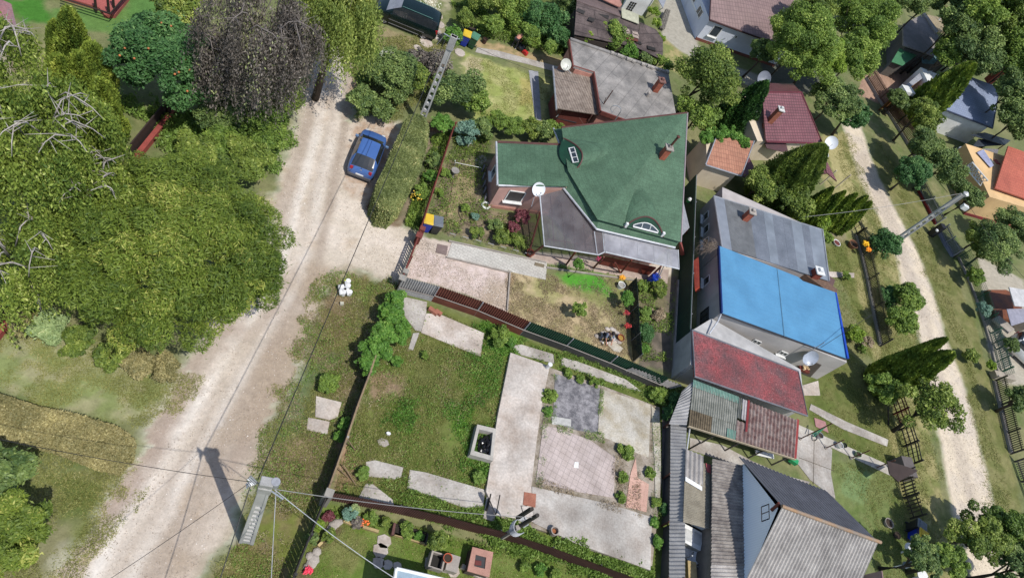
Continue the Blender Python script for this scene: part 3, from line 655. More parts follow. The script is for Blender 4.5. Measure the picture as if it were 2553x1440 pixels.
# junk between the two houses
t = wthing('scrap_heap', 'old grey table and bent metal frames under the annex edge beside the green roof', 'scrap', P(1420, 300))
MB().box(P(1412, 290, 1.0), (1.5, .8, .06), .3, .1).build('panel', mat('dark_sheet', S(64, 66, 76), .5), t)
MB().tube([P(1402, 276, 1.4), P(1420, 305, .6)], .03, 6).tube([P(1386, 292, 1.2), P(1402, 278, 1.3)], .03, 6).tube([P(1440, 282, 1.3), P(1470, 300, 1.3)], .04, 6).build('frame', GALV, t)
MB().tube([P(1446, 283, 1.4), P(1436, 304, .9)], .05, 6).build('red_bar', mat('red_bar', S(190, 60, 36), .5), t)
t = MB().sheet([P(1384, 308, .5), P(1392, 298, .6), P(1414, 310, .5), P(1398, 322, .4)], .05).build('rusty_sheet', mat('rust_sheet', S(158, 70, 50), .8, col2=S(120, 56, 44)))
tag(t, 'rust red metal sheet lying below the left edge of the green roof', 'metal sheet')
for k, (a, b, lab) in enumerate((((1458, 316, 3.6), (1484, 272, 4.6), 'brown pipe bracket standing on the far edge of the green roof'), ((1528, 308, 4.0), (1546, 277, 4.8), 'grey hooked antenna mast on the far edge of the green roof'))):
    t = wthing('antenna_mast', lab, 'antenna', P(*a), group='masts on the edge of the green roof'); A_, B_ = P(*a), P(*a)+Vector((0, .1, 1.0))
    MB().tube([A_, B_], .035, 8).build('mast', RUSTY if k == 0 else GALV, t)
    if k: MB().tube([B_+Vector((.35*math.cos(x)-.35, 0, .3*math.sin(x))) for x in np.linspace(0, 4.5, 12)], .02, 6).build('hook', GALV, t)
    else: MB().tube([A_+Vector((-.6, .15, .35)), A_, A_+Vector((.4, -.1, .5))], .025, 6).build('stay', RUSTY, t)

# ---------- wrecked brown shed behind ----------
t = wthing('brown_barn', 'long barn with a patched brown felt roof full of holes', 'barn', P(1540, 70))
BF = mat('brown_felt', S(118, 104, 100), .95, col2=S(88, 76, 74), scale=1.2, var=.35, stain=.3, tex=dict(w=7, h=.9, gap=.04, dark=.45, v=.8), fine=.2, bump=.3)
Zb = 2.3
br = MB(); br.sheet([P(*q, Zb+(.5 if i in (1, 2) else 0)) for i, q in enumerate(((1432, 86), (1438, 4), (1596, 55), (1586, 118)))], .06)
br.sheet([P(1587, 118, Zb), P(1597, 56, Zb+.5), P(1636, 74, Zb+.3), P(1653, 100, Zb+.1), P(1652, 150, Zb)], .06)
rb = br.build('roof', BF, t)
br2 = MB().sheet([P(1438, 2, Zb+.55), P(1436, -30, 2.2), P(1550, -10, 2.2), P(1549, 42, Zb+.55)], .05); child(br2.build('far_slope', mat('brown_felt_far', S(132, 112, 108), .95, tex=dict(w=7, h=.9, gap=.02, dark=.7, v=.85), scale=1.3), t), rb)
for q in (((1437, 28), (1456, 36)), ((1480, 29), (1516, 48)), ((1466, 50), (1480, 55))):
    a, b = P(*q[0], Zb+.4), P(*q[1], Zb+.4); child(MB().sheet([a, b, b+Vector((.05, .45, .03)), a+Vector((.05, .45, .03))], .03).build('felt_patch', mat('black_patch', S(62, 58, 56), .9), t), rb)
for q in ((1562, 76), (1584, 84), (1561, 82), (1584, 90)): child(MB().box(P(*q, Zb+.32), (.55, .42, .04), .3).build('pale_board', mat('pale_ply', S(196, 176, 162), .8), t), rb)
for q, s in (((1624, 121), (.75, .4)), ((1592, 107), (.5, .3)), ((1564, 58), (.4, .3))): child(MB().box(P(*q, Zb+.12), (s[0], s[1], .05), .3).build('roof_hole', DARKIN, t), rb)
for k in range(3): MB().tube([P(1562, 92+k*2, Zb+.3), P(1590, 99+k*2, Zb+.3)], .05, 5).build('batten', REDW, t)
MB().prism([(q.x, q.y) for q in (P(1436, 86, Zb), P(1440, 8, Zb+.4), P(1590, 60, Zb+.3), P(1650, 104, Zb), P(1649, 146, Zb), P(1580, 116, Zb))], 0, Zb-.25).build('wall', mat('barn_wall', S(70, 60, 54), .9), t)
child(MB().sheet([P(1549, 20, Zb+.7), P(1592, 36, Zb+.7), P(1593, 60, Zb+.62), P(1551, 44, Zb+.62)], .04).build('cream_sheet', mat('cream_sheet', S(206, 204, 176), .7), t), rb)
t = wthing('white_outbuilding', 'small white rendered outbuilding with a grid of dark vent blocks', 'outbuilding', P(1580, 20))
WV = [P(1548, 24), P(1600, 40), P(1625, 10), P(1570, -30)]
WM = mat('white_render', (.74, .74, .75), .9, col2=(.64, .64, .66), scale=1.5, fine=.05)
MB().prism([(q.x, q.y) for q in WV], 0, 2.6).build('wall', WM, t)
for i in range(4):
    for j in range(3): MB().box(wallpt(1574+j*5.4-i*3.6, 6+j*1.7+i*5.5, WV[0], WV[1])+Vector((0, -.02, 0)), (.15, .06, .15), .3).build('vent_block', DARKIN, t)
t = wthing('roof_slab_annex', 'pink tile strip roof between the brown barn and the white outbuilding', 'lean-to', P(1530, 10))
MB().sheet([P(1490, -8, 2.9), P(1545, 18, 2.9), P(1551, 12, 3.0), P(1535, -20, 3.0)], .08).build('roof', mat('pinkish_tile', S(196, 142, 126), .85, scale=4), t)

# ---------- big white house, top ----------
t = wthing('white_house', 'tall white and pale blue rendered house with a brown tiled roof', 'house', P(1850, 60))
BT = mat('brown_tile', S(160, 134, 130), .7, col2=S(146, 120, 118), scale=.6, tex=dict(w=.32, h=.42, gap=.03, dark=.6, v=.9, off=0), bump=.4, fine=.05)
ZW = 2.35
eL, eR = P(1769, 50, ZW), P(1975, 124, ZW); rt = MB().sheet([eL, eR, P(1990, 10, 3.6), P(2010, -70, 4.8), P(1776, -70, 4.2)], .1).build('roof', BT, t)
child(MB().tube([eL, eR], .09, 8).tube([eL, P(1776, -70, 4.2)], .07, 6).build('gutter', mat('dark_brown_gutter', S(74, 44, 44), .5), t), rt)
uw = under_eave(eL, P(1975, 124, ZW), 1, .2, .15); w0 = Vector((*uw[0], 0)); w1 = Vector((*uw[1], 0)); w2_ = P(1675, -60)+(w0-P(1734, 100))
up = w2_-w0
WB = mat('pale_blue_render', S(228, 234, 246), .9, col2=S(218, 224, 238), scale=1, fine=.02)
MB().prism([(w0.x, w0.y), (w1.x, w1.y), (w1.x+up.x, w1.y+up.y), (w2_.x, w2_.y)], 0, ZW-.1).build('wall', WB, t)
MB().prism([(w0.x-.04, w0.y-.05), (w1.x, w1.y-.05), (w1.x, w1.y+.1), (w0.x-.04, w0.y+.1)], 0, .28).build('plinth', mat('brown_plinth', S(140, 84, 70), .9, scale=3), t)
window(t, w0, w1, 1784, 78, .95, 1.15, bars=0)
window(t, w0, w1, 1835, 92, .3, .3, bars=0, sill=False)
window(t, w2_, w0, 1745, 30, 1.1, .8, bars=1, sill=False); window(t, w2_, w0, 1731, 14, 1.5, .12, bars=3, sill=False, pane=DARKIN)
window(t, w2_, w0, 1728, -2, 1.1, .5, bars=1, sill=False)
t = wthing('plank_stack', 'stack of grey timber planks leaning beside the concrete path by the white house', 'timber stack', P(1656, 60))
for k in range(9): MB().box(P(1652+k*1.3, 46+k*.6, .35+.03*(k % 3)), (.13, 2.6+.15*(k % 4), .1), -.12+.02*(k % 3), .12).build('plank', mat('grey_plank', S(140, 134, 124), .9, scale=4, col2=S(88, 84, 78)), t)
t = wthing('grey_metal_awning', 'folded grey metal awning roof at the top edge above the concrete path', 'awning', P(1650, 0))
MB().sheet([P(1630, -20, 2.2), P(1653, 20, 2.0), P(1665, -10, 2.0)], .04).build('sheet', GUT, t)
MB().tube([P(1653, 20, 2.0), P(1653, 20, 0)], .04, 6).build('post', GALV, t)

# ---------- cream house with orange tiles ----------
CREAM = mat('cream_render', S(232, 216, 192), .9, col2=S(222, 204, 178), scale=1.4, fine=.03)
OT = mat('orange_tile', S(206, 150, 122), .85, col2=S(176, 118, 96), scale=1.6, var=.9, tex=dict(w=.22, h=.38, gap=.02, dark=.55, v=.85, off=0), bump=.5)
t = wthing('cream_tile_cottage', 'small cream cottage with a faded orange tile roof half covered by vine', 'cottage', P(1800, 400))
q = [P(1788, 335, 3.05), P(1759, 411, 2.3), P(1848, 439, 2.3), P(1880, 352, 3.05)]
rt = MB().sheet(q, .1).build('roof', OT, t)
child(MB().tube([q[0], q[1]], .06, 6).tube([q[1], q[2]], .06, 6).tube([q[2], q[3]], .06, 6).build('gutter', GUT, t), rt)
MB().prism(under_eave(q[1], q[2], 2.6), 0, [2.15, 2.15, 2.75, 2.75]).build('wall', CREAM, t)
MB().sheet([P(1846, 400, 1.4), P(1846, 438, 1.3), P(1875, 448, 1.1), P(1885, 425, 1.2), P(1866, 388, 1.4)], .05).build('side_roof', mat('maroon_sheet', S(118, 66, 74), .6, scale=2), t)
# ---------- maroon house ----------
t = wthing('maroon_roof_house', 'cream house with a maroon tiled roof and a tall orange chimney', 'house', P(1960, 300))
MT = mat('maroon_tile', S(150, 96, 100), .5, col2=S(134, 80, 86), scale=1.2, tex=dict(w=.3, h=.24, gap=.035, dark=.42, v=.9, off=0), bump=.6)
q = [P(1900, 230, 4.2), P(1997, 230, 4.2), P(2050, 358, 2.5), P(1910, 353, 2.5), P(1893, 302, 3.1)]
rt = MB().sheet([q[0], q[1], q[2], q[3]], .12).build('roof', MT, t)
child(MB().tube([q[3], q[2], q[1]], .09, 6).tube([q[0], q[1]], .07, 6).build('roof_trim', mat('maroon_trim', S(120, 52, 62), .5), t), rt)
far = MB().sheet([q[0], q[1], q[1]+Vector((.9, 4, -1.7)), q[0]+Vector((.9, 4, -1.7))], .12).build('far_slope', MT, t); child(far, rt)
MB().prism(under_eave(q[3]+(q[3]-q[2]).normalized()*.9, q[2], 4.6), 0, [2.3, 2.3, 3.0, 3.0]).build('wall', CREAM, t)
chimney(t, P(1856, 368, 0), 4.5, .42, capm=mat('white_cap', (.75, .74, .7), .7), m=mat('orange_brick', S(190, 120, 90), .85, col2=S(160, 96, 72), scale=3), rz=.2)
MB().sheet([P(1905, 352, 2.2), P(1960, 358, 2.2), P(1966, 382, 1.9), P(1912, 370, 1.9)], .06).build('awning', mat('dark_maroon', S(86, 46, 52), .6), t)
t = wthing('maroon_porch', 'small maroon tiled porch roof on white posts by the road verge', 'porch', P(2060, 420))
pr = [P(2030, 408, 2.3), P(2044, 375, 2.3), P(2058, 395, 2.5), P(2088, 455, 2.0), P(2060, 444, 2.3), P(2036, 440, 1.9)]
MB().sheet([P(2046, 388, 2.3), P(2058, 395, 2.5), P(2087, 452, 2.0), P(2061, 430, 2.3)], .08).sheet([P(2032, 436, 1.9), P(2044, 392, 2.2), P(2056, 398, 2.45), P(2062, 432, 2.28)], .08).build('roof', MT, t)
for q in ((2045, 460), (2080, 470)): MB().tube([P(*q), P(*q)+Vector((0, 0, 1.9))], .06, 6).build('post', CREAM, t)
MB().box(P(2054, 377, 2.4), (.5, 1.3, .35), .1).build('wall_stub', WHITE, t)
dish('satellite_dish', 'white satellite dish above the small maroon porch beside the road', P(2073, 356, 3.2), (-.2, -.75, .7), .55, foot=P(2056, 376, 2.6), group='satellite dishes on the houses')
dish('satellite_dish', 'grey satellite dish with a scratched face by the tip of the dark cypress', P(1905, 196, 3.6), (.1, -.8, .7), .62, mat('grey_mesh', (.22, .24, .28), .5, scale=6), foot=P(1896, 215, 3.0), group='satellite dishes on the houses')

# ---------- grey metal house and blue house ----------
t = wthing('grey_metal_house', 'grey house under a patched grey sheet metal roof with a brick chimney', 'house', P(1900, 590))
GM = mat('grey_sheet_roof', S(140, 146, 156), .45, col2=S(112, 118, 128), scale=.6, metal=.15, tex=dict(w=30, h=.95, gap=.012, dark=.8, v=.84, off=0), fine=.03)
_uvrot = GM
ZG = 2.75
gq = [P(1780, 488, ZG), P(1800, 616, ZG), P(1990, 692, ZG), P(2067, 700, ZG), P(2050, 572, ZG)]
rt = MB()
# strips of sheet of differing grey, each lapped over the next
cols = [mat('zinc_a', S(150, 156, 166), .5, scale=.7, fine=.02), mat('zinc_b', S(122, 124, 126), .7, col2=S(98, 100, 102), scale=1.5), mat('zinc_c', S(132, 138, 148), .5, col2=S(112, 118, 128), scale=1.2), mat('zinc_d', S(148, 156, 166), .45, scale=.8, fine=.02)]
rt = MB(); edges = [0, .09, .31, .44, .52, .62, .70, .80, .87, 1]; top = (gq[0], gq[4]); bot = (gq[1], gq[3])
kind = [0, 1, 2, 3, 2, 2, 3, 2, 3]
for i in range(9):
    a, b = edges[i], edges[i+1]; rt.mi = kind[i]; dz = Vector((0, 0, .006*(i % 2)))
    rt.sheet([top[0].lerp(top[1], a)+dz, bot[0].lerp(bot[1], a)+dz, bot[0].lerp(bot[1], b)+dz, top[0].lerp(top[1], b)+dz], .05)
rt = rt.build('roof', cols, t)
child(MB().tube([gq[0], gq[1]], .06, 6).tube([gq[4], gq[3]], .07, 6).tube([gq[0], gq[4]], .04, 6).build('gutter', GUT, t), rt)
xw = 20.3
WG = mat('grey_render', S(196, 188, 184), .9, col2=S(180, 172, 168), scale=1.2, fine=.03)
gw = [(20.42, 31.6), (gq[3].x-.25, gq[3].y+.1), (gq[4].x-.25, gq[4].y-.2), (20.42, 37.6)]
MB().prism(gw, 0, ZG-.07).build('wall', WG, t)
for q in ((1760, 540), (1761, 572), (1760, 605)): window(t, gw[3], gw[0], q[0], q[1], .75, .7, bars=0)
chimney(t, P(1856, 546, ZG), .85, .42, rz=.1, pot=False)
ct = chimney(t, P(2024, 690, ZG-.3), .75, .55, rz=.2, m=mat('red_brick', S(160, 76, 58), .85, scale=4), capm=WHITE)
MB().box(P(2046, 690, 2.3), (1.9, .8, .5), -.35).build('masonry_stub', mat('brown_slab', S(120, 92, 88), .9, scale=3), t)
MB().box(P(2030, 708, 2.1), (3.0, .8, 1.0), -.3).build('brick_stub', mat('raw_brick', S(150, 120, 100), .9, col2=S(84, 62, 52), scale=5, var=1), t)

t = wthing('blue_roof_house', 'off-white house with a bright blue ribbed metal roof', 'house', P(1950, 780))
BL = mat('blue_sheet', S(98, 158, 198), .42, col2=S(90, 148, 188), scale=.8, var=.5, fine=.03, stain=.1)
ZB = 2.85
b0, b1, b2, b3, b4, b5 = P(1795, 613, ZB), P(1800, 780, ZB-.1), P(2110, 893, ZB-.1), P(2082, 728, ZB), P(2002, 700, ZB), P(1990, 690, ZB)
rt = MB().sheet([b0, b1, b2, b3, b4, b5], .06)
for k in range(1, 15):
    u = k/15; a, b = b1.lerp(b0, u), b2.lerp(b3, u*.98)
    # faint laps run along the sheet length, stopping at the stepped edge
    if u > .86: b = a.lerp(b, .6)
    rt.tube([a+Vector((0, 0, .004)), b+Vector((0, 0, .004))], .007, 4)
rt = rt.build('roof', BL, t)
BD = mat('royal_blue', S(30, 80, 200), .35, fine=.02)
child(MB().box((b2+b3)/2+Vector((.06, 0, 0)), (.14, (b2-b3).length, .12), math.atan2((b3-b2).y, (b3-b2).x)-math.pi/2).build('verge_flashing', BD, t), rt)
child(MB().box((b0+b1)/2+Vector((-.04, 0, -.06)), (.1, (b0-b1).length, .2), math.atan2((b0-b1).y, (b0-b1).x)-math.pi/2).build('edge_flashing', mat('navy_blue', S(24, 52, 120), .4), t), rt)
child(MB().tube([b1+Vector((0, -.05, -.05)), b2+Vector((0, -.05, -.05))], .06, 6).build('gutter', mat('dark_gutter', S(60, 58, 62), .5), t), rt)
sm = MB(); sa, sb = P(1938, 669, ZB+.02), P(1956, 838, ZB-.06); sm.tube([sa, sb], .02, 4); child(sm.build('lap_joint', mat('pale_blue_joint', S(140, 190, 214), .6), t), rt)
WW = mat('offwhite_render', S(204, 198, 192), .9, col2=S(194, 188, 182), scale=.8, fine=.02)
bc = P(2037, 945); bw = [(20.42, 26.45), (bc.x, bc.y), (bc.x-.35, bc.y+4.6), (28.6, 31.3), (20.42, 31.55)]
MB().prism(bw, 0, ZB-.2).build('wall', WW, t)
for q in ((1886, 852), (1952, 880)): window(t, bw[0], bw[1], q[0], q[1], .62, .42, bars=1)
window(t, (20.42, 31.5), (20.42, 26.5), 1757, 795, 1.5, .9, bars=2, fm=mat('black_frame', (.03, .03, .03), .5), sill=False)
window(t, (20.42, 31.5), (20.42, 26.5), 1762, 700, .7, .7, bars=0)
MB().sheet([wallpt(2000, 930, bw[0], bw[1])+Vector((0, -.03, 0)), wallpt(2018, 940, bw[0], bw[1])+Vector((0, -.03, 0)), wallpt(2048, 908, bw[0], bw[1])+Vector((0, -.03, 0)), wallpt(2030, 900, bw[0], bw[1])+Vector((0, -.03, 0))], .03).build('door', mat('grey_brown_door', S(104, 94, 86), .7), t)
MB().tube([P(1798, 782, 2.7), P(1790, 800, 2.4), P(1768, 832, 2.15)], .05, 8).build('downpipe', mat('pale_gutter', (.6, .6, .6)), t)
dish('satellite_dish', 'large pale blue-grey satellite dish on the off-white wall below the blue roof', P(2021, 892, 2.25), (.0, -.85, .55), .52, mat('blue_grey_enamel', S(196, 204, 218), .35, fine=.02), foot=wallpt(2010, 905, bw[0], bw[1]), group='satellite dishes on the houses')
t = wthing('wall_planter', 'wooden box of cream flowers on the off-white wall under the large dish', 'planter', P(2005, 915))
pp = wallpt(2003, 915, bw[0], bw[1])+Vector((0, -.2, 0)); MB().box(pp, (.8, .3, .2), .05).build('box', REDW, t)
leafcloud('flowers', pp+Vector((0, 0, .2)), (.4, .18, .15), 260, .05, leafmat('cream_bloom', S(225, 205, 165), S(235, 215, 180), S(150, 50, 60)), t, nc=8, seed=5)
t = wthing('red_box', 'long red wooden chest against the shaded grey wall left of the blue roof', 'chest', P(1736, 680))
MB().sheet([P(1729, 650, 1.3), P(1732, 718, 1.3), P(1743, 712, 1.5), P(1741, 640, 1.5)], .5).build('chest', mat('red_plank', S(200, 96, 72), .6, tex=dict(w=4, h=.12, gap=.01, dark=.6, v=.85), col2=S(176, 66, 56)), t)

# ---------- red roof annexe ----------
t = wthing('red_roof_annex', 'low white annex with a lichen-speckled red flat roof in front of the blue house', 'annex', P(1870, 930))
RM = mat('red_roof_felt', S(160, 80, 82), .85, col2=S(118, 84, 86), scale=.9, var=.4, fine=.3, stain=.22)
_nt = RM.node_tree; _v = _nt.nodes.new('ShaderNodeTexVoronoi'); _v.inputs['Scale'].default_value = 3.8; _c = _nt.nodes.new('ShaderNodeTexCoord'); _nt.links.new(_c.outputs['Object'], _v.inputs['Vector'])
_r = _nt.nodes.new('ShaderNodeMapRange'); _r.inputs['From Min'].default_value = .10; _r.inputs['From Max'].default_value = .16; _r.inputs['To Min'].default_value = .42; _r.inputs['To Max'].default_value = 0; _nt.links.new(_v.outputs['Distance'], _r.inputs['Value'])
_g = _nt.nodes.new('ShaderNodeTexNoise'); _g.inputs['Scale'].default_value = .7; _nt.links.new(_c.outputs['Object'], _g.inputs['Vector'])
_gm = _nt.nodes.new('ShaderNodeMapRange'); _gm.inputs['From Min'].default_value = .42; _gm.inputs['From Max'].default_value = .56; _nt.links.new(_g.outputs['Fac'], _gm.inputs['Value'])
_mu = _nt.nodes.new('ShaderNodeMath'); _mu.operation = 'MULTIPLY'; _nt.links.new(_r.outputs[0], _mu.inputs[0]); _nt.links.new(_gm.outputs[0], _mu.inputs[1])
_mm = _nt.nodes.new('ShaderNodeMix'); _mm.data_type = 'RGBA'; _nt.links.new(_mu.outputs[0], _mm.inputs[0]); _pb = _nt.nodes['Principled BSDF']
_src = _pb.inputs['Base Color'].links[0].from_socket; _nt.links.new(_src, _mm.inputs[6]); _mm.inputs[7].default_value = (*S(196, 170, 158), 1); _nt.links.new(_mm.outputs[2], _pb.inputs['Base Color'])
ZR = 2.15
rq = [P(1726, 822, ZR+.05), P(1732, 938, ZR), P(2013, 1036, ZR-.05), P(1990, 925, ZR)]
rt = MB().sheet(rq, .12).build('roof', RM, t)
child(MB().tube([rq[i] for i in (0, 1, 2, 3)]+[rq[0]], .055, 6).build('roof_edging', mat('grey_edge', S(150, 150, 156), .5, metal=.3), t), rt)
MB().prism([(18.8, 22.35), (26.9, 22.6), (26.8, 25.3), (20.2, 26.3), (18.8, 24.75)], 0, ZR-.18).build('wall', mat('shade_white_render', S(206, 204, 202), .9, scale=1.2, fine=.02), t)
# ---------- patched lean-to ----------
t = wthing('patched_lean_to', 'open lean-to roofed with worn grey, green and rusty corrugated sheets', 'lean-to', P(1850, 1060))
l0, l1, l2, l3 = P(1728, 946, 2.0), P(1717, 1060, 1.75), P(1985, 1143, 1.75), P(1992, 1046, 2.0)
c_g = mat('grey_fibre', S(168, 168, 158), .9, col2=S(132, 134, 124), scale=2.5, var=.4, fine=.15); c_t = mat('teal_fibre', S(150, 186, 170), .9, col2=S(124, 160, 146), scale=2)
c_r = mat('rusty_fibre', S(126, 92, 88), .95, col2=S(176, 158, 150), scale=3, var=.4, fine=.3); c_b = mat('lichen_fibre', S(150, 134, 108), .95, col2=S(96, 84, 66), scale=4, fine=.3)
def piece(u0, u1, v0, v1, m, dz, pitch=.16, amp=.028):
    T = lambda u, v: l0.lerp(l3, u).lerp(l1.lerp(l2, u), v)+Vector((0, 0, dz))
    return MB().corr(T(u0, v0), T(u1, v0), T(u1, v1), T(u0, v1), pitch, amp).build('roof_sheet', m, t)
piece(0, .42, .0, .16, c_t, .03, .1); piece(0, .42, .1, .66, c_g, .015, .15, .035); piece(0, .2, .62, 1, c_b, 0, .15, .035); piece(.2, .42, .6, 1, c_g, -.012, .15, .035); piece(.34, .42, .8, 1, c_t, .03, .1)
piece(.42, .5, .55, 1, c_r, .01, .24, .05); piece(.5, 1, .02, 1, c_r, .0, .24, .05); piece(.455, .5, .02, .5, mat('white_fibre', S(214, 208, 206), .8), .05, .2, .04); piece(.42, .45, .02, .5, c_g, .04, .2, .05)
piece(.5, .52, .0, .75, mat('red_cap', S(160, 56, 58), .7), .07, .3, .01); piece(.975, 1, .0, 1, mat('red_cap'if 0 else 'red_cap2', S(176, 72, 70), .8), .03, .3, .01)
MB().box((l1+l2)/2+Vector((0, -.03, -.06)), ((l1-l2).length, .05, .14), math.atan2((l2-l1).y, (l2-l1).x)).build('fascia', mat('cream_board', S(206, 190, 160), .8), t)
for k in range(5):
    a = l1.lerp(l2, .04+.23*k); MB().tube([(a.x, a.y+.12, 0), (a.x, a.y+.12, 1.66)], .05, 6).build('post', mat('grey_timber', S(110, 104, 96), .9), t)
MB().prism([(19.0, 22.3), (26.6, 22.55), (26.6, 22.65), (19.0, 22.4)], 0, 1.7).build('back_wall', WW, t)

# ---------- corrugated boundary fence down the middle, tilted back to catch more sun ----------
FC = mat('slate_grey_fibre', S(190, 188, 186), .85, col2=S(158, 156, 156), scale=1.3, fine=.1)
t = wthing('leaned_fence', 'long leaning strip of grey corrugated sheets running down the middle between the plots', 'lean-to roof', (19.3, 14, 0))
fl_ = [(1692, 950), (1672, 1052), (1671, 1180), (1669, 1300), (1668, 1440), (1667, 1560)]; fr_ = [(1728, 948), (1712, 1056), (1709, 1180), (1708, 1300), (1708, 1440), (1708, 1560)]
for i in range(1, 5):
    a, b, c, d = P(*fl_[i], .85), P(*fl_[i+1], .85), P(*fr_[i+1], 1.4), P(*fr_[i], 1.4); MB().corr(a, b, c, d, .2, .035).build('panel', FC, t)
    MB().tube([Vector((d.x, d.y, 0)), d], .05, 6).build('post', RUSTY, t); MB().tube([Vector((a.x+.05, a.y, 0)), a], .05, 6).build('post', RUSTY, t)
    MB().box(((a.x+b.x)/2+.12, (a.y+b.y)/2, .42), (.04, abs(a.y-b.y)-.05, .82)).build('lower_wall', mat('dark_board2', S(96, 92, 88), .9), t)
a = P(1706, 1058, 1.0); MB().tube([a+Vector((.2, 0, .3)), P(1708, 1150, 1.3)], .05, 6).build('top_rail', mat('white_alu', (.7, .7, .7)), t)
t = wthing('corrugated_lean_roof', 'short run of grey corrugated sheet joining the middle fence to the red annex', 'lean-to roof', P(1700, 960))
MB().corr(P(1668, 1056, 1.5), P(1700, 975, 1.6), P(1730, 948, 1.95), P(1712, 1058, 1.75), .2, .035).build('sheet', FC, t)
MB().tube([P(1690, 1000, 0), P(1690, 1000, 0)+Vector((0, 0, 1.5))], .05, 6).build('post', RUSTY, t)

# ---------- A-frame house ----------
t = wthing('a_frame_house', 'house with a steep corrugated gable roof and a pale blue triangular gable', 'house', (25, 14, 0))
AS = mat('pale_asbestos', S(200, 194, 188), .9, col2=S(158, 152, 148), scale=1.5, var=.5, stain=.2, fine=.15); AD = mat('dark_asbestos', S(146, 144, 148), .85, col2=S(124, 122, 126), scale=1.6, fine=.12)
Zr = 5.0; R0_ = P(1950, 1262, Zr); R1 = P(2190, 1350, Zr)
E0 = P(1842, 1138, 2.1); E1 = P(2062, 1224, 2.1)
ra = MB().corr(E0, E1, R1, R0_, .25, .05).build('north_slope', AD, t)
dy = R0_-E0; F0_ = Vector((E0.x+.0, 2*R0_.y-E0.y, 2.1)); F1_ = Vector((R1.x+.1, 2*R1.y-E1.y, 2.1))
rb = MB().corr(R0_, R1, F1_, F0_, .19, .04).build('south_slope', AS, t)
MB().tube([R0_+Vector((-.05, 0, .05)), R1+Vector((.1, 0, .05))], .09, 8).build('ridge_cap', mat('ochre_ridge', S(176, 140, 106), .85, col2=S(150, 144, 136), scale=1.5), t)
gx0 = E0.x+.25; gy0 = E0.y-.35; gy1 = 2*R0_.y-gy0
PB = mat('blue_siding', S(238, 246, 255, 1), .7, col2=S(234, 243, 254, 1), stain=0, scale=1, tex=dict(w=9, h=.12, gap=.008, dark=.86, v=1, src='O', rot=0), fine=.01)
g_ = MB(); zg = 2.2; pk = R0_.y
vs = [(gx0, gy0, 0), (gx0, gy1, 0), (gx0, gy1, zg), (gx0, pk, Zr-.28), (gx0, gy0, zg)]
vs2 = [(v[0]+5.4, v[1], v[2]) for v in vs]
g_.add(vs+vs2, [(4, 3, 2, 1, 0), (5, 6, 7, 8, 9), (0, 1, 6, 5), (1, 2, 7, 6), (4, 0, 5, 9)]); g_.build('wall', PB, t)
window(t, (gx0, gy0), (gx0, gy1), 1908, 1277, .8, .62, flip=True, bars=1, sill=False, fm=mat('brown_frame', S(92, 76, 70), .6), pane=mat('blue_glass', S(92, 122, 140), .1, fine=0))
child(MB().box((gx0-.12, gy0-2.05, 3.0), (.1, .5, .62), 0).build('shutter', mat('brown_frame', S(92, 76, 70)), t), t.children[-1]) if 0 else None
MB().tube([R0_+Vector((-.02, .2, -.15)), R0_+Vector((-.05, .0, -.7))], .1, 5).build('ridge_bracket', REDW, t)
MB().box(P(2172, 1440, 1.0), (.06, .5, 1.6)).build('side_wall_trim', mat('old_rose', S(170, 140, 140), .9), t)
# low corrugated roofs in front of the gable
LT = mat('mid_asbestos', S(172, 164, 156), .9, col2=S(124, 116, 112), scale=2, var=.4, stain=.2, fine=.2)
t = wthing('corrugated_shed', 'low shed with an old grey corrugated roof shaded by the blue gable', 'shed', (20.9, 13.5, 0))
k0, k1, k2, k3 = P(1776, 1142, 1.95), P(1856, 1160, 2.1), P(1868, 1480, 2.1), P(1772, 1480, 1.95)
for i in range(5):
    a, b = i/5, (i+1)/5; T = lambda u, v: k0.lerp(k1, u).lerp(k3.lerp(k2, u), v)
    m_ = AS if i == 4 else LT; dz = Vector((0, 0, .02*(i % 2)))
    MB().corr(T(0, a)+dz, T(0, b+.01)+dz, T(1, b+.01)+dz, T(1, a)+dz, .19, .035).build('roof_sheet', m_, t)
MB().prism([(k0.x+.2, k0.y-.15), (k1.x-.1, k1.y-.2), (k2.x-.1, k2.y), (k3.x+.2, k3.y)], 0, 1.85).build('wall', mat('old_wall', S(150, 140, 130), .9), t)
t = wthing('yellowed_lean_to', 'narrow lean-to of yellowed corrugated sheets between the middle fence and the shed', 'lean-to', (19.9, 14.5, 0))
k0, k1, k2, k3 = P(1710, 1118, 1.5), P(1771, 1142, 1.6), P(1770, 1318, 1.6), P(1704, 1300, 1.5)
T = lambda u, v: k0.lerp(k1, u).lerp(k3.lerp(k2, u), v)
YA = mat('yellow_fibre', S(172, 164, 146), .9, col2=S(140, 132, 116), scale=2, fine=.15)
MB().corr(T(0, 0), T(.72, 0), T(.72, .45), T(0, .45), .24, .045).build('roof_sheet', AS, t)
MB().corr(T(0, .42)+Vector((0, 0, -.02)), T(0, 1)-Vector((0, 0, .02)), T(1, 1)-Vector((0, 0, .02)), T(1, .42)-Vector((0, 0, .02)), .09, .018).build('roof_sheet', YA, t)
MB().corr(T(.72, .1)+Vector((0, 0, -.04)), T(.72, .5)-Vector((0, 0, .04)), T(1, .5)-Vector((0, 0, .04)), T(1, .1)-Vector((0, 0, .04)), .09, .018).build('roof_sheet', YA, t)
MB().sheet([T(.0, .4)+Vector((0, 0, .06)), T(.66, .46)+Vector((0, 0, .06)), T(.66, .52)+Vector((0, 0, .06)), T(0, .46)+Vector((0, 0, .06))], .02).build('white_strip', WHITE, t)
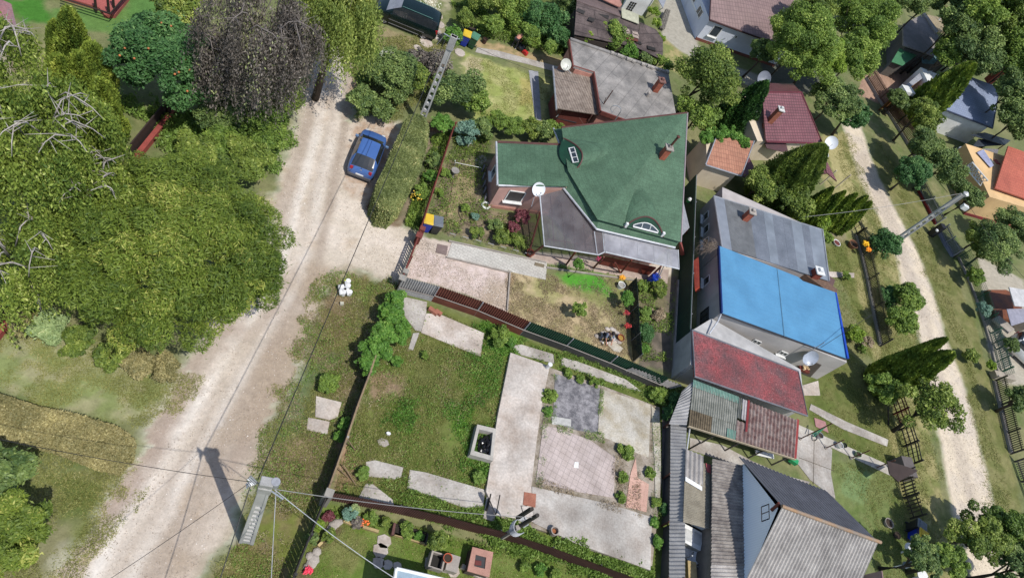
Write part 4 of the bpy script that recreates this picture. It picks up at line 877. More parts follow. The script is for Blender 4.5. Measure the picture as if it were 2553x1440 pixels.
MB().sheet([T(.8, .1)+Vector((0, 0, .03)), T(1, .1)+Vector((0, 0, .03)), T(1, .22)+Vector((0, 0, .03)), T(.86, .22)+Vector((0, 0, .03))], .02).build('red_scrap', mat('red_scrap', S(206, 96, 98), .7), t)
for q in ((1712, 1122), (1706, 1298), (1766, 1314)): MB().tube([P(*q, 0), P(*q, 0)+Vector((0, 0, 1.4))], .05, 6).build('post', mat('grey_timber', S(110, 104, 96)), t)

# ---------- far right houses ----------
t = wthing('slate_blue_house', 'white house with a slate blue tiled roof and a red chimney among the far trees', 'house', P(2400, 330))
SB = mat('slate_blue_tile', S(152, 164, 190), .6, col2=S(136, 148, 176), scale=.5, tex=dict(w=.3, h=.34, gap=.03, dark=.72, v=.93, off=0), bump=.4, fine=.03)
q = [P(2405, 186, 3.6), P(2492, 218, 3.6), P(2475, 320, 2.8), P(2351, 272, 2.8)]
rt = MB().sheet([q[0], q[1], q[2], q[3]], .12).build('roof', SB, t)
child(MB().tube([q[3], q[2]], .08, 6).tube([q[2], q[1]], .06, 6).build('gutter', mat('navy_trim', S(56, 64, 90), .5), t), rt)
MB().prism(under_eave(q[3], q[2], 6.5, .3), 0, 2.6).build('wall', WHITE, t)
chimney(t, q[1]+Vector((-1.2, .6, -.3)), 1.9, .75, m=mat('far_brick', S(190, 96, 80), .9), capm=CONC)
MB().sheet([P(2396, 338, .6), P(2412, 344, .6), P(2407, 352, .1), P(2392, 346, .1)], .02).build('notice_panel', mat('pale_panel', S(206, 206, 206), .8), t)
t = wthing('dark_carport', 'dark lean-to of poles and sheets beside the slate blue house', 'carport', P(2450, 360))
MB().sheet([P(2420, 336, 2.4), P(2455, 330, 2.2), P(2520, 350, 2.2), P(2505, 362, 2.3)], .06).sheet([P(2440, 346, 2.0), P(2500, 352, 2.1), P(2498, 362, 2.0), P(2424, 366, 1.9)], .05).build('roof', mat('dark_sheet2', S(58, 66, 76), .6, scale=1), t)
for qq in ((2425, 380), (2470, 385)): MB().tube([P(*qq), P(*qq)+Vector((0, 0, 1.9))], .06, 6).build('post', RUSTY, t)
t = wthing('orange_house', 'peach rendered house with a bright orange tile roof and a white lattice balcony', 'house', P(2480, 450))
q = [P(2514, 364, 3.9), P(2600, 395, 3.9), P(2600, 510, 3.1), P(2481, 469, 3.1)]
rt = MB().sheet(q, .12).build('roof', mat('bright_orange_tile', S(206, 112, 86), .7, col2=S(190, 98, 76), scale=.6, tex=dict(w=.3, h=.36, gap=.03, dark=.75, v=.93, off=0), bump=.4), t)
PE = mat('peach_render', S(238, 200, 146), .9, col2=S(228, 190, 138), scale=1, fine=.02)
a = P(2402, 534); b = P(2478, 552); MB().prism([(a.x, a.y), (b.x+3, b.y+.6), (b.x+3, b.y+8), (a.x-1, a.y+7)], 0, [2.75]*4).build('wall', PE, t)
MB().prism([(a.x-.06, a.y-.06), (b.x+3, b.y+.5), (b.x+3, b.y+.7), (a.x-.06, a.y+.1)], 0, .3).build('plinth', mat('red_plinth', S(150, 50, 56), .8), t)
# balcony floor, lattice railing, furniture cover
fl = [P(2412, 412, 2.3), P(2455, 370, 2.3), P(2490, 372, 2.3), P(2470, 440, 2.3), P(2454, 455, 2.3)]
MB().sheet(fl, .15).build('balcony_floor', mat('balcony_tile', S(150, 146, 150), .7), t)
ba, bb = P(2413, 412, 2.9), P(2452, 458, 2.9); rl = MB(); n = 5
for z in (.0, .75): rl.tube([ba+Vector((0, 0, z-.3)), bb+Vector((0, 0, z-.3))], .06, 6)
for i in range(n):
    p, q_ = ba.lerp(bb, i/n), ba.lerp(bb, (i+1)/n); lo = Vector((0, 0, -.3)); hi = Vector((0, 0, .45))
    for x, y in ((p+lo, q_+hi), (p+hi, q_+lo)): rl.tube([x, y], .035, 5)
    rl.tube([p+lo, p+hi], .04, 5)
rl.build('balcony_railing', WHITE, t)
MB().box(P(2462, 404, 2.6), (1.0, .5, .5), .5).build('balcony_cabinet', mat('grey_cab', S(110, 116, 120), .6), t); MB().box(P(2481, 406, 2.6), (.6, .6, .4), .5).build('red_chest', mat('red_chest', S(190, 76, 66), .6), t)
MB().sheet([P(2436, 380, 2.9), P(2452, 372, 2.9), P(2478, 412, 2.9), P(2470, 418, 2.9)], .04).build('white_shelf', mat('lilac_sheet', S(180, 184, 214), .6), t)
t = wthing('long_low_wall', 'white capped low wall running between the far trees and the peach house', 'wall', P(2390, 430))
MB().prism([(v.x, v.y) for v in (P(2366, 386), P(2372, 384), P(2412, 456), P(2402, 462))], 0, 1.2).build('wall', mat('pale_blue_cap', S(196, 204, 220), .8), t)
t = wthing('grey_slab_house', 'house with a bare grey slab roof shaded by trees, far up the right road', 'house', P(2270, 90))
MB().sheet([P(2252, 60, 3.0), P(2300, 36, 3.4), P(2340, 90, 3.2), P(2330, 140, 3.0), P(2252, 112, 2.8)], .15).build('roof', mat('slab_grey', S(164, 156, 154), .95, col2=S(136, 130, 128), scale=.8, fine=.1), t)
a = [P(2258, 118, 2.6), P(2328, 142, 2.6), P(2335, 96, 2.8), P(2298, 44, 3), P(2258, 66, 2.8)]
MB().prism([(v.x, v.y) for v in a], 0, 2.5).build('wall', mat('dark_render', S(110, 106, 100), .9), t)
MB().sheet([P(2300, 32, 3.5), P(2306, 30, 3.5), P(2340, 78, 3.4), P(2334, 82, 3.4)], .3).build('parapet', CONC, t)
t = wthing('green_shed', 'green metal shed roof beside the grey slab house', 'shed', P(2250, 140))
MB().sheet([P(2243, 120, 2.2), P(2292, 134, 2.2), P(2250, 164, 1.9), P(2223, 154, 1.9)], .06).build('roof', mat('green_metal', S(88, 150, 106), .5, scale=1, fine=.02), t)
MB().prism([(v.x, v.y) for v in (P(2246, 126, 2), P(2288, 136, 2), P(2252, 160, 1.9), P(2228, 152, 1.9))], 0, 1.7).build('wall', mat('dark_render', S(110, 106, 100)), t)
t = wthing('glass_lean_to', 'small glass roofed lean-to under the dark tree by the grey slab house', 'lean-to', P(2310, 150))
MB().sheet([P(2296, 134, 2.2), P(2344, 140, 2.3), P(2330, 160, 2.0), P(2300, 158, 1.9)], .04).build('roof', mat('sky_glass', S(170, 210, 214), .12, col2=S(60, 80, 84), scale=1.2, var=1), t)
MB().box(P(2312, 160, 1.0), (2.5, 1, 1.8), .2).build('wall', mat('dark_render', S(110, 106, 100)), t)
t = wthing('garden_gazebo', 'red gable roofed open gazebo on white posts at the far top right', 'gazebo', P(2350, 60))
MB().sheet([P(2335, 8, 3.2), P(2362, 14, 3.3), P(2386, 40, 2.9), P(2340, 20, 2.8)], .08).build('roof', mat('dull_red_roof', S(150, 86, 82), .8), t)
for qq in ((2348, 62), (2366, 66), (2334, 56)): MB().tube([P(*qq), P(*qq)+Vector((0, 0, 2.7))], .08, 6).build('post', WHITE, t)
MB().box(P(2350, 64, .2), (5, 3, .3), .5).build('floor', mat('timber_floor', S(176, 158, 124), .8), t)
t = wthing('white_flat_building', 'long white flat roofed building behind the tall cypress by the right road', 'outbuilding', P(2290, 200))
a = [P(2232, 236, 2.3), P(2298, 178, 2.3), P(2326, 176, 2.3), P(2258, 226, 2.3)]
MB().prism([(v.x, v.y) for v in a], 2.15, 2.3).build('roof', mat('offwhite_roof', S(176, 178, 186), .8), t)
MB().prism([(v.x+.3*0, v.y) for v in a], 0, 2.14).build('wall', mat('orange_wall', S(150, 96, 40), .9), t)
MB().box(P(2262, 226, 2.5), (1.4, 1.0, .4), .4).build('parapet_end', WHITE, t)
t = wthing('terrace_house', 'house corner with an orange tiled terrace and white canopy at the right edge', 'house', P(2530, 780))
MB().sheet([P(2508, 722, .5), P(2550, 740, .5), P(2545, 800, .5), P(2483, 790, .5), P(2462, 722, .5)], .4).build('terrace', mat('orange_tiles', S(150, 84, 44), .7, col2=S(96, 54, 40), scale=.8), t)
MB().sheet([P(2516, 715, 2.6), P(2600, 730, 2.6), P(2600, 768, 2.4), P(2530, 762, 2.4)], .08).build('canopy', mat('white_canopy', S(226, 224, 222), .6), t)
MB().prism([(v.x, v.y) for v in (P(2522, 812), P(2600, 780), P(2600, 850), P(2535, 830))], 0, 1.7).build('wall', mat('cream_wall2', S(216, 204, 184), .9), t)
MB().sheet([P(2475, 794, .5), P(2492, 786, .5), P(2530, 820, .9), P(2516, 828, .9)], .2).build('step_wall', mat('pale_step', S(206, 196, 184), .9), t)
MB().sheet([P(2510, 770, 2.0), P(2560, 768, 2.1), P(2560, 800, 2.0), P(2522, 812, 1.9)], .05).build('grey_awning', mat('lilac_grey', S(170, 168, 182), .7), t)
# ---------- corner pieces ----------
t = wthing('timber_cabin', 'corner of a dark timber cabin on a red painted base at the top left edge', 'cabin', P(250, 0))
MB().prism([(v.x, v.y) for v in (P(122, -10), P(248, 28), P(262, 46), P(288, 46), P(340, -20), P(340, -120), P(100, -120))], 0, .25).build('base', mat('red_base', S(186, 100, 92), .8, scale=1.5), t)
for a, b in (((240, 28), (262, 8)), ((272, 36), (276, -10)), ((284, 22), (312, -20))): MB().tube([P(*a, .2), P(*a, .2)+Vector((0, 0, 1.1))], .07, 6).build('post', mat('dark_timber', S(58, 46, 40), .8), t)
for z in (.35, .65, .95): MB().tube([P(150, -6, z), P(275, 34, z), P(318, -16, z)], .045, 5).build('rail', mat('dark_timber', S(58, 46, 40)), t)
t = wthing('left_roof', 'pink and grey felt roof corner at the top left edge beside white branches', 'roof', P(0, 60))
MB().prism([(v.x, v.y) for v in (P(-60, -30, 2.4), P(28, 10, 2.4), P(40, 60, 2.4), P(20, 110, 2.4), P(-60, 90, 2.4))], 2.2, 2.4).build('roof_surface', mat('pink_felt', S(168, 112, 112), .9, col2=S(140, 116, 122), scale=.8), t)
MB().prism([(v.x, v.y) for v in (P(-60, -30, 2.2), P(20, 8, 2.2), P(30, 60, 2.2), P(10, 104, 2.2), P(-60, 84, 2.2))], 0, 2.19).build('wall', CREAM, t)
# glazed roof of the bottom house (its eave only just enters the frame)
t = wthing('white_framed_roof', 'corner of a flat roof of pale glazing in a white frame at the bottom edge', 'roof', P(1050, 1440))
v = [P(988, 1416, 2.6), P(1142, 1452, 2.6), P(1180, 1640, 2.6), P(960, 1600, 2.6)]
MB().prism([(q.x, q.y) for q in v], 2.45, 2.58).build('glazing', mat('pale_glazing', S(170, 190, 204), .15, fine=0), t)
MB().tube([v[0]+Vector((0, 0, .03)), v[1]+Vector((0, 0, .03))], .07, 6).tube([v[0], v[3]], .07, 6).build('frame', WHITE, t)
c_ = sum(v, Vector())/4; MB().prism([(c_.x+(q.x-c_.x)*.9, c_.y+(q.y-c_.y)*.9) for q in v], 0, 2.44).build('wall', CREAM, t)
# ================= VEGETATION =================
BARK = mat('bark', S(104, 92, 80), .95, col2=S(70, 60, 52), scale=5, bump=.4); BIRCHB = mat('birch_bark', S(214, 206, 198), .8, col2=S(150, 140, 132), scale=4)
GREYB = mat('dry_twig', S(150, 140, 134), .9, scale=5)
LM = dict(
 feather=leafmat('feathery_leaf', S(66, 86, 32, 0.90), S(118, 134, 52, 0.90), S(160, 162, 84, 0.90)),
 birch=leafmat('birch_leaf', S(70, 92, 40, 1.04), S(128, 142, 62, 1.04), S(170, 176, 104, 1.04)),
 gold=leafmat('golden_conifer', S(70, 90, 34, 1.00), S(124, 138, 56, 1.00), S(150, 156, 72, 1.00), .15),
 deep=leafmat('fruit_leaf', S(44, 78, 40, 0.92), S(84, 120, 68, 0.92), S(112, 142, 86, 0.92)),
 purple=leafmat('purple_leaf', S(58, 54, 50, 1.0), S(112, 104, 96, 1.15), S(140, 148, 96, 1.1), .15),
 willow=leafmat('willow_leaf', S(84, 100, 48, 1.16), S(136, 146, 74, 1.16), S(170, 174, 104, 1.16)),
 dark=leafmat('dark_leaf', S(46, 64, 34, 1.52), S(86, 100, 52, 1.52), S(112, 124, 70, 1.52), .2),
 mid=leafmat('green_leaf', S(66, 88, 36, 1.12), S(110, 130, 56, 1.12), S(140, 154, 76, 1.12)),
 bright=leafmat('vine_leaf', S(66, 104, 40, 0.80), S(106, 146, 60, 0.80), S(146, 172, 86, 0.80)),
 lime=leafmat('lime_leaf', S(88, 116, 36, 0.92), S(130, 150, 56, 0.92), S(160, 172, 84, 0.92)),
 olive=leafmat('olive_leaf', S(58, 76, 32, 1.20), S(104, 118, 50, 1.20), S(136, 144, 76, 1.20)),
 hedge=leafmat('hedge_leaf', S(76, 88, 46, 0.88), S(122, 130, 78, 0.88), S(172, 166, 112, 0.88), .15),
 privet=leafmat('clipped_leaf', S(100, 98, 62, 0.84), S(146, 136, 92, 0.84), S(170, 160, 110, 0.84), .15),
 thuja=leafmat('thuja_leaf', S(52, 74, 26, 1.1), S(106, 120, 44, 1.3), S(136, 144, 62, 1.3), .1),
 dkthuja=leafmat('dark_thuja', S(26, 50, 26, 1.04), S(62, 94, 42, 1.04), S(86, 118, 54, 1.04), .1),
 grass=leafmat('grass_blade', S(96, 100, 50, 1.08), S(124, 124, 72, 1.08), S(146, 138, 96, 1.08), .2),
 weed=leafmat('weed_leaf', S(84, 108, 46, 1.04), S(110, 132, 62, 1.04), S(132, 146, 84, 1.04), .25),
 dry=leafmat('dry_weed', S(110, 96, 76, 0.88), S(150, 134, 108, 0.88), S(180, 168, 142, 0.88), .1),
 blue=leafmat('bluish_leaf', S(80, 112, 96), S(126, 156, 136), S(160, 184, 160), .2),
 plum=leafmat('plum_leaf', S(86, 40, 48), S(130, 74, 80), S(160, 110, 110), .2),
 pale=leafmat('pale_shrub', S(120, 140, 92), S(160, 176, 120), S(184, 190, 140), .25))
def core(C, R, k, par, m, seed=0, nm='inner_core'):
    """twiggy dark middle of a dense shrub"""
    rng = np.random.default_rng(seed); b = MB(); C = Vector(C)
    for i in range(k):
        d = Vector(sph(1, rng)[0]); d.z = abs(d.z)*.7+.1; b.tube([Vector((C.x, C.y, .1)), C+Vector((d.x*R[0], d.y*R[1], d.z*R[2]))*.75], .035, 4, .008)
    return b.build(nm, m, par)
def trunk(par, base, C, R, cc, m=BARK, r=.16, nb=8, seed=0, wob=.3):
    rng = random.Random(seed); b = MB(); base = Vector(base); top = Vector((C[0], C[1], C[2]+R[2]*.35))
    mid = base.lerp(top, .45)+Vector((rng.uniform(-wob, wob), rng.uniform(-wob, wob), 0))
    b.tube([base, mid, top], r, 8, r*.25).build('trunk', m, par, smooth=True)
    for i in range(nb):
        q = Vector(cc[rng.randrange(len(cc))]); s = mid.lerp(top, rng.uniform(0, .7)); k = s.lerp(q, .5)+Vector((0, 0, rng.uniform(-.2, .35)))
        MB().tube([s, k, q], r*.42, 6, .02).build('limb', m, par, smooth=True)
def tree(name, label, px, py, zc, rpx, n, size, lm, cat='tree', sq=(1, 1, .75), nc=70, clump=.3, asp=.45, group=None, seed=None, tr=True, bark=BARK, r=.14, nb=7, base=None, flat=.3, up=.4, lump=.2, boughs=None):
    if boughs is None: boughs = 0 if rpx < 44 else int(6+rpx/9)
    if size > .1: n = int(n*1.7); size *= .74
    C = P(px, py, zc); d = depth(C); rm = rpx*d/F; R = (rm*sq[0], rm*sq[1], rm*sq[2])
    bs = base if base is not None else Vector((C.x, C.y, 0)); seed = seed or int(px*7+py)
    t = wthing(name, label, cat, bs, group)
    _, cc, cr = leafcloud('crown', C, R, n, size, LM[lm], t, nc, asp, seed, clump, flat, up, lump=lump, boughs=boughs)
    if tr: trunk(t, bs, C, R, cc, bark, r, nb, seed)
    return t, C, R
G1 = 'deciduous trees around the gardens'
# --- left wood ---
tree('mimosa_tree', 'huge spreading olive green feathery-leaved tree overhanging the left side of the dirt road', 440, 628, 4.0, 268, 150000, .13, 'feather', sq=(1, 1, .62), boughs=46, nc=620, clump=.135, asp=.22, r=.3, nb=14, flat=.5, lump=.1, up=.25)
def birch(px, py, zc, rpx, ns, label, seed, L=(1.2, 3.6), sq=(1, 1, .6), lm='birch', br=BIRCHB, nbr=12, size=.085, name='weeping_birch', brr=.034, trk=True):
    C = P(px, py, zc); rm = rpx*depth(C)/F; R = np.array([rm*sq[0], rm*sq[1], rm*sq[2]]); t = wthing(name, label, 'tree', (C.x, C.y, 0), 'weeping trees on the left')
    weep('crown', C, R, ns, LM[lm], t, seed, size, .4, L); rg = random.Random(seed)
    MB().tube([(C.x, C.y, 0), (C.x+.2, C.y, C.z*.6), (C.x, C.y, C.z-.2)], .24, 8, .08).build('trunk', br, t, smooth=True)
    for i in range(nbr):
        a = rg.uniform(0, 6.28); q = rg.uniform(.6, 1.02); a0 = a+rg.uniform(-1.2, 1.2); q0 = rg.uniform(.15, .6); o = Vector((math.cos(a), math.sin(a), 0)); s = C+Vector((math.cos(a0)*R[0]*q0, math.sin(a0)*R[1]*q0, rg.uniform(-.2, .5)*R[2]))
        m1 = s.lerp(C+Vector((o.x*R[0]*q, o.y*R[1]*q, 0)), .5); m1.z = C.z+R[2]*rg.uniform(.8, 1.05); e = C+Vector((o.x*R[0]*q, o.y*R[1]*q, R[2]*rg.uniform(.3, .75)))
        b = MB().tube([s, s.lerp(m1, .6)+Vector((0, 0, .3)), m1, m1.lerp(e, .6)+Vector((0, 0, .15)), e], brr, 5, .014)
        for k in range(4):
            s2 = m1.lerp(e, rg.uniform(-.3, .7)); b.tube([s2, s2+Vector((rg.uniform(-.8, .8), rg.uniform(-.8, .8), rg.uniform(-.1, .3)))], .02, 4, .006)
        b.build('limb', br, t, smooth=True)
    return t
birch(95, 330, 7.5, 165, 2000, 'large weeping birch with white arching branches at the upper left edge', 11)
birch(50, 630, 5, 130, 1100, 'weeping birch with thin white branches at the left edge beside the mimosa', 12, nbr=9)
birch(215, 460, 6, 100, 900, 'weeping birch between the dark fruit tree and the mimosa', 13, nbr=9)
birch(-20, 130, 7.5, 110, 350, 'bare white-branched birch by the roof in the top left corner', 14, nbr=10, brr=.045)
birch(650, 70, 7.5, 150, 1250, 'weeping tree with dusky purple-grey foliage above the dirt road', 15, lm='purple', br=GREYB, nbr=16, brr=.028, size=.075, L=(1.2, 4.2), name='purple_weeping_tree')
birch(560, 130, 6.0, 70, 500, 'smaller grey-purple drooping tree left of the dirt road', 17, lm='purple', br=GREYB, nbr=6, brr=.03, size=.08, L=(1.2, 3.6), name='purple_weeping_tree')
birch(840, -10, 7.5, 120, 1500, 'green weeping willow hanging over the far end of the dirt road', 16, lm='willow', nbr=4, L=(1.6, 4.4), name='weeping_willow', br=BARK)
_, Cf, Rf = tree('fruit_tree', 'dark green fruit tree dotted with small orange fruit', 420, 165, 3.6, 128, 42000, .12, 'deep', nc=130, clump=.26, asp=.5)
rg = random.Random(4)
for i in range(26):
    a_ = rg.uniform(0, 6.28); e_ = rg.uniform(.25, 1.2); p = Cf+Vector((Rf[0]*math.cos(a_)*math.cos(e_), Rf[1]*math.sin(a_)*math.cos(e_), Rf[2]*math.sin(e_)))*rg.uniform(.9, 1.0); fr = MB().lathe([(0, -.06), (.045, -.04), (.06, 0), (.045, .04), (0, .06)], p, n=8)
    o = fr.build('orange_fruit', mat('orange_fruit_skin', S(226, 140, 84), .5), bpy.data.objects['fruit_tree'], smooth=True)
def cone(name, label, bx, by, tx, ty, wpx, n, lm, group=None, size=.09, seed=1, asp=.5, prof=.75, cat='conifer', upright=.9, brown=None):
    """upright conifer: foot at bearing bx,by; tip at tx,ty"""
    B0 = P(bx, by); 
    lo, hi = .3, 20
    dx, dy = tx-bx, ty-by; L_ = math.hypot(dx, dy)
    def pr(z):
        c = ROT.T@(np.array([B0.x, B0.y, z-CAMH])); return math.hypot(c[0]/c[2]*F+W/2-bx, c[1]/c[2]*F+HH/2-by)
    for _ in range(40):
        m_ = (lo+hi)/2
        if pr(m_) < L_: lo = m_
        else: hi = m_
    H_ = lo; rm = wpx*depth(B0+Vector((0, 0, H_*.4)))/F; t = wthing(name, label, cat, B0, group)
    rng = np.random.default_rng(seed); u = rng.uniform(0.02, 1, n)**1.0; rr = rm*np.minimum(1, (1-u)*1.25)**prof*np.minimum(1, .55+u*4)
    a = rng.uniform(0, 2*np.pi, n); lob = 1+.16*np.sin(a*5+u*9+seed)+.1*np.sin(a*11+u*23)+rng.normal(0, .05, n)
    d = rng.uniform(.62, 1, n)**.5; out = np.stack([np.cos(a), np.sin(a), np.zeros(n)], 1)
    p = np.array(B0)+out*(rr*d*lob)[:, None]; p[:, 2] = u*H_+rng.normal(0, .05, n)
    ax = unit(np.array([0, 0, upright])+out*.35+rng.normal(0, .3, (n, 3))); wv = unit(np.cross(ax, rng.normal(size=(n, 3))))
    sz = size*rng.uniform(.6, 1.3, n); cl = fbm(a*1.3+seed, u*H_*1.6, 1.0, seed, 2)
    quads('crown', p, ax, wv, sz, sz*asp, .5+(cl-.5)*1.3+rng.normal(0, .14, n), LM[lm], t)
    MB().tube([B0, B0+Vector((0, 0, H_*.93))], .12, 7, .02).build('trunk', BARK, t)
    return t, H_
G2 = 'golden conifers in the upper left garden'
for i, q in enumerate(((205, 250, 212, 20, 34, 'tall golden conifer beside the timber cabin'), (250, 290, 262, 110, 36, 'golden conifer next to the dark fruit tree'), (160, 190, 155, 52, 22, 'small round golden conifer by the stepping stone'), (180, 330, 190, 140, 38, 'golden conifer between the birches and the cabin'), (270, 360, 285, 200, 34, 'lowest golden conifer left of the fruit tree'), (225, 330, 232, 130, 36, 'golden conifer in the middle of the golden clump'))):
    cone('golden_conifer', q[5], *q[:4], q[4]*1.35, 16000, 'gold', G2, seed=30+i, prof=.38)
tree('dense_shrub', 'dense olive shrub at the top edge between the fruit tree and purple tree', 440, 20, 3, 70, 14000, .1, 'olive', cat='shrub', tr=False, nc=60)
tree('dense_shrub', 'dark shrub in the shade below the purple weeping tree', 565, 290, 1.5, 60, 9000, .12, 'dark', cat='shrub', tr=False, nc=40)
for i, q in enumerate(((700, 250, 46, 'bright green shrub at the roadside under the purple tree'), (655, 330, 60, 'rounded yellow-green shrub left of the road'), (620, 400, 60, 'leafy green shrub above the mimosa crown'), (560, 360, 50, 'yellow-green shrub between path and mimosa'), (480, 390, 60, 'bright shrub beside the red painted path wall'), (730, 215, 30, 'small roadside shrub nearest the road end'))):
    tree('roadside_shrub', q[3], q[0], q[1], 1.4, q[2], 13000, .1, 'mid' if i % 2 else 'olive', cat='shrub', tr=False, nc=50, group='shrubs along the left of the road', asp=.4, seed=60+i)
t = wthing('red_path_wall', 'low red painted wall showing between the shrubs left of the mimosa', 'wall', P(380, 340))
for a, b in (((340, 400), (440, 275)), ((175, 640), (215, 560)), ((-20, 860), (40, 790))):
    A_, B_ = P(*a), P(*b); d = B_-A_; MB().box((A_+B_)/2+Vector((0, 0, .2)), (d.length, .25, .4), math.atan2(d.y, d.x)).build('wall_section', mat('red_painted', S(176, 84, 76), .8), t)
    MB().box((A_+B_)/2+Vector((-.3, .1, .5)), (d.length, .06, 1.0), math.atan2(d.y, d.x)).build('picket_panel', mat('dark_picket', S(70, 54, 50), .8), t)
tree('pale_shrub', 'pale mint green shrub at the foot of the mimosa by the lawn', 125, 815, .7, 48, 9000, .07, 'pale', cat='shrub', tr=False, nc=50)
tree('low_shrub', 'brownish low shrub beside the pale mint shrub', 60, 800, .7, 38, 6000, .07, 'privet', cat='shrub', tr=False, nc=40)
for i, q in enumerate(((200, 850, 44), (280, 885, 42), (350, 905, 42), (410, 915, 40))):
    tree('low_shrub', ('low dry shrub edging the lawn under the mimosa, nearest the pale shrub', 'second low dry shrub edging the lawn under the mimosa', 'third low dry shrub edging the lawn, brown on top', 'low dry shrub nearest the road at the lawn corner')[i], q[0], q[1], .5, q[2], 7000, .06, 'privet' if i > 1 else 'olive', cat='shrub', tr=False, nc=50, group='dry shrubs edging the lawn', seed=80+i)
tree('ivy_patch', 'bright green climber under the mimosa at the far left', 60, 720, 1.0, 55, 9000, .08, 'bright', cat='shrub', tr=False, nc=50)
def ledge(name, label, outline, zt, lm, n, size=.06, cat='hedge', seed=1, round_=.3, corecol=None, bump=.06):
    """clipped hedge: a body following the outline, leaves over top and sides"""
    pts = [P(*q, zt) for q in outline]; c = sum(pts, Vector())/len(pts); t = wthing(name, label, cat, (c.x, c.y, 0))
    pl = np.array([[p.x, p.y] for p in pts]); m = len(pl); rng = np.random.default_rng(seed)
    bx = []; 
    while len(bx) < 1 or sum(map(len, bx)) < n:
        q = rng.uniform(pl.min(0), pl.max(0), (n, 2)); d = np.full(n, 1e9); ins = np.zeros(n, bool)
        for i in range(m):
            a, b = pl[i], pl[(i+1) % m]; e = b-a; l = e@e+1e-9; tt = np.clip(((q-a)@e)/l, 0, 1); d = np.minimum(d, np.hypot(*(q-a-tt[:, None]*e).T))
            ins ^= ((a[1] > q[:, 1]) != (b[1] > q[:, 1])) & (q[:, 0] < (b[0]-a[0])*(q[:, 1]-a[1])/(b[1]-a[1]+1e-12)+a[0])
        z = zt-round_*np.clip(1-d/round_, 0, 1)**2+(fbm(q[:, 0], q[:, 1], 2.5, seed)-.5)*bump*4+rng.normal(0, bump*.4, n)
        bx.append(np.column_stack([q, z])[ins])
    top = np.concatenate(bx)[:n]
    per = np.linalg.norm(np.roll(pl, -1, 0)-pl, axis=1); k = rng.choice(m, n//2, p=per/per.sum()); u = rng.random((n//2, 1))
    side = pl[k]*(1-u)+np.roll(pl, -1, 0)[k]*u; side = side+(side-pl.mean(0))/np.linalg.norm(side-pl.mean(0), axis=1, keepdims=True)*rng.normal(0, .05, (n//2, 1))
    side = np.column_stack([side, rng.uniform(.03, zt-round_*.5, n//2)])
    p = np.concatenate([top, side]); q = len(p)
    nm = unit(rng.normal(size=(q, 3))*.7+np.array([0, 0, .9])); ax = unit(np.cross(nm, rng.normal(size=(q, 3)))); wv = np.cross(nm, ax); sz = size*rng.uniform(.6, 1.3, q)
    quads('foliage', p, ax, wv, sz, sz*.5, .5+(fbm(p[:, 0], p[:, 1], 1.3, seed+2)-.5)*1.4+rng.normal(0, .2, q), LM[lm], t)
    cc = pl.mean(0); ip = cc+(pl-cc)*.93
    MB().prism([tuple(v) for v in ip], 0, zt-round_*.6).build('inner_core', mat('hedge_core_'+lm, corecol or S(70, 66, 44), .95, scale=6), t)  # solid fill added inside the leaves so nothing shows through
    return t
ledge('clipped_hedge', 'long clipped round-ended hedge beside the parked blue car', [(1022, 282), (1040, 278), (1060, 285), (1072, 308), (1068, 350), (1045, 420), (1008, 495), (982, 520), (950, 512), (935, 485), (942, 450), (968, 400), (996, 335), (1010, 298)], 1.9, 'hedge', 52000, .05, round_=.35, corecol=S(84, 84, 52))
ledge('low_clipped_hedge', 'wide low clipped hedge with browned top on the bottom left verge', [(-60, 960), (20, 985), (100, 1012), (200, 1035), (290, 1060), (330, 1090), (325, 1130), (290, 1165), (230, 1150), (140, 1110), (-60, 1060)], .9, 'privet', 60000, .05, seed=3, round_=.25, corecol=S(96, 90, 60), bump=.1)
# --- around the pole and the upper lawn ---
G3 = 'round dark shrubs by the far pole'
for i, q in enumerate(((975, 200, 68, 'dark', 'broad dark green shrub left of the upper concrete pole'), (1140, 240, 64, 'dark', 'broad dark green shrub right of the upper concrete pole'), (1030, 190, 40, 'olive', 'olive shrub touching the upper concrete pole'), (1180, 250, 40, 'mid', 'green shrub at the edge of the upper lawn'), (1090, 160, 36, 'purple', 'grey-purple shrub behind the upper concrete pole'), (1045, 150, 32, 'purple', 'small greyish shrub left of the pole head'), (905, 250, 36, 'dark', 'low bluish dark shrub at the road edge above the blue car'), (950, 275, 34, 'dark', 'low dark shrub just above the blue car'), (1130, 90, 24, 'bright', 'small bright green bush beside the pole head and the blue bin'))):
    tree('garden_shrub', q[4], q[0], q[1], 1.5 if q[2] > 35 else .9, q[2], int(130*q[2]*(q[2]/30)), .085, q[3], cat='shrub', tr=False, nc=60, group=G3, seed=90+i, sq=(1, 1, .85))
tree('climbing_rose', 'bright green leafy bush at the far end of the red front fence', 1105, 310, 1.2, 28, 4500, .08, 'bright', cat='shrub', tr=False, nc=30)
for i, q in enumerate(((1240, 300, 'mid'), (1280, 320, 'mid'), (1320, 318, 'olive'), (1350, 328, 'dark'), (1200, 322, 'dark'), (1165, 330, 'blue'), (1375, 322, 'mid'))):
    tree('hedge_bush', ('bush above the left end of the pink wing roof', 'second bush of the row above the pink wing', 'olive bush of the row above the pink wing', 'dark bush of the row nearest the green roof', 'dark bush behind the flower bed', 'pale spiky bush at the head of the flower bed', 'last bush squeezed by the green roof edge')[i], q[0], q[1], 1.0, 30, 5200, .08, q[2], cat='shrub', tr=False, nc=34, group='bushes behind the pink wing', seed=110+i)
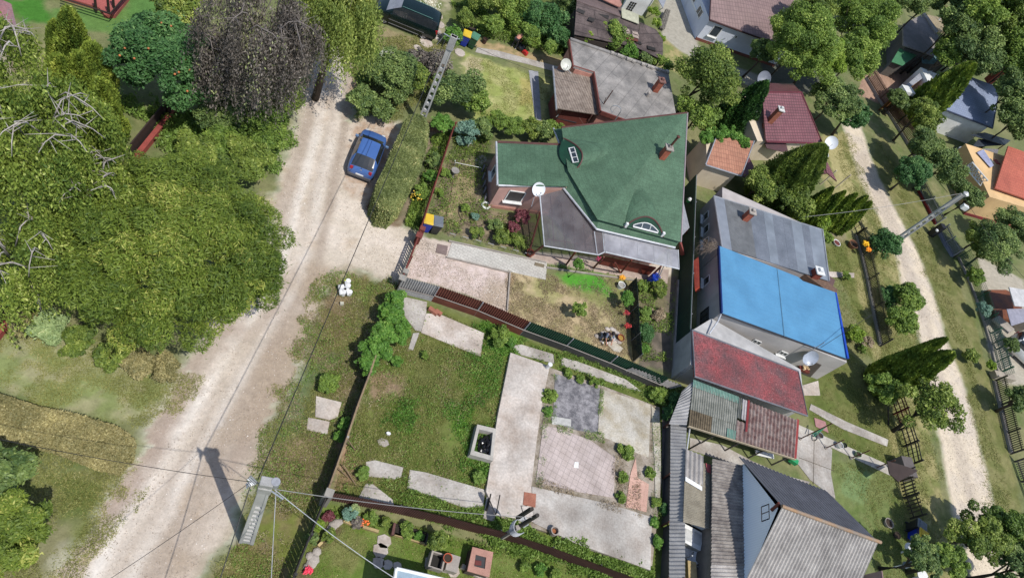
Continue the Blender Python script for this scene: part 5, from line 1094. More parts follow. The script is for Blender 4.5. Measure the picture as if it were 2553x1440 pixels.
for i, q in enumerate(((1200, 10, 50, 'olive'), (1270, 20, 50, 'mid'), (1350, 45, 52, 'deep'), (1390, 90, 34, 'deep'), (1320, 85, 30, 'mid'), (1160, 50, 26, 'olive'), (1410, 10, 40, 'dark'), (1230, 60, 28, 'mid'), (1375, 120, 22, 'mid'))):
    tree('garden_bush', ('olive bush at the top edge above the blue bin', 'green bush at the top edge', 'dark green bush behind the stooping person', 'dark bush beside the brown barn', 'green bush just above the stooping person', 'yellowish bush behind the bins', 'dark bush at the barn roof corner', 'low bush between bins and person', 'small bush at the corner of the felt flat roof')[i], q[0], q[1], 1.3, q[2], int(q[2]*190), .085, q[3], cat='shrub', tr=False, nc=50, group='bushes along the top border', seed=130+i)
for i, q in enumerate(((1525, 90, 46, 'mid', 'leafy sapling growing through the brown barn roof edge'), (1570, 128, 26, 'bright', 'low green bush under the barn edge'), (1465, 92, 18, 'lime', 'small yellow-green bush at the barn corner'), (1610, 150, 20, 'dark', 'dark low bush behind the flat roof'), (1655, 160, 24, 'mid', 'bush at the right corner of the flat roof'))):
    tree('barn_bush', q[4], q[0], q[1], 2.0, q[2], int(q[2]*200), .08, q[3], cat='shrub', tr=i == 0, nc=40, group='bushes by the barn', seed=150+i)
for i, q in enumerate(((1628, 30, 14), (1636, 60, 12), (1645, 95, 12))):
    tree('barn_vine', 'yellow-green vine running down the right edge of the brown barn', q[0], q[1], 1.6, q[2]+4, 2200, .07, 'lime', cat='vine', tr=False, nc=20, group='vine on the barn edge', seed=160+i)
# --- trees between the houses ---
tree('yellowing_conifer', 'broad yellow-green tree between the flat roof and the cream cottage', 1752, 205, 4.2, 82, 42000, .1, 'olive', sq=(1, 1, 1.1), nc=150, clump=.24)
tree('yellowing_conifer', 'lower leafy part-shaded tree behind the corner of the green roof', 1735, 290, 2.6, 50, 12000, .1, 'mid', nc=70)
cone('dark_cypress', 'thick dark green cypress leaning over the maroon roof', 1800, 330, 1912, 205, 46, 24000, 'dkthuja', seed=5, size=.11, prof=.55)
for i, q in enumerate(((1790, 335, 30), (1825, 340, 26), (1850, 355, 20), (1760, 345, 22))):
    tree('roof_vine', 'green vine sprawling over the upper edge of the faded orange tile roof', q[0], q[1], 2.9, q[2], 3600, .09, 'bright', cat='vine', tr=False, nc=30, group='vine on the cottage roof', seed=170+i)
tree('walnut_tree', 'large bright yellow-green tree beside the brown tiled roof', 1990, 110, 5, 92, 52000, .13, 'lime' if 0 else 'mid', sq=(1, 1, .9), nc=200, clump=.22)
tree('walnut_tree', 'yellow-green front of the tree crown left of the far grey slab house', 2045, 140, 4.5, 62, 26000, .13, 'lime', sq=(1, 1, 1), nc=110, clump=.22, seed=71)
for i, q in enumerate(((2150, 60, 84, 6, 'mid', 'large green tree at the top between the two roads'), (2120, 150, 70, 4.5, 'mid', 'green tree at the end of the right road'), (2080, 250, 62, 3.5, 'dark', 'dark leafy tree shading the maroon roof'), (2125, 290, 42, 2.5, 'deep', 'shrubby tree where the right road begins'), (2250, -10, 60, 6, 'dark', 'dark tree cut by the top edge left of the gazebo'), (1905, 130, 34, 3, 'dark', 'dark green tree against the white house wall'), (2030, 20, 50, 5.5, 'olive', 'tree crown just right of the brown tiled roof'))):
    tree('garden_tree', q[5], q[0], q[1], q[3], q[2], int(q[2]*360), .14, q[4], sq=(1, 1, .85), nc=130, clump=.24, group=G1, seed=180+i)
cone('broad_conifer', 'large broad yellow-green conifer between the maroon roof and the grey metal roof', 1900, 508, 2040, 348, 66, 52000, 'olive', seed=73, size=.1, prof=.5)
tree('yellowing_conifer', 'bushy yellow-green tree at the corner of the grey metal roof', 1890, 455, 2.5, 50, 12000, .1, 'olive', nc=80, seed=74)
G4 = 'row of upright thujas by the side road fence'
for i, q in enumerate(((1985, 545, 2045, 442), (2012, 555, 2075, 450), (2040, 560, 2098, 452), (2062, 568, 2125, 458), (2080, 575, 2133, 472))):
    cone('upright_thuja', ('leftmost upright thuja of the row by the grey metal roof', 'second upright thuja of the row', 'middle upright thuja of the row', 'fourth upright thuja, with a browned tip', 'outermost upright thuja of the row, next to the wire gate')[i], *q, 20, 9000, 'thuja', G4, seed=40+i, size=.09, prof=.5)
tree('yellow_shrub', 'yellow-green shrub beside the stone table near the thuja row', 2045, 545, 1.0, 30, 5000, .08, 'lime', cat='shrub', tr=False, nc=34)
tree('green_shrub', 'green shrub at the right corner of the grey metal roof', 2050, 590, .8, 26, 4000, .09, 'mid', cat='shrub', tr=False, nc=30)
tree('yellowing_conifer', 'low yellow-green conifer filling the gap between the grey metal roof and the thujas', 1975, 500, 2.6, 52, 16000, .1, 'olive', nc=80, seed=75)
# roadside trees on the right
G5 = 'round shrubs along the side road'
for i, q in enumerate(((2205, 612, 40, 'deep', 'round dark green shrub at the foot of the right pole'), (2260, 745, 38, 'mid', 'green roadside shrub between fence and track'), (2240, 800, 40, 'mid', 'lower green roadside shrub just above the tall cypresses'), (2210, 740, 24, 'deep', 'shrub leaning on the dark picket fence'), (2418, 888, 20, 'olive', 'small round bush on the far verge of the side road'), (2130, 832, 22, 'lime', 'yellow-green bush at the corner of the blue roof'))):
    tree('roadside_bush', q[4], q[0], q[1], 1.4 if q[2] > 30 else .6, q[2], int(q[2]*260), .1, q[3], cat='shrub', tr=q[2] > 30, r=.06, nc=60, group=G5, seed=200+i, sq=(1, 1, .9))
cone('tall_cypress', 'tall dark cypress whose tip reaches over the side road', 2165, 945, 2352, 832, 26, 22000, 'thuja', 'pair of tall cypresses by the side road', seed=51, size=.11, prof=.5)
cone('tall_cypress', 'stout dark cypress with a brown tip over the side road, the lower of the pair', 2185, 975, 2365, 862, 38, 30000, 'thuja', 'pair of tall cypresses by the side road', seed=52, size=.11, prof=.45)
tree('apple_tree', 'sparse apple tree with dark bare limbs over the side road', 2320, 1010, 3.2, 82, 9000, .1, 'olive', nc=60, clump=.22, r=.14, nb=16, base=P(2225, 1075), bark=mat('dark_bark', S(56, 50, 46), .95), lump=.25)
tree('apple_tree', 'leafy lower branches of the apple tree with pale apples by the red gate', 2200, 970, 2.0, 44, 5000, .1, 'mid', nc=40, clump=.25, r=.05, nb=8, base=P(2215, 1060), bark=mat('dark_bark', S(56, 50, 46)))
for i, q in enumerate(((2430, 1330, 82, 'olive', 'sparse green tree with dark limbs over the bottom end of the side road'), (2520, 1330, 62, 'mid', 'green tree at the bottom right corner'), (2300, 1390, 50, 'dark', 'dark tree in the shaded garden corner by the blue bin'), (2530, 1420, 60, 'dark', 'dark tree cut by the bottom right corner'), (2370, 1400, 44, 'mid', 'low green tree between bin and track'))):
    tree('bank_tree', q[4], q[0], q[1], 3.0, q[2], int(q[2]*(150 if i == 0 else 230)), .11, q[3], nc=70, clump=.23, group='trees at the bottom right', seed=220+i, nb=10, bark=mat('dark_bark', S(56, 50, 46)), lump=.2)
# far right wood
far = ((2480, 60, 90, 7, 'dark'), (2420, 130, 70, 6, 'dark'), (2540, 150, 80, 7, 'mid'), (2500, 30, 70, 9, 'olive'), (2380, 60, 50, 7, 'dark'), (2540, 300, 60, 5, 'dark'), (2440, 20, 60, 9, 'mid'), (2360, 130, 40, 5, 'mid'), (2520, 230, 50, 6, 'dark'), (2550, 40, 70, 8, 'olive'), (2330, -5, 40, 7, 'dark'))
fl_ = ('dark tree behind the slate blue roof, upper right', 'dark tree over the slab house roof', 'green tree at the right edge above the slate blue roof', 'pale green tree in the top right corner', 'dark tree right of the gazebo', 'shaded tree right of the slate blue house', 'green tree near the top right corner', 'tree between slab roof and cypress', 'dark tree touching the red chimney', 'olive tree at the very corner of the frame', 'dark tree behind the gazebo roof')
for i, q in enumerate(far):
    tree('wood_tree', fl_[i], q[0], q[1], q[3], q[2], int(q[2]*300), .2, q[4], nc=110, clump=.25, group='trees of the far wood', seed=240+i, sq=(1, 1, .9), nb=3)
cone('leaning_cypress', 'long cypress in front of the slate blue roof', 2262, 300, 2420, 150, 42, 30000, 'thuja', seed=61, size=.17, prof=.45)
for i, q in enumerate(((2300, 290, 48, 3.5, 'olive', 'yellow-green tree in front of the white wall of the slate blue house'), (2300, 370, 56, 3, 'dark', 'grey-green tree hanging over the brown picket fence'), (2345, 420, 60, 3, 'dark', 'wide grey-green tree left of the peach house'), (2275, 430, 50, 2.5, 'deep', 'dark green shrub at the end of the brown picket fence'), (2240, 250, 30, 2, 'dark', 'shaded shrub inside the far brown fence'), (2420, 490, 34, 3, 'dark', 'tree at the foot of the peach house wall'))):
    tree('fence_tree', q[5], q[0], q[1], q[3], q[2], int(q[2]*260), .13, q[4], nc=80, clump=.25, group='trees along the far side of the side road', seed=260+i, nb=5)
for i, q in enumerate(((2480, 620, 70, 3, 'dark', 'large dark tree below the peach house'), (2530, 570, 50, 3, 'dark', 'dark tree at the right edge below the peach house'), (2440, 600, 46, 2.5, 'olive', 'olive tree behind the green wire fence'), (2520, 860, 20, 1.5, 'dark', 'dark bush above the parked white van'), (2545, 1000, 40, 2, 'dark', 'dark bush at the right edge by the lower picket fence'), (2430, 690, 24, 1.2, 'mid', 'shrub inside the green wire fence'), (2450, 770, 20, 1, 'blue', 'greyish shrub beside the orange terrace'), (2470, 910, 12, .8, 'lime', 'small yellow flowering bush by the white slatted gate'))):
    tree('edge_tree', q[5], q[0], q[1], q[3], q[2], int(q[2]*240), .12, q[4], nc=80, clump=.25, group='trees on the right edge', seed=280+i, nb=4, tr=q[2] > 30)
# bottom-left corner
tree('roadside_tree', 'bright green tree cut by the bottom left edge', 10, 1330, 3.2, 96, 24000, .12, 'feather', nc=100, clump=.24, asp=.35)
tree('roadside_tree', 'darker tree at the left edge above the bright corner tree', -20, 1200, 2.6, 90, 12000, .12, 'dark', nc=60, clump=.24)
# vine on the front fence of the derelict plot
G6 = 'vine over the front fence of the derelict plot'
for i, q in enumerate(((985, 745, 26), (970, 785, 32), (955, 830, 36), (1000, 825, 28), (935, 870, 34), (915, 905, 26), (985, 790, 26), (960, 880, 22))):
    tree('fence_vine', 'bright green vine smothering the front fence of the derelict plot', q[0], q[1], 1.1, q[2], q[2]*150, .085, 'bright', cat='vine', tr=False, nc=30, group=G6, seed=300+i, sq=(1, 1, .9))
for i, q in enumerate(((1240, 840, 34, 'mid'), (1270, 850, 24, 'bright'), (1640, 985, 28, 'mid'), (1680, 1000, 28, 'deep'), (1665, 1030, 20, 'deep'), (1560, 1125, 26, 'mid'), (1552, 1190, 16, 'mid'), (1548, 1240, 14, 'mid'), (1620, 1180, 16, 'mid'), (1370, 985, 20, 'mid'), (1365, 1025, 12, 'bright'), (1415, 930, 13, 'mid'), (1445, 945, 12, 'mid'), (1480, 955, 14, 'mid'), (1810, 955, 0, 'mid'), (1630, 1300, 14, 'bright'), (1640, 1350, 18, 'bright'), (1660, 1270, 18, 'deep'), (1635, 1250, 14, 'mid'), (990, 900, 16, 'bright'), (1060, 885, 10, 'mid'), (860, 1060, 18, 'bright'), (850, 1085, 16, 'bright'), (815, 955, 30, 'mid'), (1195, 1190, 18, 'weed'), (905, 1180, 18, 'weed'))):
    if not q[2]: continue
    tree('wild_shrub', ('leafy wild shrub at the brown fence end above the slab', 'bright wild shrub beside the corner of the slab', 'wild shrub under the green slatted fence', 'dark wild shrub by the middle corrugated fence', 'small dark wild shrub by the middle fence', 'green shrub on the right edge of the pink tiles', 'small green shrub growing from the pink tiles', 'lowest green shrub on the pink tiled floor', 'shrub at the right rim of the slab', 'leafy shrub left of the grey broken floor', 'small shrub above the pink tiles', 'first small weed bush above the grey floor', 'second small weed bush above the grey floor', 'third small weed bush above the grey floor', '', 'weed bush at the lower right rim of the slab', 'weed bush at the lowest right corner of the slab', 'dark weed bush by the corrugated fence foot', 'weed bush right of the salmon floor', 'bright clump below the vine', 'small clump by the concrete pad', 'bright bush at the wooden rail fence', 'lower bright bush at the wooden rail fence', 'large weed clump on the verge by the road', 'pale weed clump beside the sunken box', 'weed clump left of the broken slabs')[i], q[0], q[1], .35, q[2], int(q[2]*140), .06, q[3], cat='shrub', tr=False, nc=24, group='wild shrubs of the derelict plot', seed=320+i)
# garden plants
pl = ((1445, 770, 20, 'mid', 1.0, 'small round tree alone on the dry lawn'), (1563, 745, 22, 'bright', 1.0, 'small round tree at the netting beside the green pot'), (1442, 660, 16, 'bright', 1.4, 'young fig with big leaves beside the tiled terrace'), (1250, 590, 24, 'olive', .5, 'leafy plant left of the porch, middle of the bed'), (1190, 580, 18, 'olive', .4, 'low plant by the tiled path'), (1290, 600, 22, 'olive', .5, 'leafy plant next to the first porch post'), (1235, 560, 20, 'dark', .4, 'dark plant under the pink wall'), (1300, 540, 22, 'plum', .7, 'plum red shrub at the pink wall corner'), (1280, 565, 16, 'plum', .4, 'low plum shrub under the window'), (1160, 520, 12, 'mid', .3, 'small plant in the round bed'), (1185, 540, 10, 'blue', .3, 'bluish plant in the round bed'), (1050, 480, 22, 'mid', .6, 'shrub outside the red fence with yellow flowers'), (1080, 400, 20, 'dark', .6, 'dark shrub at the red fence'), (1075, 440, 18, 'bright', .5, 'bright plant at the red fence'), (1110, 430, 14, 'mid', .3, 'bed plant inside the red fence'), (1095, 480, 12, 'mid', .3, 'small bed plant near the bins'), (1610, 830, 26, 'deep', .4, 'courgette plant with large leaves in the kitchen bed'), (1605, 868, 16, 'bright', .3, 'smaller leafy plant below the courgette'), (1640, 720, 26, 'olive', .5, 'bean row by the blue barrel'), (1600, 715, 18, 'mid', .4, 'leafy vegetables beside the netting'), (1640, 780, 24, 'dry', .3, 'withering tomato plants in the kitchen bed'), (1610, 780, 18, 'weed', .3, 'grey-green vegetables in the kitchen bed'), (1210, 345, 14, 'olive', .3, 'small bush above the garden light'), (1150, 350, 14, 'blue', .4, 'pale spiky iris clump'))
for i, q in enumerate(pl):
    tree('garden_plant', q[5], q[0], q[1], q[4], q[2], int(q[2]*170), .06, q[3], cat='plant', tr=q[4] >= 1, r=.04, nb=4, nc=30, group='plants of the pink house garden', seed=360+i)
pl = ((870, 1278, 20, 'blue', .4, 'bluish grass clump at the brown fence end'), (885, 1270, 14, 'pale', .4, 'pale silver plant at the brown fence end'), (893, 1303, 15, 'purple', .25, 'grey mound plant on the border edge'), (925, 1290, 18, 'mid', .3, 'green border plant with orange flowers'), (960, 1300, 14, 'olive', .3, 'border plant with yellow flowers'), (1015, 1320, 22, 'mid', .35, 'vegetables in the wooden box bed'), (1045, 1335, 12, 'bright', .3, 'herb at the end of the box bed'), (1090, 1345, 26, 'olive', 1.0, 'bushy young tree beside the concrete basin'), (820, 1335, 18, 'olive', .3, 'spiky yellow-green plant on the border curve'), (795, 1310, 12, 'lime', .5, 'yellow conifer climbing the dark front fence'), (778, 1340, 16, 'dark', .4, 'dark shrub in the dark front fence'), (820, 1285, 14, 'plum', .2, 'pinkish ground plant at the fence corner'), (1310, 1412, 14, 'mid', .3, 'first plant of the lower border'), (1345, 1420, 14, 'bright', .3, 'second plant of the lower border'), (1385, 1430, 16, 'mid', .3, 'third plant of the lower border'), (2045, 600, 8, 'mid', .2, 'flower tuft by the white pot'), (2170, 600, 10, 'dry', .3, 'brown withered bush by the picket fence'), (2160, 850, 18, 'dry', .5, 'ochre shrub at the lower end of the picket fence'), (2150, 870, 12, 'mid', .3, 'green plant by the rubble'), (2110, 690, 14, 'mid', .4, 'green bush beside the brick stub'))
for i, q in enumerate(pl):
    tree('border_plant', q[5], q[0], q[1], q[4], q[2], int(q[2]*170), .06, q[3], cat='plant', tr=q[4] >= 1, r=.04, nb=4, nc=26, group='plants of the borders', seed=400+i)
# flowers in bloom
def bloom(name, label, px, py, z, rpx, n, c, size=.035, seed=1):
    m = leafmat('petal_%d_%d_%d' % c, S(*c), S(*[min(255, v+25) for v in c]), None, .1); C = P(px, py, z); rm = rpx*depth(C)/F
    t = wthing(name, label, 'flowers', (C.x, C.y, 0)); leafcloud('petals', C, (rm, rm, .15), n, size, m, t, nc=12, asp=.8, seed=seed, clump=.5)
bloom('yellow_flowers', 'bright yellow flowers along the top of the picket fence by the side road', 2160, 608, 1.1, 10, 260, (240, 190, 40), .05)
bloom('yellow_flowers', 'orange-yellow flowers further down the picket fence', 2166, 622, 1.1, 8, 160, (240, 150, 40), .05)
bloom('marigolds', 'orange marigolds at the terrace edge by the netting', 1552, 692, .25, 9, 160, (236, 170, 40))
bloom('red_flowers', 'red flowers in pots hanging beside the netting', 1562, 780, .5, 9, 120, (170, 50, 60))
bloom('red_flowers', 'dark red potted flowers at the lower end of the netting', 1566, 812, .4, 10, 130, (180, 50, 50))
bloom('red_bloom_clump', 'clump of crimson flowers on the stone border at the bottom left', 770, 1422, .2, 11, 320, (214, 60, 84))
bloom('orange_flowers', 'orange flowers in the border under the brown fence', 912, 1302, .35, 12, 60, (226, 110, 50))
bloom('yellow_roses', 'yellow flowers on the shrub outside the red fence', 1040, 490, 1.0, 18, 40, (236, 190, 60))
bloom('white_wildflowers', 'tall white wildflowers on the verge below the dark minivan', 968, 135, .7, 20, 260, (226, 224, 214))
bloom('white_wildflowers', 'white wildflowers behind the dark minivan roof', 1075, 12, .7, 34, 320, (224, 220, 200))
bloom('magenta_flowers', 'magenta flowers hanging at the porch edge', 1495, 645, 1.2, 9, 90, (176, 50, 90))
# ================= PAVING, SLABS =================
SLABS = []
def slab(name, label, poly, z1, m, z0=0, cat='slab', group=None, kind=None, thing_=True, bev=.01):
    SLABS.append(np.array([[P(*q).x, P(*q).y] for q in poly])); v = [P(*q, z1) for q in poly]; o = MB().prism([(q.x, q.y) for q in v], z0, z1).build(name, m, bevel=bev)
    return tag(o, label, cat, group) if not kind else tag(o, kind=kind)
PINKC = mat('pinkish_concrete', S(222, 212, 202), .9, col2=S(190, 174, 160), scale=.7, var=.4, stain=.2, bump=.15, fine=.1)
GREYC = mat('greyish_concrete', S(204, 198, 190), .9, col2=S(172, 162, 152), scale=.8, var=.4, stain=.24, bump=.15, fine=.1)
BEIGE = mat('beige_concrete', S(180, 168, 144), .9, col2=S(212, 206, 194), scale=1.1, var=.4, stain=.22, bump=.15, fine=.12)
SWIRL = mat('swirled_bitumen', S(170, 166, 168), .85, col2=S(110, 108, 112), scale=2.6, var=.3, bump=.6, bscale=8, fine=.3)
PTILE = mat('pink_floor_tile', S(212, 196, 190), .8, col2=S(190, 174, 166), scale=1.5, tex=dict(w=.3, h=.3, gap=.014, dark=.66, off=0, src='O', v=.95, rot=.24), fine=.1)
SALM = mat('salmon_tile', S(228, 186, 168), .8, col2=S(212, 168, 150), scale=2, tex=dict(w=.3, h=.3, gap=.01, dark=.8, off=0, src='O', rot=.1, v=.97))
RUB = mat('rubble_bed', S(186, 174, 160), .95, col2=S(132, 120, 100), scale=1.6, var=.35, bump=.4)
fs = wthing('house_foundation', 'bare concrete foundation of a demolished house with pink tiles and a grey floor', 'foundation', P(1440, 1130))
def fslab(nm, poly, z1, m, z0=0): MB().prism([(q.x, q.y) for q in (P(*a, z1) for a in poly)], z0, z1).build(nm, m, fs, bevel=.012)
fslab('base_bed', [(1278, 884), (1370, 915), (1500, 960), (1645, 1015), (1650, 1200), (1626, 1410), (1245, 1287), (1220, 1222), (1240, 1040)], .2, RUB)
fslab('concrete_slab', [(1273, 878), (1371, 912), (1352, 1000), (1338, 1100), (1325, 1210), (1330, 1300), (1238, 1282), (1212, 1224), (1240, 1040)], .27, PINKC)
fslab('concrete_slab', [(1326, 1211), (1520, 1255), (1626, 1288), (1622, 1420), (1440, 1355), (1330, 1302)], .265, GREYC)
fslab('bitumen_floor', [(1384, 930), (1497, 968), (1490, 1080), (1440, 1072), (1378, 1052)], .225, SWIRL)
fslab('beige_floor', [(1499, 968), (1622, 1008), (1618, 1140), (1588, 1128), (1520, 1095), (1490, 1085)], .23, BEIGE)
fslab('pink_tile_floor', [(1354, 1060), (1390, 1066), (1470, 1095), (1535, 1140), (1530, 1240), (1440, 1225), (1336, 1200)], .235, PTILE)
fslab('salmon_floor', [(1585, 1140), (1590, 1190), (1618, 1206), (1612, 1275), (1560, 1262), (1572, 1180)], .24, SALM)
fslab('rim', [(1624, 1010), (1644, 1028), (1648, 1150), (1646, 1240), (1634, 1240), (1632, 1150)], .25, BEIGE)
fslab('broken_screed', [(1375, 1036), (1424, 1044), (1424, 1062), (1376, 1056)], .24, mat('white_screed', S(214, 212, 206), .9, scale=4))
fslab('pipe_opening', [(1433, 1150), (1443, 1151), (1442, 1166), (1431, 1164)], .245, WHITE)
fslab('step', [(1216, 1226), (1246, 1236), (1232, 1300), (1205, 1290)], .14, GREYC)
for q in (((1222, 1229), (1226, 1230), (1216, 1272), (1212, 1271)), ((1245, 1232), (1248, 1233), (1239, 1280), (1236, 1279))): fslab('crack', q, .275, DARKIN, .1)
slab('rusty_plate', 'square rust brown hatch plate lying on the bare foundation', [(1307, 1225), (1337, 1230), (1335, 1264), (1304, 1257)], .30, mat('rust_plate', S(176, 116, 92), .8, col2=S(150, 92, 72), scale=2), .272, 'hatch')
t = wthing('concrete_ring', 'small round concrete pipe mouth filled with rust on the foundation', 'pipe', P(1378, 1327)); cc_ = P(1378, 1325, .27)
MB().lathe([(.22, 0), (.22, .3), (.17, .3), (.17, .02), (0, .02)], cc_, n=20).build('ring', CONC, t); MB().lathe([(.15, .1), (.1, .14), (0, .12)], cc_, n=10).build('rust_fill', mat('rust_fill', S(176, 108, 66), .8, scale=6), t)
t = wthing('vent_pipe', 'short white vent pipe at the top corner of the foundation', 'pipe', P(1363, 917)); MB().lathe([(.1, 0), (.1, .4), (.13, .42), (.13, .5), (0, .52)], P(1363, 917, .25), n=14).build('pipe', WHITE, t)
G7 = 'broken concrete slabs on the lawn'
for i, (pl_, z, lab) in enumerate((([(912, 1150), (935, 1146), (1006, 1164), (1000, 1188), (985, 1194), (915, 1186)], .06, 'grey slab near the wooden rail fence'), ([(912, 1204), (930, 1206), (980, 1245), (985, 1275), (892, 1243)], .06, 'triangular grey slab against the brown fence'), ([(1022, 1170), (1060, 1176), (1210, 1220), (1205, 1262), (1160, 1265), (1015, 1216)], .07, 'long grey slab leading to the foundation step'), ([(1062, 780), (1100, 784), (1208, 830), (1198, 888), (1050, 828)], .08, 'wide pale slab under the brown corrugated fence'), ([(1003, 738), (1065, 752), (1062, 790), (1050, 826), (1035, 822), (1002, 780)], .05, 'grey slab in the corner by the gate pillar'), ([(1270, 862), (1300, 858), (1380, 882), (1382, 906), (1300, 884)], .05, 'grey slab strip behind the foundation'), ([(1400, 890), (1440, 900), (1560, 945), (1600, 975), (1560, 965), (1400, 910)], .05, 'long pale slab strip under the green slatted fence'), ([(1030, 830), (1046, 828), (1030, 872), (1018, 870)], .05, 'narrow slab strip beside the vine'), ([(788, 986), (852, 1002), (842, 1038), (822, 1046), (786, 1038)], .08, 'whitish slab on the road verge'), ([(768, 1040), (782, 1042), (822, 1050), (816, 1082), (764, 1070)], .07, 'lower whitish slab on the road verge'), ([(1652, 1010), (1672, 1030), (1672, 1240), (1652, 1240), (1650, 1100)], .03, 'dark narrow concrete walk between foundation and middle fence'))):
    slab('concrete_slab', lab, pl_, z, mat('dark_walk', S(120, 112, 106), .9, scale=2) if i == 10 else (PINKC if i in (3, 8, 9) else GREYC), 0, group=G7)
t = wthing('sunken_box', 'open concrete box pit holding a black sack, sunk beside the foundation', 'pit', P(1205, 1100)); q = [P(1190, 1057, .55), P(1237, 1068, .55), P(1229, 1148, .55), P(1172, 1132, .55)]
cq = sum(q, Vector())/4; iq = [cq+(v-cq)*.72 for v in q]
for i in range(4): MB().prism([(a.x, a.y) for a in (q[i], q[(i+1) % 4], iq[(i+1) % 4], iq[i])], 0, .55+.003*i).build('side', mat('pit_concrete', S(206, 200, 190), .9, scale=3), t)
MB().prism([(v.x, v.y) for v in iq], 0, .05).build('bottom', DARKIN, t); sk = MB(); rg = random.Random(2)
sk.grid(lambda u, v: Vector((cq.x+.15, cq.y, .06))+Vector((math.cos(u*6.283)*math.sin(v*1.6)*.36, math.sin(u*6.283)*math.sin(v*1.6)*.5, math.cos(v*1.6)*.42))*(1+.12*math.sin(u*31)+.1*math.sin(v*17+u*13)), 24, 8); sk.build('black_sack', mat('black_film', (.012, .012, .014), .25, scale=5), t, smooth=False)
slab('tiled_path', '', [(1126, 604), (1364, 655), (1361, 697), (1330, 690), (1115, 641)], .035, mat('white_paver', S(222, 218, 208), .85, col2=S(206, 200, 190), scale=1.5, tex=dict(w=.3, h=.2, gap=.014, dark=.68, off=.5, src='O', rot=.2, v=.95)), kind='structure')
slab('door_mat', 'brown mat with a white edge at the right end of the tiled path', [(1334, 653), (1358, 659), (1356, 667), (1332, 661)], .06, mat('mat_brown', S(150, 136, 112), .9), .036, 'mat')
slab('steel_hatch', 'square dark hatch cover on the yard beside the tiled path', [(1091, 607), (1117, 613), (1113, 636), (1086, 629)], .03, mat('hatch_grey', S(146, 126, 120), .8, scale=5), .001, 'hatch')
for i, (a, b, lab) in enumerate((((1118, 602), (1360, 655), 'bed edging of small blocks along the tiled path'), ((1112, 642), (1270, 680), 'pale kerb below the tiled path'), ((1270, 680), (1263, 775), 'pale kerb across the end of the gravel yard'), ((1362, 668), (1585, 700), 'flower trough edging below the terrace'))):
    A_, B_ = P(*a), P(*b); d = B_-A_; tag(MB().box((A_+B_)/2+Vector((0, .0, .06)), (d.length, .08, .12), math.atan2(d.y, d.x)).build('kerb', CONC), lab, 'kerb', 'garden kerbs')
tr_ = wthing('garden_rail', 'low row of small grey frames along the flower bed', 'rail', P(1240, 620))
for k in range(7): a = P(1118, 588).lerp(P(1320, 640), k/6.5); MB().tube([a, a+Vector((0, 0, .3)), a+Vector((.35, .05, .3)), a+Vector((.35, .05, 0))], .018, 5).build('hoop', GUT, tr_)
slab('terrace', '', [(1312, 628), (1400, 640), (1500, 655), (1600, 665), (1668, 672), (1664, 706), (1560, 690), (1440, 668), (1330, 648)], .03, mat('terrace_tile', S(210, 190, 176), .85, col2=S(196, 174, 160), scale=2, tex=dict(w=.3, h=.3, gap=.012, dark=.82, off=0, src='O', rot=.2)), kind='structure')
# right-hand garden paving
G8 = 'concrete paving of the lower right garden'
for pl_, z, m_, lab in (([(1992, 1062), (2042, 1078), (2075, 1120), (2072, 1180), (2083, 1242), (2020, 1195), (1985, 1150)], .04, GREYC, 'large grey concrete pad beside the patched lean-to'), ([(1720, 1090), (1800, 1108), (1880, 1150), (1960, 1185), (2020, 1200), (2000, 1225), (1880, 1175), (1840, 1160), (1720, 1120)], .03, GREYC, 'concrete walk between the lean-to and the A-frame house'), ([(1992, 1058), (2232, 1165), (2240, 1190), (2215, 1182), (1985, 1072)], .06, mat('chalky_concrete', S(214, 208, 198), .9, col2=S(186, 178, 166), scale=2), 'long whitish path running to the side road gate'), ([(2022, 1006), (2110, 1050), (2215, 1095), (2212, 1112), (2100, 1068), (2018, 1020)], .04, GREYC, 'narrow path of grey slabs across the lawn'), ([(2030, 1040), (2058, 1050), (2066, 1078), (2034, 1062)], .05, mat('pink_paint_slab', S(190, 140, 138), .85), 'pink painted slab near the clothes line'), ([(2000, 960), (2040, 948), (2045, 985), (2005, 985)], .04, PINKC, 'pale slab at the corner of the red annex'), ([(2062, 676), (2130, 680), (2130, 692), (2060, 690)], .04, PINKC, 'short pale path from the blue house to the picket fence')):
    slab('paving', lab, pl_, z, m_, 0, group=G8)
for i, (a, b) in enumerate((((2030, 1084), (2028, 1206)), ((1992, 1140), (2078, 1172)))): tag(MB().tube([P(*a, .04), P(*b, .04)], .02, 4).build('paving_joint', mat('joint_moss', S(110, 100, 80), .9)), ('dark joint running down the grey concrete pad', 'dark joint running across the grey concrete pad')[i], 'joint')
slab('upper_path', '', [(1190, 118), (1240, 126), (1400, 168), (1398, 182), (1300, 156), (1185, 130)], .03, GREYC, kind='structure')
slab('side_walk', '', [(1318, 175), (1342, 178), (1350, 300), (1335, 300)], .03, mat('blue_grey_walk', S(176, 176, 182), .9, scale=2), kind='structure')
for i, q in enumerate(((1088, 40, .5), (1094, 62, .45), (1085, 80, .5), (1095, 95, .4), (1062, 108, .5), (1120, 120, .35), (1146, 132, .42), (1040, 120, .3))):
    tag(MB().lathe([(q[2], 0), (q[2]*.98, .06), (q[2]*.8, .08), (0, .08)], P(q[0], q[1]), n=8).build('stepping_stone', PINKC), ('topmost pale stone behind the minivan', 'pale stone right of the minivan', 'pale stone at the minivan tail lamp', 'pale stone by the minivan bumper', 'stone under the rear wheel', 'stone at the foot of the pole bush', 'round flat stone below the blue bin', 'flat stone below the rear wheel')[i], 'stone', 'stepping stones by the minivan')
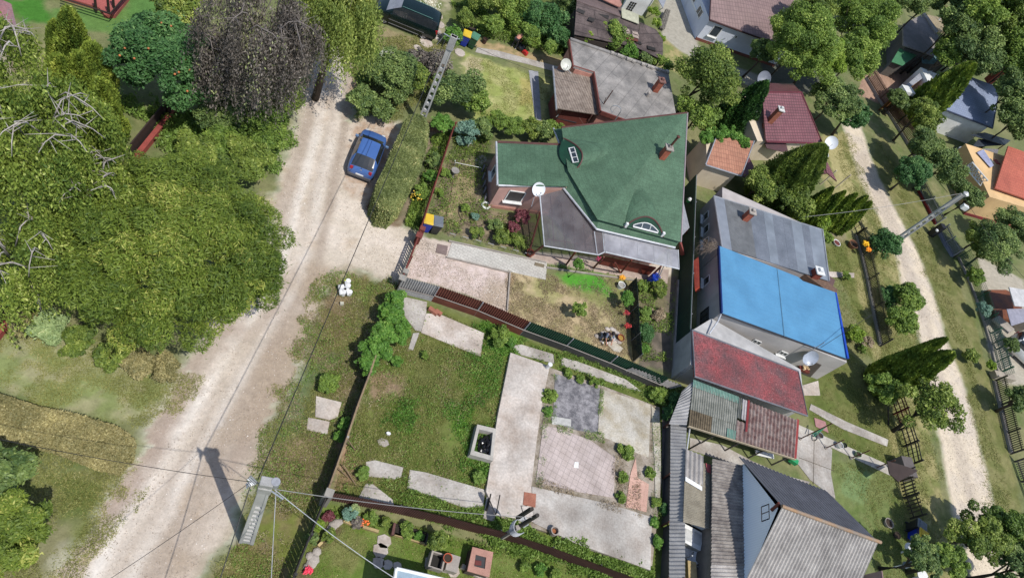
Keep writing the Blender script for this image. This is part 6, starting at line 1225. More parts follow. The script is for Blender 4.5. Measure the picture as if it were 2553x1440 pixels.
# ================= FENCES =================
BRN = mat('brown_sheet', S(132, 74, 58), .75, col2=S(108, 58, 46), scale=2); GRN = mat('green_sheet', S(38, 88, 62), .7, col2=S(28, 70, 50), scale=2); DBRN = mat('dark_brown_sheet', S(124, 84, 76), .8, col2=S(100, 64, 58), scale=2)
DARKB = mat('dark_board', S(74, 72, 68), .9, scale=2); RAILM = mat('pale_rail', S(168, 160, 152), .7, scale=3)
t = wthing('boundary_fence', 'boundary fence of grey, then brown, then green upright sheets over dark boards', 'fence', P(1300, 830))
tops = [(1006, 690), (1095, 714), (1205, 752), (1322, 802), (1430, 842), (1540, 886), (1668, 942)]
mm_ = [FC, BRN, BRN, GRN, GRN, GRN]; hF = 1.45
for i in range(6):
    a, b = P(*tops[i], hF), P(*tops[i+1], hF); a0, b0_ = Vector((a.x, a.y, 0)), Vector((b.x, b.y, 0))
    MB().corr(a0, b0_, b, a, .13, .03, .015).build('sheet_panel', mm_[i], t)
    d = b0_-a0; n = Vector((d.y, -d.x, 0)).normalized(); lo = .62 if i else .5
    MB().box((a0+b0_)/2+n*.07+Vector((0, 0, lo/2)), (d.length-.02, .04, lo), math.atan2(d.y, d.x)).build('lower_board', [FC, BRN, BRN, DARKB, DARKB, DARKB][i], t)
    MB().tube([a0+n*.1+Vector((0, 0, lo+.02)), b0_+n*.1+Vector((0, 0, lo+.02))], .03, 5).build('rail', RAILM, t)
    MB().tube([a0+n*.05, a0+n*.05+Vector((0, 0, hF))], .04, 6).build('post', GUT, t)
t = wthing('loose_corrugated_sheet', 'whitish corrugated sheet leaning at the right end of the green slatted fence', 'sheet', P(1640, 960))
MB().corr(P(1556, 922, .5), P(1672, 968, .5), P(1702, 960, 1.1), P(1576, 916, 1.1), .2, .04).build('sheet', AS, t)
t = wthing('brown_fence', 'brown upright sheet fence between the derelict plot and the bottom garden', 'fence', P(1200, 1340)); hB = 1.15
tops = [(822, 1226), (905, 1242), (1000, 1262), (1120, 1290), (1250, 1324), (1380, 1366), (1500, 1410), (1640, 1462)]
for i in range(7):
    a, b = P(*tops[i], hB), P(*tops[i+1], hB); a0, b0_ = Vector((a.x, a.y, 0)), Vector((b.x, b.y, 0)); MB().corr(a0, b0_, b, a, .1, .02, .015).build('sheet_panel', DBRN, t)
    MB().tube([a0+Vector((0, .06, 0)), a+Vector((0, .06, 0))], .04, 6).build('post', DARKB, t)
def picket(name, label, pts, h, m, sp=.13, w=.07, postm=None, z0=.08, group=None, rails=2, pointed=False, plinth=None, topz=None, sides=0, cat='fence', top=False):
    """pts are bearings of the fence foot (or of its top edge when top=True)"""
    V = [P(*q, h if top else 0) for q in pts]; V = [Vector((v.x, v.y, 0)) for v in V]; t = wthing(name, label, cat, V[0], group)
    for i in range(len(V)-1):
        a, b = V[i], V[i+1]; d = b-a; L_ = d.length; d.normalize(); rz = math.atan2(d.y, d.x); n = Vector((-d.y, d.x, 0)); k = int(L_/sp); bm_ = MB()
        for j in range(k): bm_.box(a+d*(j+.5)*sp+Vector((0, 0, z0+(h-z0)/2+random.uniform(-.01, .01))), (w, .025, h-z0), rz)
        bm_.build('picket_row', m, t)
        for r_ in range(rails): MB().box(a+d*L_/2+n*.035+Vector((0, 0, z0+(h-z0)*(.2+.6*r_/max(1, rails-1)))), (L_, .04, .07), rz).build('rail', postm or m, t)
        if plinth: MB().box(a+d*L_/2+Vector((0, 0, .1)), (L_, .2, .2), rz).build('plinth', plinth, t)
        if topz: MB().tube([a+Vector((0, 0, h)), b+Vector((0, 0, h))], topz, 6).build('top_rail', postm or m, t)
        for q in ([a, b] if i == len(V)-2 else [a]): MB().box(q+n*.05+Vector((0, 0, (h+.08)/2)), (.1, .1, h+.08), rz).build('post', postm or m, t)
    return t
RDW = mat('red_fence_paint', S(140, 70, 58), .7, col2=S(110, 50, 44), scale=3); BK = mat('dark_picket_wood', S(66, 62, 52), .8, scale=3); YK = mat('mossy_picket', S(120, 116, 84), .85, col2=S(84, 84, 62), scale=3)
picket('front_fence', 'red-brown picket fence along the flower garden in front of the pink house', [(1135, 306), (1098, 420), (1046, 580)], 1.25, RDW, .16, .07, topz=.04, top=True)
picket('driveway_gate', 'red-brown slatted double gate across the pale gravel yard', [(1044, 588), (1024, 640), (1004, 690)], 1.3, RDW, .2, .1, topz=.05, top=True, cat='gate')
GP = mat('gate_pillar', S(176, 170, 160), .9, scale=3)
for i, q in enumerate(((1004, 692, 'grey pillar at the lower end of the red gate'), (1046, 586, 'brown capped pillar at the upper end of the red gate'))): tag(MB().box(P(q[0], q[1], .7), (.3, .3, 1.4), 0).box(P(q[0], q[1], 1.42), (.36, .36, .05), 0).build('gate_pillar', RDW if i else GP), q[2], 'pillar', 'gate pillars')
WDR = mat('bleached_wood', S(168, 144, 112), .85, col2=S(130, 110, 88), scale=4)
t = wthing('plank_fence', 'leaning dark plank fence with a bleached top rail along the derelict plot', 'fence', P(870, 1080)); tp = [(942, 862), (922, 925), (890, 1010), (864, 1088), (838, 1160), (812, 1232)]; hP = 1.35
for i in range(5):
    a, b = P(*tp[i], hP), P(*tp[i+1], hP); d = b-a; rz = math.atan2(d.y, d.x)
    MB().box(Vector(((a.x+b.x)/2, (a.y+b.y)/2, hP/2-.03)), (d.length-.01, .03, hP-.1), rz).build('board_panel', mat('grey_board', S(90, 82, 74), .9, tex=dict(w=.14, h=3, gap=.01, dark=.5, off=0, src='UV'), scale=3), t)
    MB().box((a+b)/2+Vector((.04, 0, 0)), (d.length, .08, .06), rz).build('top_rail', WDR, t)
    MB().box(Vector((a.x+.06, a.y, hP/2)), (.1, .1, hP+.1), rz).build('post', GP if i == 3 else WDR, t)
MB().tube([P(868, 1096, 1.2), P(886, 1122, 0)], .03, 5).build('brace', WDR, t); MB().tube([P(856, 1158, .4), P(888, 1210, .05)], .03, 5).build('brace', WDR, t); MB().tube([P(844, 1166, .5), P(868, 1190, .05)], .025, 5).build('brace', WDR, t)
tag(MB().box(P(814, 1240, .8), (.35, .35, 1.6), 0).build('fence_pillar', GP), 'pale concrete pillar where plank fence and brown fence meet', 'pillar', 'gate pillars')
picket('dark_front_fence', 'dark slatted fence of the bottom garden with a slit shadow', [(814, 1236), (775, 1330), (735, 1430), (700, 1520)], 1.45, mat('near_black_slat', S(54, 50, 50), .7), .24, .2, top=True)
t = wthing('green_screen_fence', 'tall dark green screen fence between the kitchen bed and the grey house', 'fence', (18.9, 30, 0)); GN = mat('green_screen', S(26, 66, 52), .8, col2=S(20, 52, 42), scale=.8, fine=.1)
ys = [23.2, 26.3, 29.6, 32.8, 36.2, 39.0]
for i in range(5):
    MB().box((18.92, (ys[i]+ys[i+1])/2, .82), (.04, ys[i+1]-ys[i]-.01, 1.6)).build('screen_panel', GN, t); MB().tube([(19.0, ys[i], 0), (19.0, ys[i], 1.68)], .035, 6).build('post', GUT, t)
MB().box((18.85, 26.5, .07), (.12, 7, .14)).build('base_kerb', CONC, t); MB().tube([(18.96, 23.2, 1.64), (18.96, 39, 1.64)], .02, 5).build('top_wire', GUT, t)
t = wthing('netting_fence', 'dark green netting strip between the lawn and the kitchen bed', 'fence', P(1572, 800)); NT = mat('dark_netting', S(40, 62, 54), .9, alpha=.85, fine=.2, scale=3)
nf = [P(1566, 712), P(1570, 780), P(1573, 850), P(1578, 902)]
for i in range(3):
    a, b = nf[i], nf[i+1]; d = b-a; MB().box((a+b)/2+Vector((0, 0, .55)), (d.length-.01, .02, 1.05), math.atan2(d.y, d.x)).build('net_panel', NT, t); MB().tube([b, b+Vector((0, 0, 1.15))], .02, 5).build('post', GUT, t)
picket('brown_picket_fence', 'brown picket fence at the top of the side road under the trees', [(2158, 196), (2190, 250), (2232, 312), (2262, 362), (2290, 408)], 1.35, mat('brown_picket', S(132, 100, 84), .85, scale=3), .15, .08, BK, plinth=CONC)
picket('black_picket_fence', 'dark picket fence along the gardens on the left of the side road', [(2132, 588), (2146, 640), (2160, 700), (2174, 770), (2192, 862)], 1.15, YK, .15, .07, BK, plinth=mat('white_plinth', S(176, 170, 160), .9))
t = picket('wire_gate', 'dark tubular wire mesh gate by the thuja row', [(2102, 506), (2116, 545), (2130, 586)], 1.0, BK, .5, .04, BK, rails=2, topz=.03, cat='gate')
for i, (pts_, h, m_, lab) in enumerate((([(2212, 992), (2226, 1032), (2236, 1062)], 1.25, mat('red_gate_paint', S(130, 40, 38), .6), 'red barred gate half hidden under the apple tree'), ([(2238, 1072), (2250, 1112), (2260, 1160)], 1.2, mat('black_gate_paint', S(40, 36, 34), .6), 'black barred double gate beside the red gate'))):
    picket('barred_gate', lab, pts_, h, m_, .28, .025, m_, rails=3, topz=.035, cat='gate', group='gates on the side road')
picket('old_picket_fence', 'old dark picket fence by the blue bin at the lower side road', [(2238, 1188), (2250, 1240), (2268, 1292)], 1.15, mat('old_picket', S(96, 88, 66), .85, scale=3), .22, .09, BK, rails=2)
tag(MB().box(P(2252, 1168, .5), (.9, 1.3, 1.0), .2).build('meter_cabinet', mat('cabinet_grey', S(116, 108, 106), .7)), 'grey cabinet between the black gate and the old picket fence', 'cabinet')
picket('red_base_fence', 'grey picket fence on a red base beyond the side road pole', [(2284, 468), (2304, 508), (2330, 560)], 1.1, mat('grey_picket', S(120, 128, 124), .7), .12, .05, GUT, plinth=mat('red_plinth2', S(150, 40, 40), .7))
picket('blue_grey_fence', 'blue-grey slatted fence on a pale base right of the side road', [(2338, 578), (2352, 608), (2372, 640)], 1.15, mat('bluegrey_slat', S(128, 134, 152), .6), .14, .06, GUT, plinth=mat('pale_base', S(160, 162, 176), .8))
t = wthing('gate_post', 'black post with a white lamp between red and blue-grey fences', 'post', P(2336, 574)); MB().box(P(2336, 574, .7), (.5, .5, 1.4), .3).build('shaft', mat('black_post', (.02, .02, .025), .5), t); MB().box(P(2336, 574, 1.46), (.2, .2, .12)).build('lamp', WHITE, t)
t = wthing('green_wire_fence', 'green wire mesh fence on posts along the right of the side road', 'fence', P(2450, 780)); GWm = mat('green_wire', S(40, 110, 84), .5)
gv = [P(2388, 642), P(2410, 690), P(2432, 745), P(2450, 800), P(2468, 860), P(2478, 905), P(2492, 945)]
for i in range(6):
    a, b = gv[i], gv[i+1]; bm_ = MB()
    for z in np.linspace(.15, 1.25, 9): bm_.tube([a+Vector((0, 0, z)), b+Vector((0, 0, z))], .012, 4)
    for u in np.linspace(0, 1, 16): p = a.lerp(b, u); bm_.tube([p+Vector((0, 0, .1)), p+Vector((0, 0, 1.3))], .012, 4)
    bm_.build('mesh_panel', GWm, t); MB().tube([a, a+Vector((0, 0, 1.45))], .04, 6).build('post', GWm, t); MB().box((a+b)/2+Vector((0, 0, .08)), ((b-a).length, .15, .16), math.atan2((b-a).y, (b-a).x)).build('plinth', CONC, t)
picket('white_slat_gate', 'white slatted gate laid along the green fence by the parked van', [(2470, 830), (2484, 870), (2498, 925)], .9, mat('pale_slat', S(190, 196, 190), .6), .2, .1, GWm, cat='gate')
tag(MB().box(P(2500, 938, .35), (2.2, .5, .5), .2).build('stone_bench', mat('stone_beige', S(190, 178, 160), .9)), 'beige stone block below the white slatted gate', 'block')
picket('lower_right_fence', 'dark picket fence running down the right edge', [(2476, 950), (2490, 1010), (2506, 1080), (2518, 1130)], 1.1, YK, .17, .08, BK, plinth=CONC)
picket('corner_fence', 'pale picket fence at the right edge below a concrete pier', [(2528, 1150), (2545, 1200), (2570, 1270)], .9, mat('pale_picket', S(160, 146, 140), .8), .15, .07, BK)
# ================= POLES AND WIRES =================
PCN = mat('pole_concrete', S(206, 204, 200), .85, col2=S(188, 186, 182), scale=1.5, fine=.04)
def height_to(b, t_):
    B0 = P(*b); L_ = math.hypot(t_[0]-b[0], t_[1]-b[1]); lo, hi = .2, 20
    for _ in range(40):
        m_ = (lo+hi)/2; c = ROT.T@(np.array([B0.x, B0.y, m_-CAMH])); l = math.hypot(c[0]/c[2]*F+W/2-b[0], c[1]/c[2]*F+HH/2-b[1])
        if l < L_: lo = m_
        else: hi = m_
    return B0, lo
def pole(label, b, t_, l, r_, w0, w1, nh, hh0=.22, gap0=.75, tri=False, solid=.12, base_from=.06):
    B0, H_ = height_to(b, t_); ax = (P(*r_)-P(*l)); ax.z = 0; ax.normalize(); rz = math.atan2(ax.y, ax.x); t = wthing('utility_pole', label, 'utility pole', B0, 'concrete utility poles')
    m = MB(); dp = .2
    wz = lambda z: w0+(w1-w0)*z/H_
    fl = .3
    # two flanges with webs between the openings
    for s in (-1, 1):
        v = []
        for z in (0, H_):
            w = wz(z); xo, xi = s*w/2, s*w/2*(1-fl*2*.8)
            for x in (xo, xi):
                for y in (-dp/2, dp/2): v.append(B0+ax*x+Vector((-ax.y, ax.x, 0))*y+Vector((0, 0, z)))
        m.add(v, [(0, 1, 3, 2), (4, 6, 7, 5), (0, 4, 5, 1), (1, 5, 7, 3), (3, 7, 6, 2), (2, 6, 4, 0)])
    z = 0; zs = np.linspace(H_*base_from, H_*(1-solid*2.2), nh+1); yv = Vector((-ax.y, ax.x, 0))
    def web(za, zb): m.box(B0+Vector((0, 0, (za+zb)/2)), (wz(za)*.62, dp*.8, zb-za), rz)
    web(0, zs[0])
    for i in range(nh): web(zs[i]+(zs[i+1]-zs[i])*(.62 if not tri else .5), zs[i+1])
    web(zs[-1], H_)
    m.build('shaft', PCN, t); return t, B0, H_, ax, yv, rz
tA, BA, HA, axA, yvA, rzA = pole('concrete pole with a column of small openings standing beside the road, lower left', (615, 1350), (664, 1205), (604, 1349), (623, 1352), .58, .34, 10, tri=True, solid=.12)
MB().box(BA+Vector((0, 0, HA+.12)), (.42, .3, .3), rzA).box(BA+Vector((0, 0, HA-.5)), (.44, .26, .5), rzA).build('cap', mat('pole_cap', S(190, 188, 184), .7), tA, bevel=.03)
MB().lathe([(.0, 0), (.14, 0), (.14, .34), (0, .34)], BA+axA*.1+Vector((.15, .05, HA-.05)), n=16).build('junction_can', GUT, tA)
mm = MB()
for k in range(7): mm.tube([BA-axA*(.25+.05*k)+Vector((0, 0, HA-.1-.12*k)), BA-axA*(.5+.03*(k % 3))+Vector((-.05, .1, HA+.15-.18*k))], .03, 5)
mm.build('insulator_bracket', GALV, tA)
MB().tube([BA+axA*.2+Vector((.0, -.1, HA-.3)), BA+axA*.45+Vector((.2, -.2, HA-.5)), BA+axA*.5+Vector((.1, -.1, HA-1.2))], .03, 5).build('cable_clamp', GALV, tA)
tB, BB, HB, axB, yvB, rzB = pole('tall concrete ladder-like pole rising from the clipped hedge near the minivan', (1045, 315), (1128, 89), (1051, 279), (1065, 285), .46, .3, 9, solid=.11)
MB().box(BB+Vector((0, 0, HB-.45)), (.4, .3, .9), rzB).build('cap', mat('pole_cap', S(190, 188, 184)), tB, bevel=.02)
MB().tube([BB+Vector((0, 0, HB-.2)), BB-axB*.6+Vector((0, 0, HB-.1))], .03, 6).tube([BB-axB*.5+Vector((0, 0, HB-.1)), BB-axB*.75+Vector((0, 0, HB-1.0))], .02, 5).tube([BB+Vector((0, 0, HB-.2)), BB+axB*.35+Vector((0, 0, HB))], .03, 6).build('bracket', GALV, tB)
tC, BC, HC, axC, yvC, rzC = pole('concrete ladder-like pole slanting over the side road with a lamp at its head', (2200, 624), (2402, 488), (2222, 612), (2232, 618), .5, .32, 10, solid=.08)
MB().lathe([(0, 0), (.2, .05), (.24, .2), (.1, .32), (0, .34)], BC+Vector((.2, .1, HC-.05)), n=16).build('lamp_head', mat('lamp_white', (.7, .7, .68), .4), tC); MB().box(BC+axC*.5+Vector((.1, -.5, HC-.5)), (.45, .3, .35), rzC).build('switch_box', WHITE, tC)
tD = wthing('wooden_pole', 'dark wooden service pole with looped cable standing at the edge of the foundation', 'utility pole', P(1247, 1341)); BDp, HD = height_to((1247, 1341), (1334, 1290))
MB().box(BDp+Vector((0, 0, 1.1)), (.2, .2, 2.2), .5).build('concrete_stub', CONC, tD); MB().tube([BDp+Vector((.12, .12, .9)), BDp+Vector((.12, .12, HD))], .11, 10, .09).build('shaft', mat('black_timber', S(66, 60, 54), .85, scale=5), tD)
MB().box(BDp+Vector((-.15, .35, HD-.9)), (.18, .14, 1.6), .4).build('bracket', mat('black_timber', S(66, 60, 54)), tD)
cm = MB()
for k in range(6): cm.tube([BDp+Vector((.1+.32*math.cos(x), .1+.32*math.sin(x), 1.75+.1*k+.2*math.sin(x))) for x in np.linspace(.3, 5.6, 18)], .02, 5)
cm.build('cable_coil', mat('white_cable', S(210, 212, 218), .5), tD); MB().tube([BDp+Vector((.1, .3, 2.6)), BDp+Vector((-.3, .7, 2.9)), BDp+Vector((-.2, .6, 3.4))], .02, 5).build('cable_loop', DARKIN, tD)
pass
def wire(label, a, b, sag=.3, r=.013, m=None, n=24):
    pts_ = [a.lerp(b, i/n)-Vector((0, 0, sag*4*(i/n)*(1-i/n))) for i in range(n+1)]
    return tag(MB().tube(pts_, r, 5).build('overhead_wire', m or mat('black_cable', (.02, .02, .022), .6, fine=0)), label, 'wire', 'overhead wires')
TA = BA+Vector((0, 0, HA)); TB = BB+Vector((0, 0, HB)); TC = BC+Vector((0, 0, HC)); TD = BDp+Vector((.12, .12, HD)); GW = mat('grey_cable', S(170, 168, 166), .6)
wire('thick black cable strung between the lower left pole and the hedge pole', TA-axA*.3+Vector((0, .1, -.1)), TB-axB*.4+Vector((0, 0, -.15)), .35, .018)
wire('thick black cable leaving the lower left pole through the bottom edge', TA-axA*.45+Vector((0, 0, -.6)), P(470, 1680, 6.5), .2, .018)
wire('thin cable crossing the dirt road to the left edge', TA-axA*.45+Vector((0, 0, -.1)), P(-80, 1078, 6), .3, .01)
wire('thin cable dropping from the lower left pole across the road to the bottom edge', TA-axA*.5+Vector((0, 0, -.2)), P(200, 1490, 5), .2, .009)
wire('grey service cable from the lower left pole to the dark wooden pole', TA+axA*.3+Vector((0, 0, -.4)), TD+Vector((0, 0, -.4)), .45, .013, GW)
wire('pale service cable from the lower left pole down to the house at the bottom edge', TA+axA*.3+Vector((0, 0, -.45)), P(990, 1444, 2.6), .3, .014, mat('white_cable', S(210, 212, 218)))
wire('pale cable hanging straight from the lower left pole', TA+axA*.35+Vector((0, 0, -.5)), P(676, 1450, 4.5), .05, .013, mat('white_cable', S(210, 212, 218)))
wire('thin cable from the hedge pole to the grey flat-roofed house', TB+axB*.3, P(1440, 208, 3.1), .3, .01)
wire('pale cable from the side road pole to the conifers by the grey metal roof', TC-axC*.2, P(2008, 540, 3.0), .3, .016, GW)
wire('cable leaving the side road pole toward the right edge', TC, P(2600, 740, 7), .3, .012)
wire('cable from the blue roof mast across its slope', P(2046, 866, 3.0), P(2180, 780, 4.0), .1, .016)
t = wthing('antenna_mast', 'thin antenna mast on the off-white wall throwing a shadow over the blue roof', 'antenna', P(1998, 888)); MB().tube([P(1998, 888, 2.0), P(1998, 888, 2.0)+Vector((0, 0, 2.0))], .025, 6).build('mast', GALV, t); MB().tube([P(2042, 868, 3.2)+Vector((-.4, 0, 0)), P(2046, 868, 3.2)], .015, 5).build('arm', GALV, t)
# ================= VEHICLES =================
def car(name, label, C, rz, st, paint, roofseg, wheels, wr, lights, plate=None, dark=None, glasscol=None, door=None):
    t = thing(name, label, 'car' if name != 'minivan' else 'minivan', C, rz)
    def ring(s):
        x, w, zl, zb, zt, tw = s; h = zt-zb
        return [(x, 0, zl), (x, .8*w, zl), (x, .97*w, zl+.08), (x, w, zl+(zb-zl)*.45), (x, .99*w, zb-.08), (x, .95*w, zb), (x, .95*w+(tw-.95*w)*.55, zb+h*.6), (x, tw, zt-.02), (x, tw*.85, zt), (x, tw*.45, zt+.02), (x, 0, zt+.025)]
    R_ = [ring(s) for s in st]; full = [r+[(p[0], -p[1], p[2]) for p in r[-2:0:-1]] for r in R_]; n = len(full[0])
    body, gl = MB(), {'windscreen': MB(), 'rear_window': MB(), 'side_window': MB(), 'side_window.r': MB()}
    for i in range(len(st)-1):
        for j in range(n):
            k = (j+1) % n; q = [full[i][j], full[i+1][j], full[i+1][k], full[i][k]]; top = 7 <= j <= 12; side = j in (5, 6); side2 = j in (13, 14)
            key = None
            if i in roofseg['rear'] and top: key = 'rear_window'
            elif i in roofseg['front'] and top: key = 'windscreen'
            elif i in roofseg['cabin'] and side: key = 'side_window'
            elif i in roofseg['cabin'] and side2: key = 'side_window.r'
            (gl[key] if key else body).add(q, [(0, 1, 2, 3)])
    body.add(full[0], [tuple(range(n))[::-1]]); body.add(full[-1], [tuple(range(n))])
    bo = body.build('body', paint, t)
    bm2 = bpy.data.meshes
    import bmesh
    b = bmesh.new(); b.from_mesh(bo.data); bmesh.ops.remove_doubles(b, verts=b.verts, dist=.001); bmesh.ops.recalc_face_normals(b, faces=b.faces); b.to_mesh(bo.data); b.free()
    bo.data.polygons.foreach_set('use_smooth', [True]*len(bo.data.polygons))
    for k, g_ in gl.items():
        o = g_.build(k.split('.')[0], glasscol if (glasscol and k == 'windscreen') else GLASSC, t); b = bmesh.new(); b.from_mesh(o.data); bmesh.ops.remove_doubles(b, verts=b.verts, dist=.001); bmesh.ops.recalc_face_normals(b, faces=b.faces); b.to_mesh(o.data); b.free()
    for x, y in wheels:
        s = 1 if y > 0 else -1; w = MB().lathe([(wr*.6, .0), (wr*.95, .0), (wr, .03), (wr, .17), (wr*.95, .2), (wr*.62, .2)], (x, y-s*.2, wr), (0, s, 0), 24).build('wheel', mat('tyre_rubber', (.02, .02, .02), .8), t, smooth=True)
        h = MB().lathe([(wr*.62, .19), (wr*.66, .205), (wr*.62, .215), (wr*.58, .17)], (x, y-s*.2, wr), (0, s, 0), 24)
        for a in range(5): ang = a*2*math.pi/5; h.box((x+math.cos(ang)*wr*.32, y-s*.015, wr+math.sin(ang)*wr*.32), (wr*.62, .03, wr*.2), 0, 0, -ang)
        child(h.lathe([(0, .19), (wr*.14, .19), (wr*.14, .21), (0, .215)], (x, y-s*.2, wr), (0, s, 0), 12).build('rim', mat('alloy', (.55, .55, .56), .35, metal=.5), t), w)
    for nm, p_, d_, c_ in lights: MB().box(p_, d_).build(nm, c_, t, bevel=.02)
    return t
GLASSC = mat('car_glass', (.02, .025, .03), .06, col2=(.03, .035, .04), fine=0, spec=.8); REDL = mat('tail_red', (.45, .02, .03), .25, fine=0); BLKP = mat('black_plastic', (.03, .03, .032), .6)
ka = [(-1.81, .52, .42, .60, .63, .46), (-1.76, .68, .30, .74, .80, .58), (-1.62, .76, .22, .84, .93, .64), (-1.42, .80, .2, .90, 1.03, .63), (-.98, .815, .2, .92, 1.31, .56), (-.6, .82, .2, .92, 1.36, .56), (-.1, .82, .2, .92, 1.37, .56), (.32, .82, .2, .91, 1.33, .55), (.62, .815, .2, .90, 1.16, .6), (.95, .80, .2, .88, .95, .68), (1.3, .78, .22, .82, .86, .64), (1.58, .72, .24, .72, .76, .56), (1.74, .62, .3, .6, .64, .48), (1.81, .46, .36, .5, .53, .36)]
rr_, ff_ = P(896, 436, .5), P(936, 334, .5); cK = (rr_+ff_)/2; kz = math.atan2((ff_-rr_).y, (ff_-rr_).x); BLUE = mat('blue_car_paint', S(80, 118, 184), .3, col2=S(72, 108, 174), scale=.5, metal=0, fine=.02, spec=.7)
LT_ = []
for s in (-1, 1): LT_ += [('tail_light', (-1.72, s*.55, .82), (.1, .18, .24), REDL), ('wing_mirror', (.62, s*.92, .98), (.12, .2, .14), mat('mirror_blue', S(120, 150, 190), .3)), ('headlight', (1.66, s*.5, .66), (.16, .2, .12), mat('lamp_glass', (.6, .62, .64), .15))]
LT_ += [('number_plate', (-1.82, 0, .55), (.03, .46, .11), WHITE), ('rear_bumper', (-1.74, 0, .38), (.2, 1.36, .2), mat('bumper_grey', S(104, 104, 112), .6)), ('front_bumper', (1.74, 0, .36), (.2, 1.2, .2), mat('bumper_grey', S(104, 104, 112))), ('rear_wiper', (-1.6, 0, .97), (.3, .02, .02), BLKP), ('badge', (-1.73, 0, .86), (.03, .12, .06), mat('chrome', (.7, .7, .72), .2, metal=.8)), ('radio_aerial', (-.95, 0, 1.45), (.02, .02, .3), BLKP), ('roof_seam', (-.25, .0, 1.392), (1.0, .02, .006), mat('dark_blue_seam', S(24, 40, 84), .5))]
car('parked_car', 'small metallic blue hatchback parked by the clipped hedge with its tail to the viewer', (cK.x, cK.y, 0), kz, ka, BLUE, dict(rear=(2, 3), front=(7, 8), cabin=(4, 5, 6, 7)), [(-1.2, .78), (-1.2, -.78), (1.24, .78), (1.24, -.78)], .29, LT_)
fw, rw = P(956, 60), P(1050, 98); vd = (fw-rw).normalized(); vz = math.atan2(vd.y, vd.x); nn = Vector((-vd.y, vd.x, 0)); nn = nn if nn.y > 0 else -nn; cV = (fw+rw)/2+nn*.84
van = [(-2.3, .72, .42, .95, 1.1, .62), (-2.24, .86, .32, 1.08, 1.5, .66), (-2.1, .89, .28, 1.1, 1.66, .66), (-1.6, .9, .26, 1.1, 1.72, .68), (-.8, .905, .26, 1.1, 1.74, .68), (0, .905, .26, 1.09, 1.74, .68), (.55, .9, .26, 1.07, 1.7, .66), (1.0, .9, .26, 1.05, 1.42, .7), (1.45, .89, .26, 1.02, 1.1, .76), (1.8, .86, .28, .92, .98, .74), (2.1, .78, .3, .78, .84, .64), (2.25, .64, .36, .64, .7, .5), (2.32, .5, .4, .56, .6, .4)]
DG = mat('dark_green_paint', S(24, 44, 44), .22, col2=S(20, 38, 38), scale=.5, metal=.3, fine=.01, spec=.8); VL = []
for s in (-1, 1): VL += [('tail_light', (-2.2, s*.8, .98), (.16, .12, .3), REDL), ('wing_mirror', (1.05, s*1.0, 1.08), (.12, .18, .16), WHITE if s < 0 else DG), ('roof_rail', (-.6, s*.62, 1.77), (2.2, .03, .03), mat('teal_rail', S(120, 170, 156), .3)), ('side_strip', (-.1, s*.915, .62), (2.6, .02, .05), mat('strip_grey', S(130, 130, 130), .5)), ('side_skirt', (0, s*.9, .3), (2.2, .03, .07), mat('strip_grey', S(130, 130, 130)))]
car('minivan', 'dark green minivan with alloy wheels half under the willow beyond the road', (cV.x, cV.y, 0), vz, van, DG, dict(rear=(0,), front=(6, 7), cabin=(2, 3, 4, 5, 6)), [(-1.42, .84), (-1.42, -.84), (1.42, .84), (1.42, -.84)], .34, VL, glasscol=mat('grey_screen', (.28, .29, .33), .25, fine=.05))  # windscreen in a paler grey than the other panes
wv_ = P(2556, 905); wz_ = math.atan2((P(2553, 930)-P(2500, 880)).y, (P(2553, 930)-P(2500, 880)).x)
WL = [('tail_light', (-2.25, s*.8, .95), (.12, .12, .4), REDL) for s in (-1, 1)]
car('parked_van', 'white car with a dark rear window parked beyond the green gate at the right edge', (wv_.x, wv_.y, 0), wz_, van, WHITE, dict(rear=(1, 0), front=(6, 7), cabin=(2, 3, 4, 5, 6)), [(-1.42, .84), (-1.42, -.84), (1.42, .84), (1.42, -.84)], .34, WL)
# ================= BINS AND SMALL THINGS =================
def bin_(label, px, py, rz, body, lid, group='wheeled bins'):
    c = P(px, py); t = thing('wheeled_bin', label, 'wheeled bin', c, rz, group); b = MB()
    v = []
    for z, sx, sy in ((.08, .42, .5), (.98, .56, .66)): v += [(-sx/2, -sy/2, z), (sx/2, -sy/2, z), (sx/2, sy/2, z), (-sx/2, sy/2, z)]
    b.add(v, [(3, 2, 1, 0), (4, 5, 6, 7), (0, 1, 5, 4), (1, 2, 6, 5), (2, 3, 7, 6), (3, 0, 4, 7)]); b.box((0, 0, .95), (.6, .7, .06)); b.build('body', body, t, bevel=.02)
    MB().box((0, -.01, 1.03), (.6, .72, .07), rx=.06).box((0, -.05, 1.075), (.5, .5, .03), rx=.06).build('lid', lid, t, bevel=.02)
    MB().tube([(-.24, .38, .96), (.24, .38, .96)], .018, 6).build('handle', BLKP, t)
    for s in (-1, 1): MB().lathe([(0, 0), (.1, 0), (.1, .05), (0, .05)], (s*.26, .24, .1), (s, 0, 0), 14).build('wheel', BLKP, t)
    return t
BB_ = mat('bin_blue', S(36, 64, 190), .4, fine=.02); YL = mat('bin_yellow', S(246, 206, 60), .4, fine=.02)
GB_ = mat('bin_green', S(44, 96, 70), .45); GL_ = mat('bin_green_lid', S(96, 150, 118), .45); KB = mat('bin_black', S(52, 54, 56), .5); KL = mat('bin_grey_lid', S(124, 130, 138), .45)
bin_('blue wheeled bin with a yellow lid beside the hedge pole', 1154, 112, .1, BB_, YL); bin_('green wheeled bin next to the blue bin near the hedge pole', 1174, 118, -.1, GB_, GL_)
bin_('blue wheeled bin with a yellow lid behind the red front fence', 1058, 572, .2, BB_, YL); bin_('black wheeled bin with a grey lid behind the red front fence', 1080, 577, .25, KB, KL)
bin_('blue wheeled bin with a yellow lid in the shade at the lower right', 2268, 1340, 1.3, BB_, YL); bin_('dark bin with a glossy lid behind the lower right blue bin', 2264, 1318, 1.3, KB, KL)
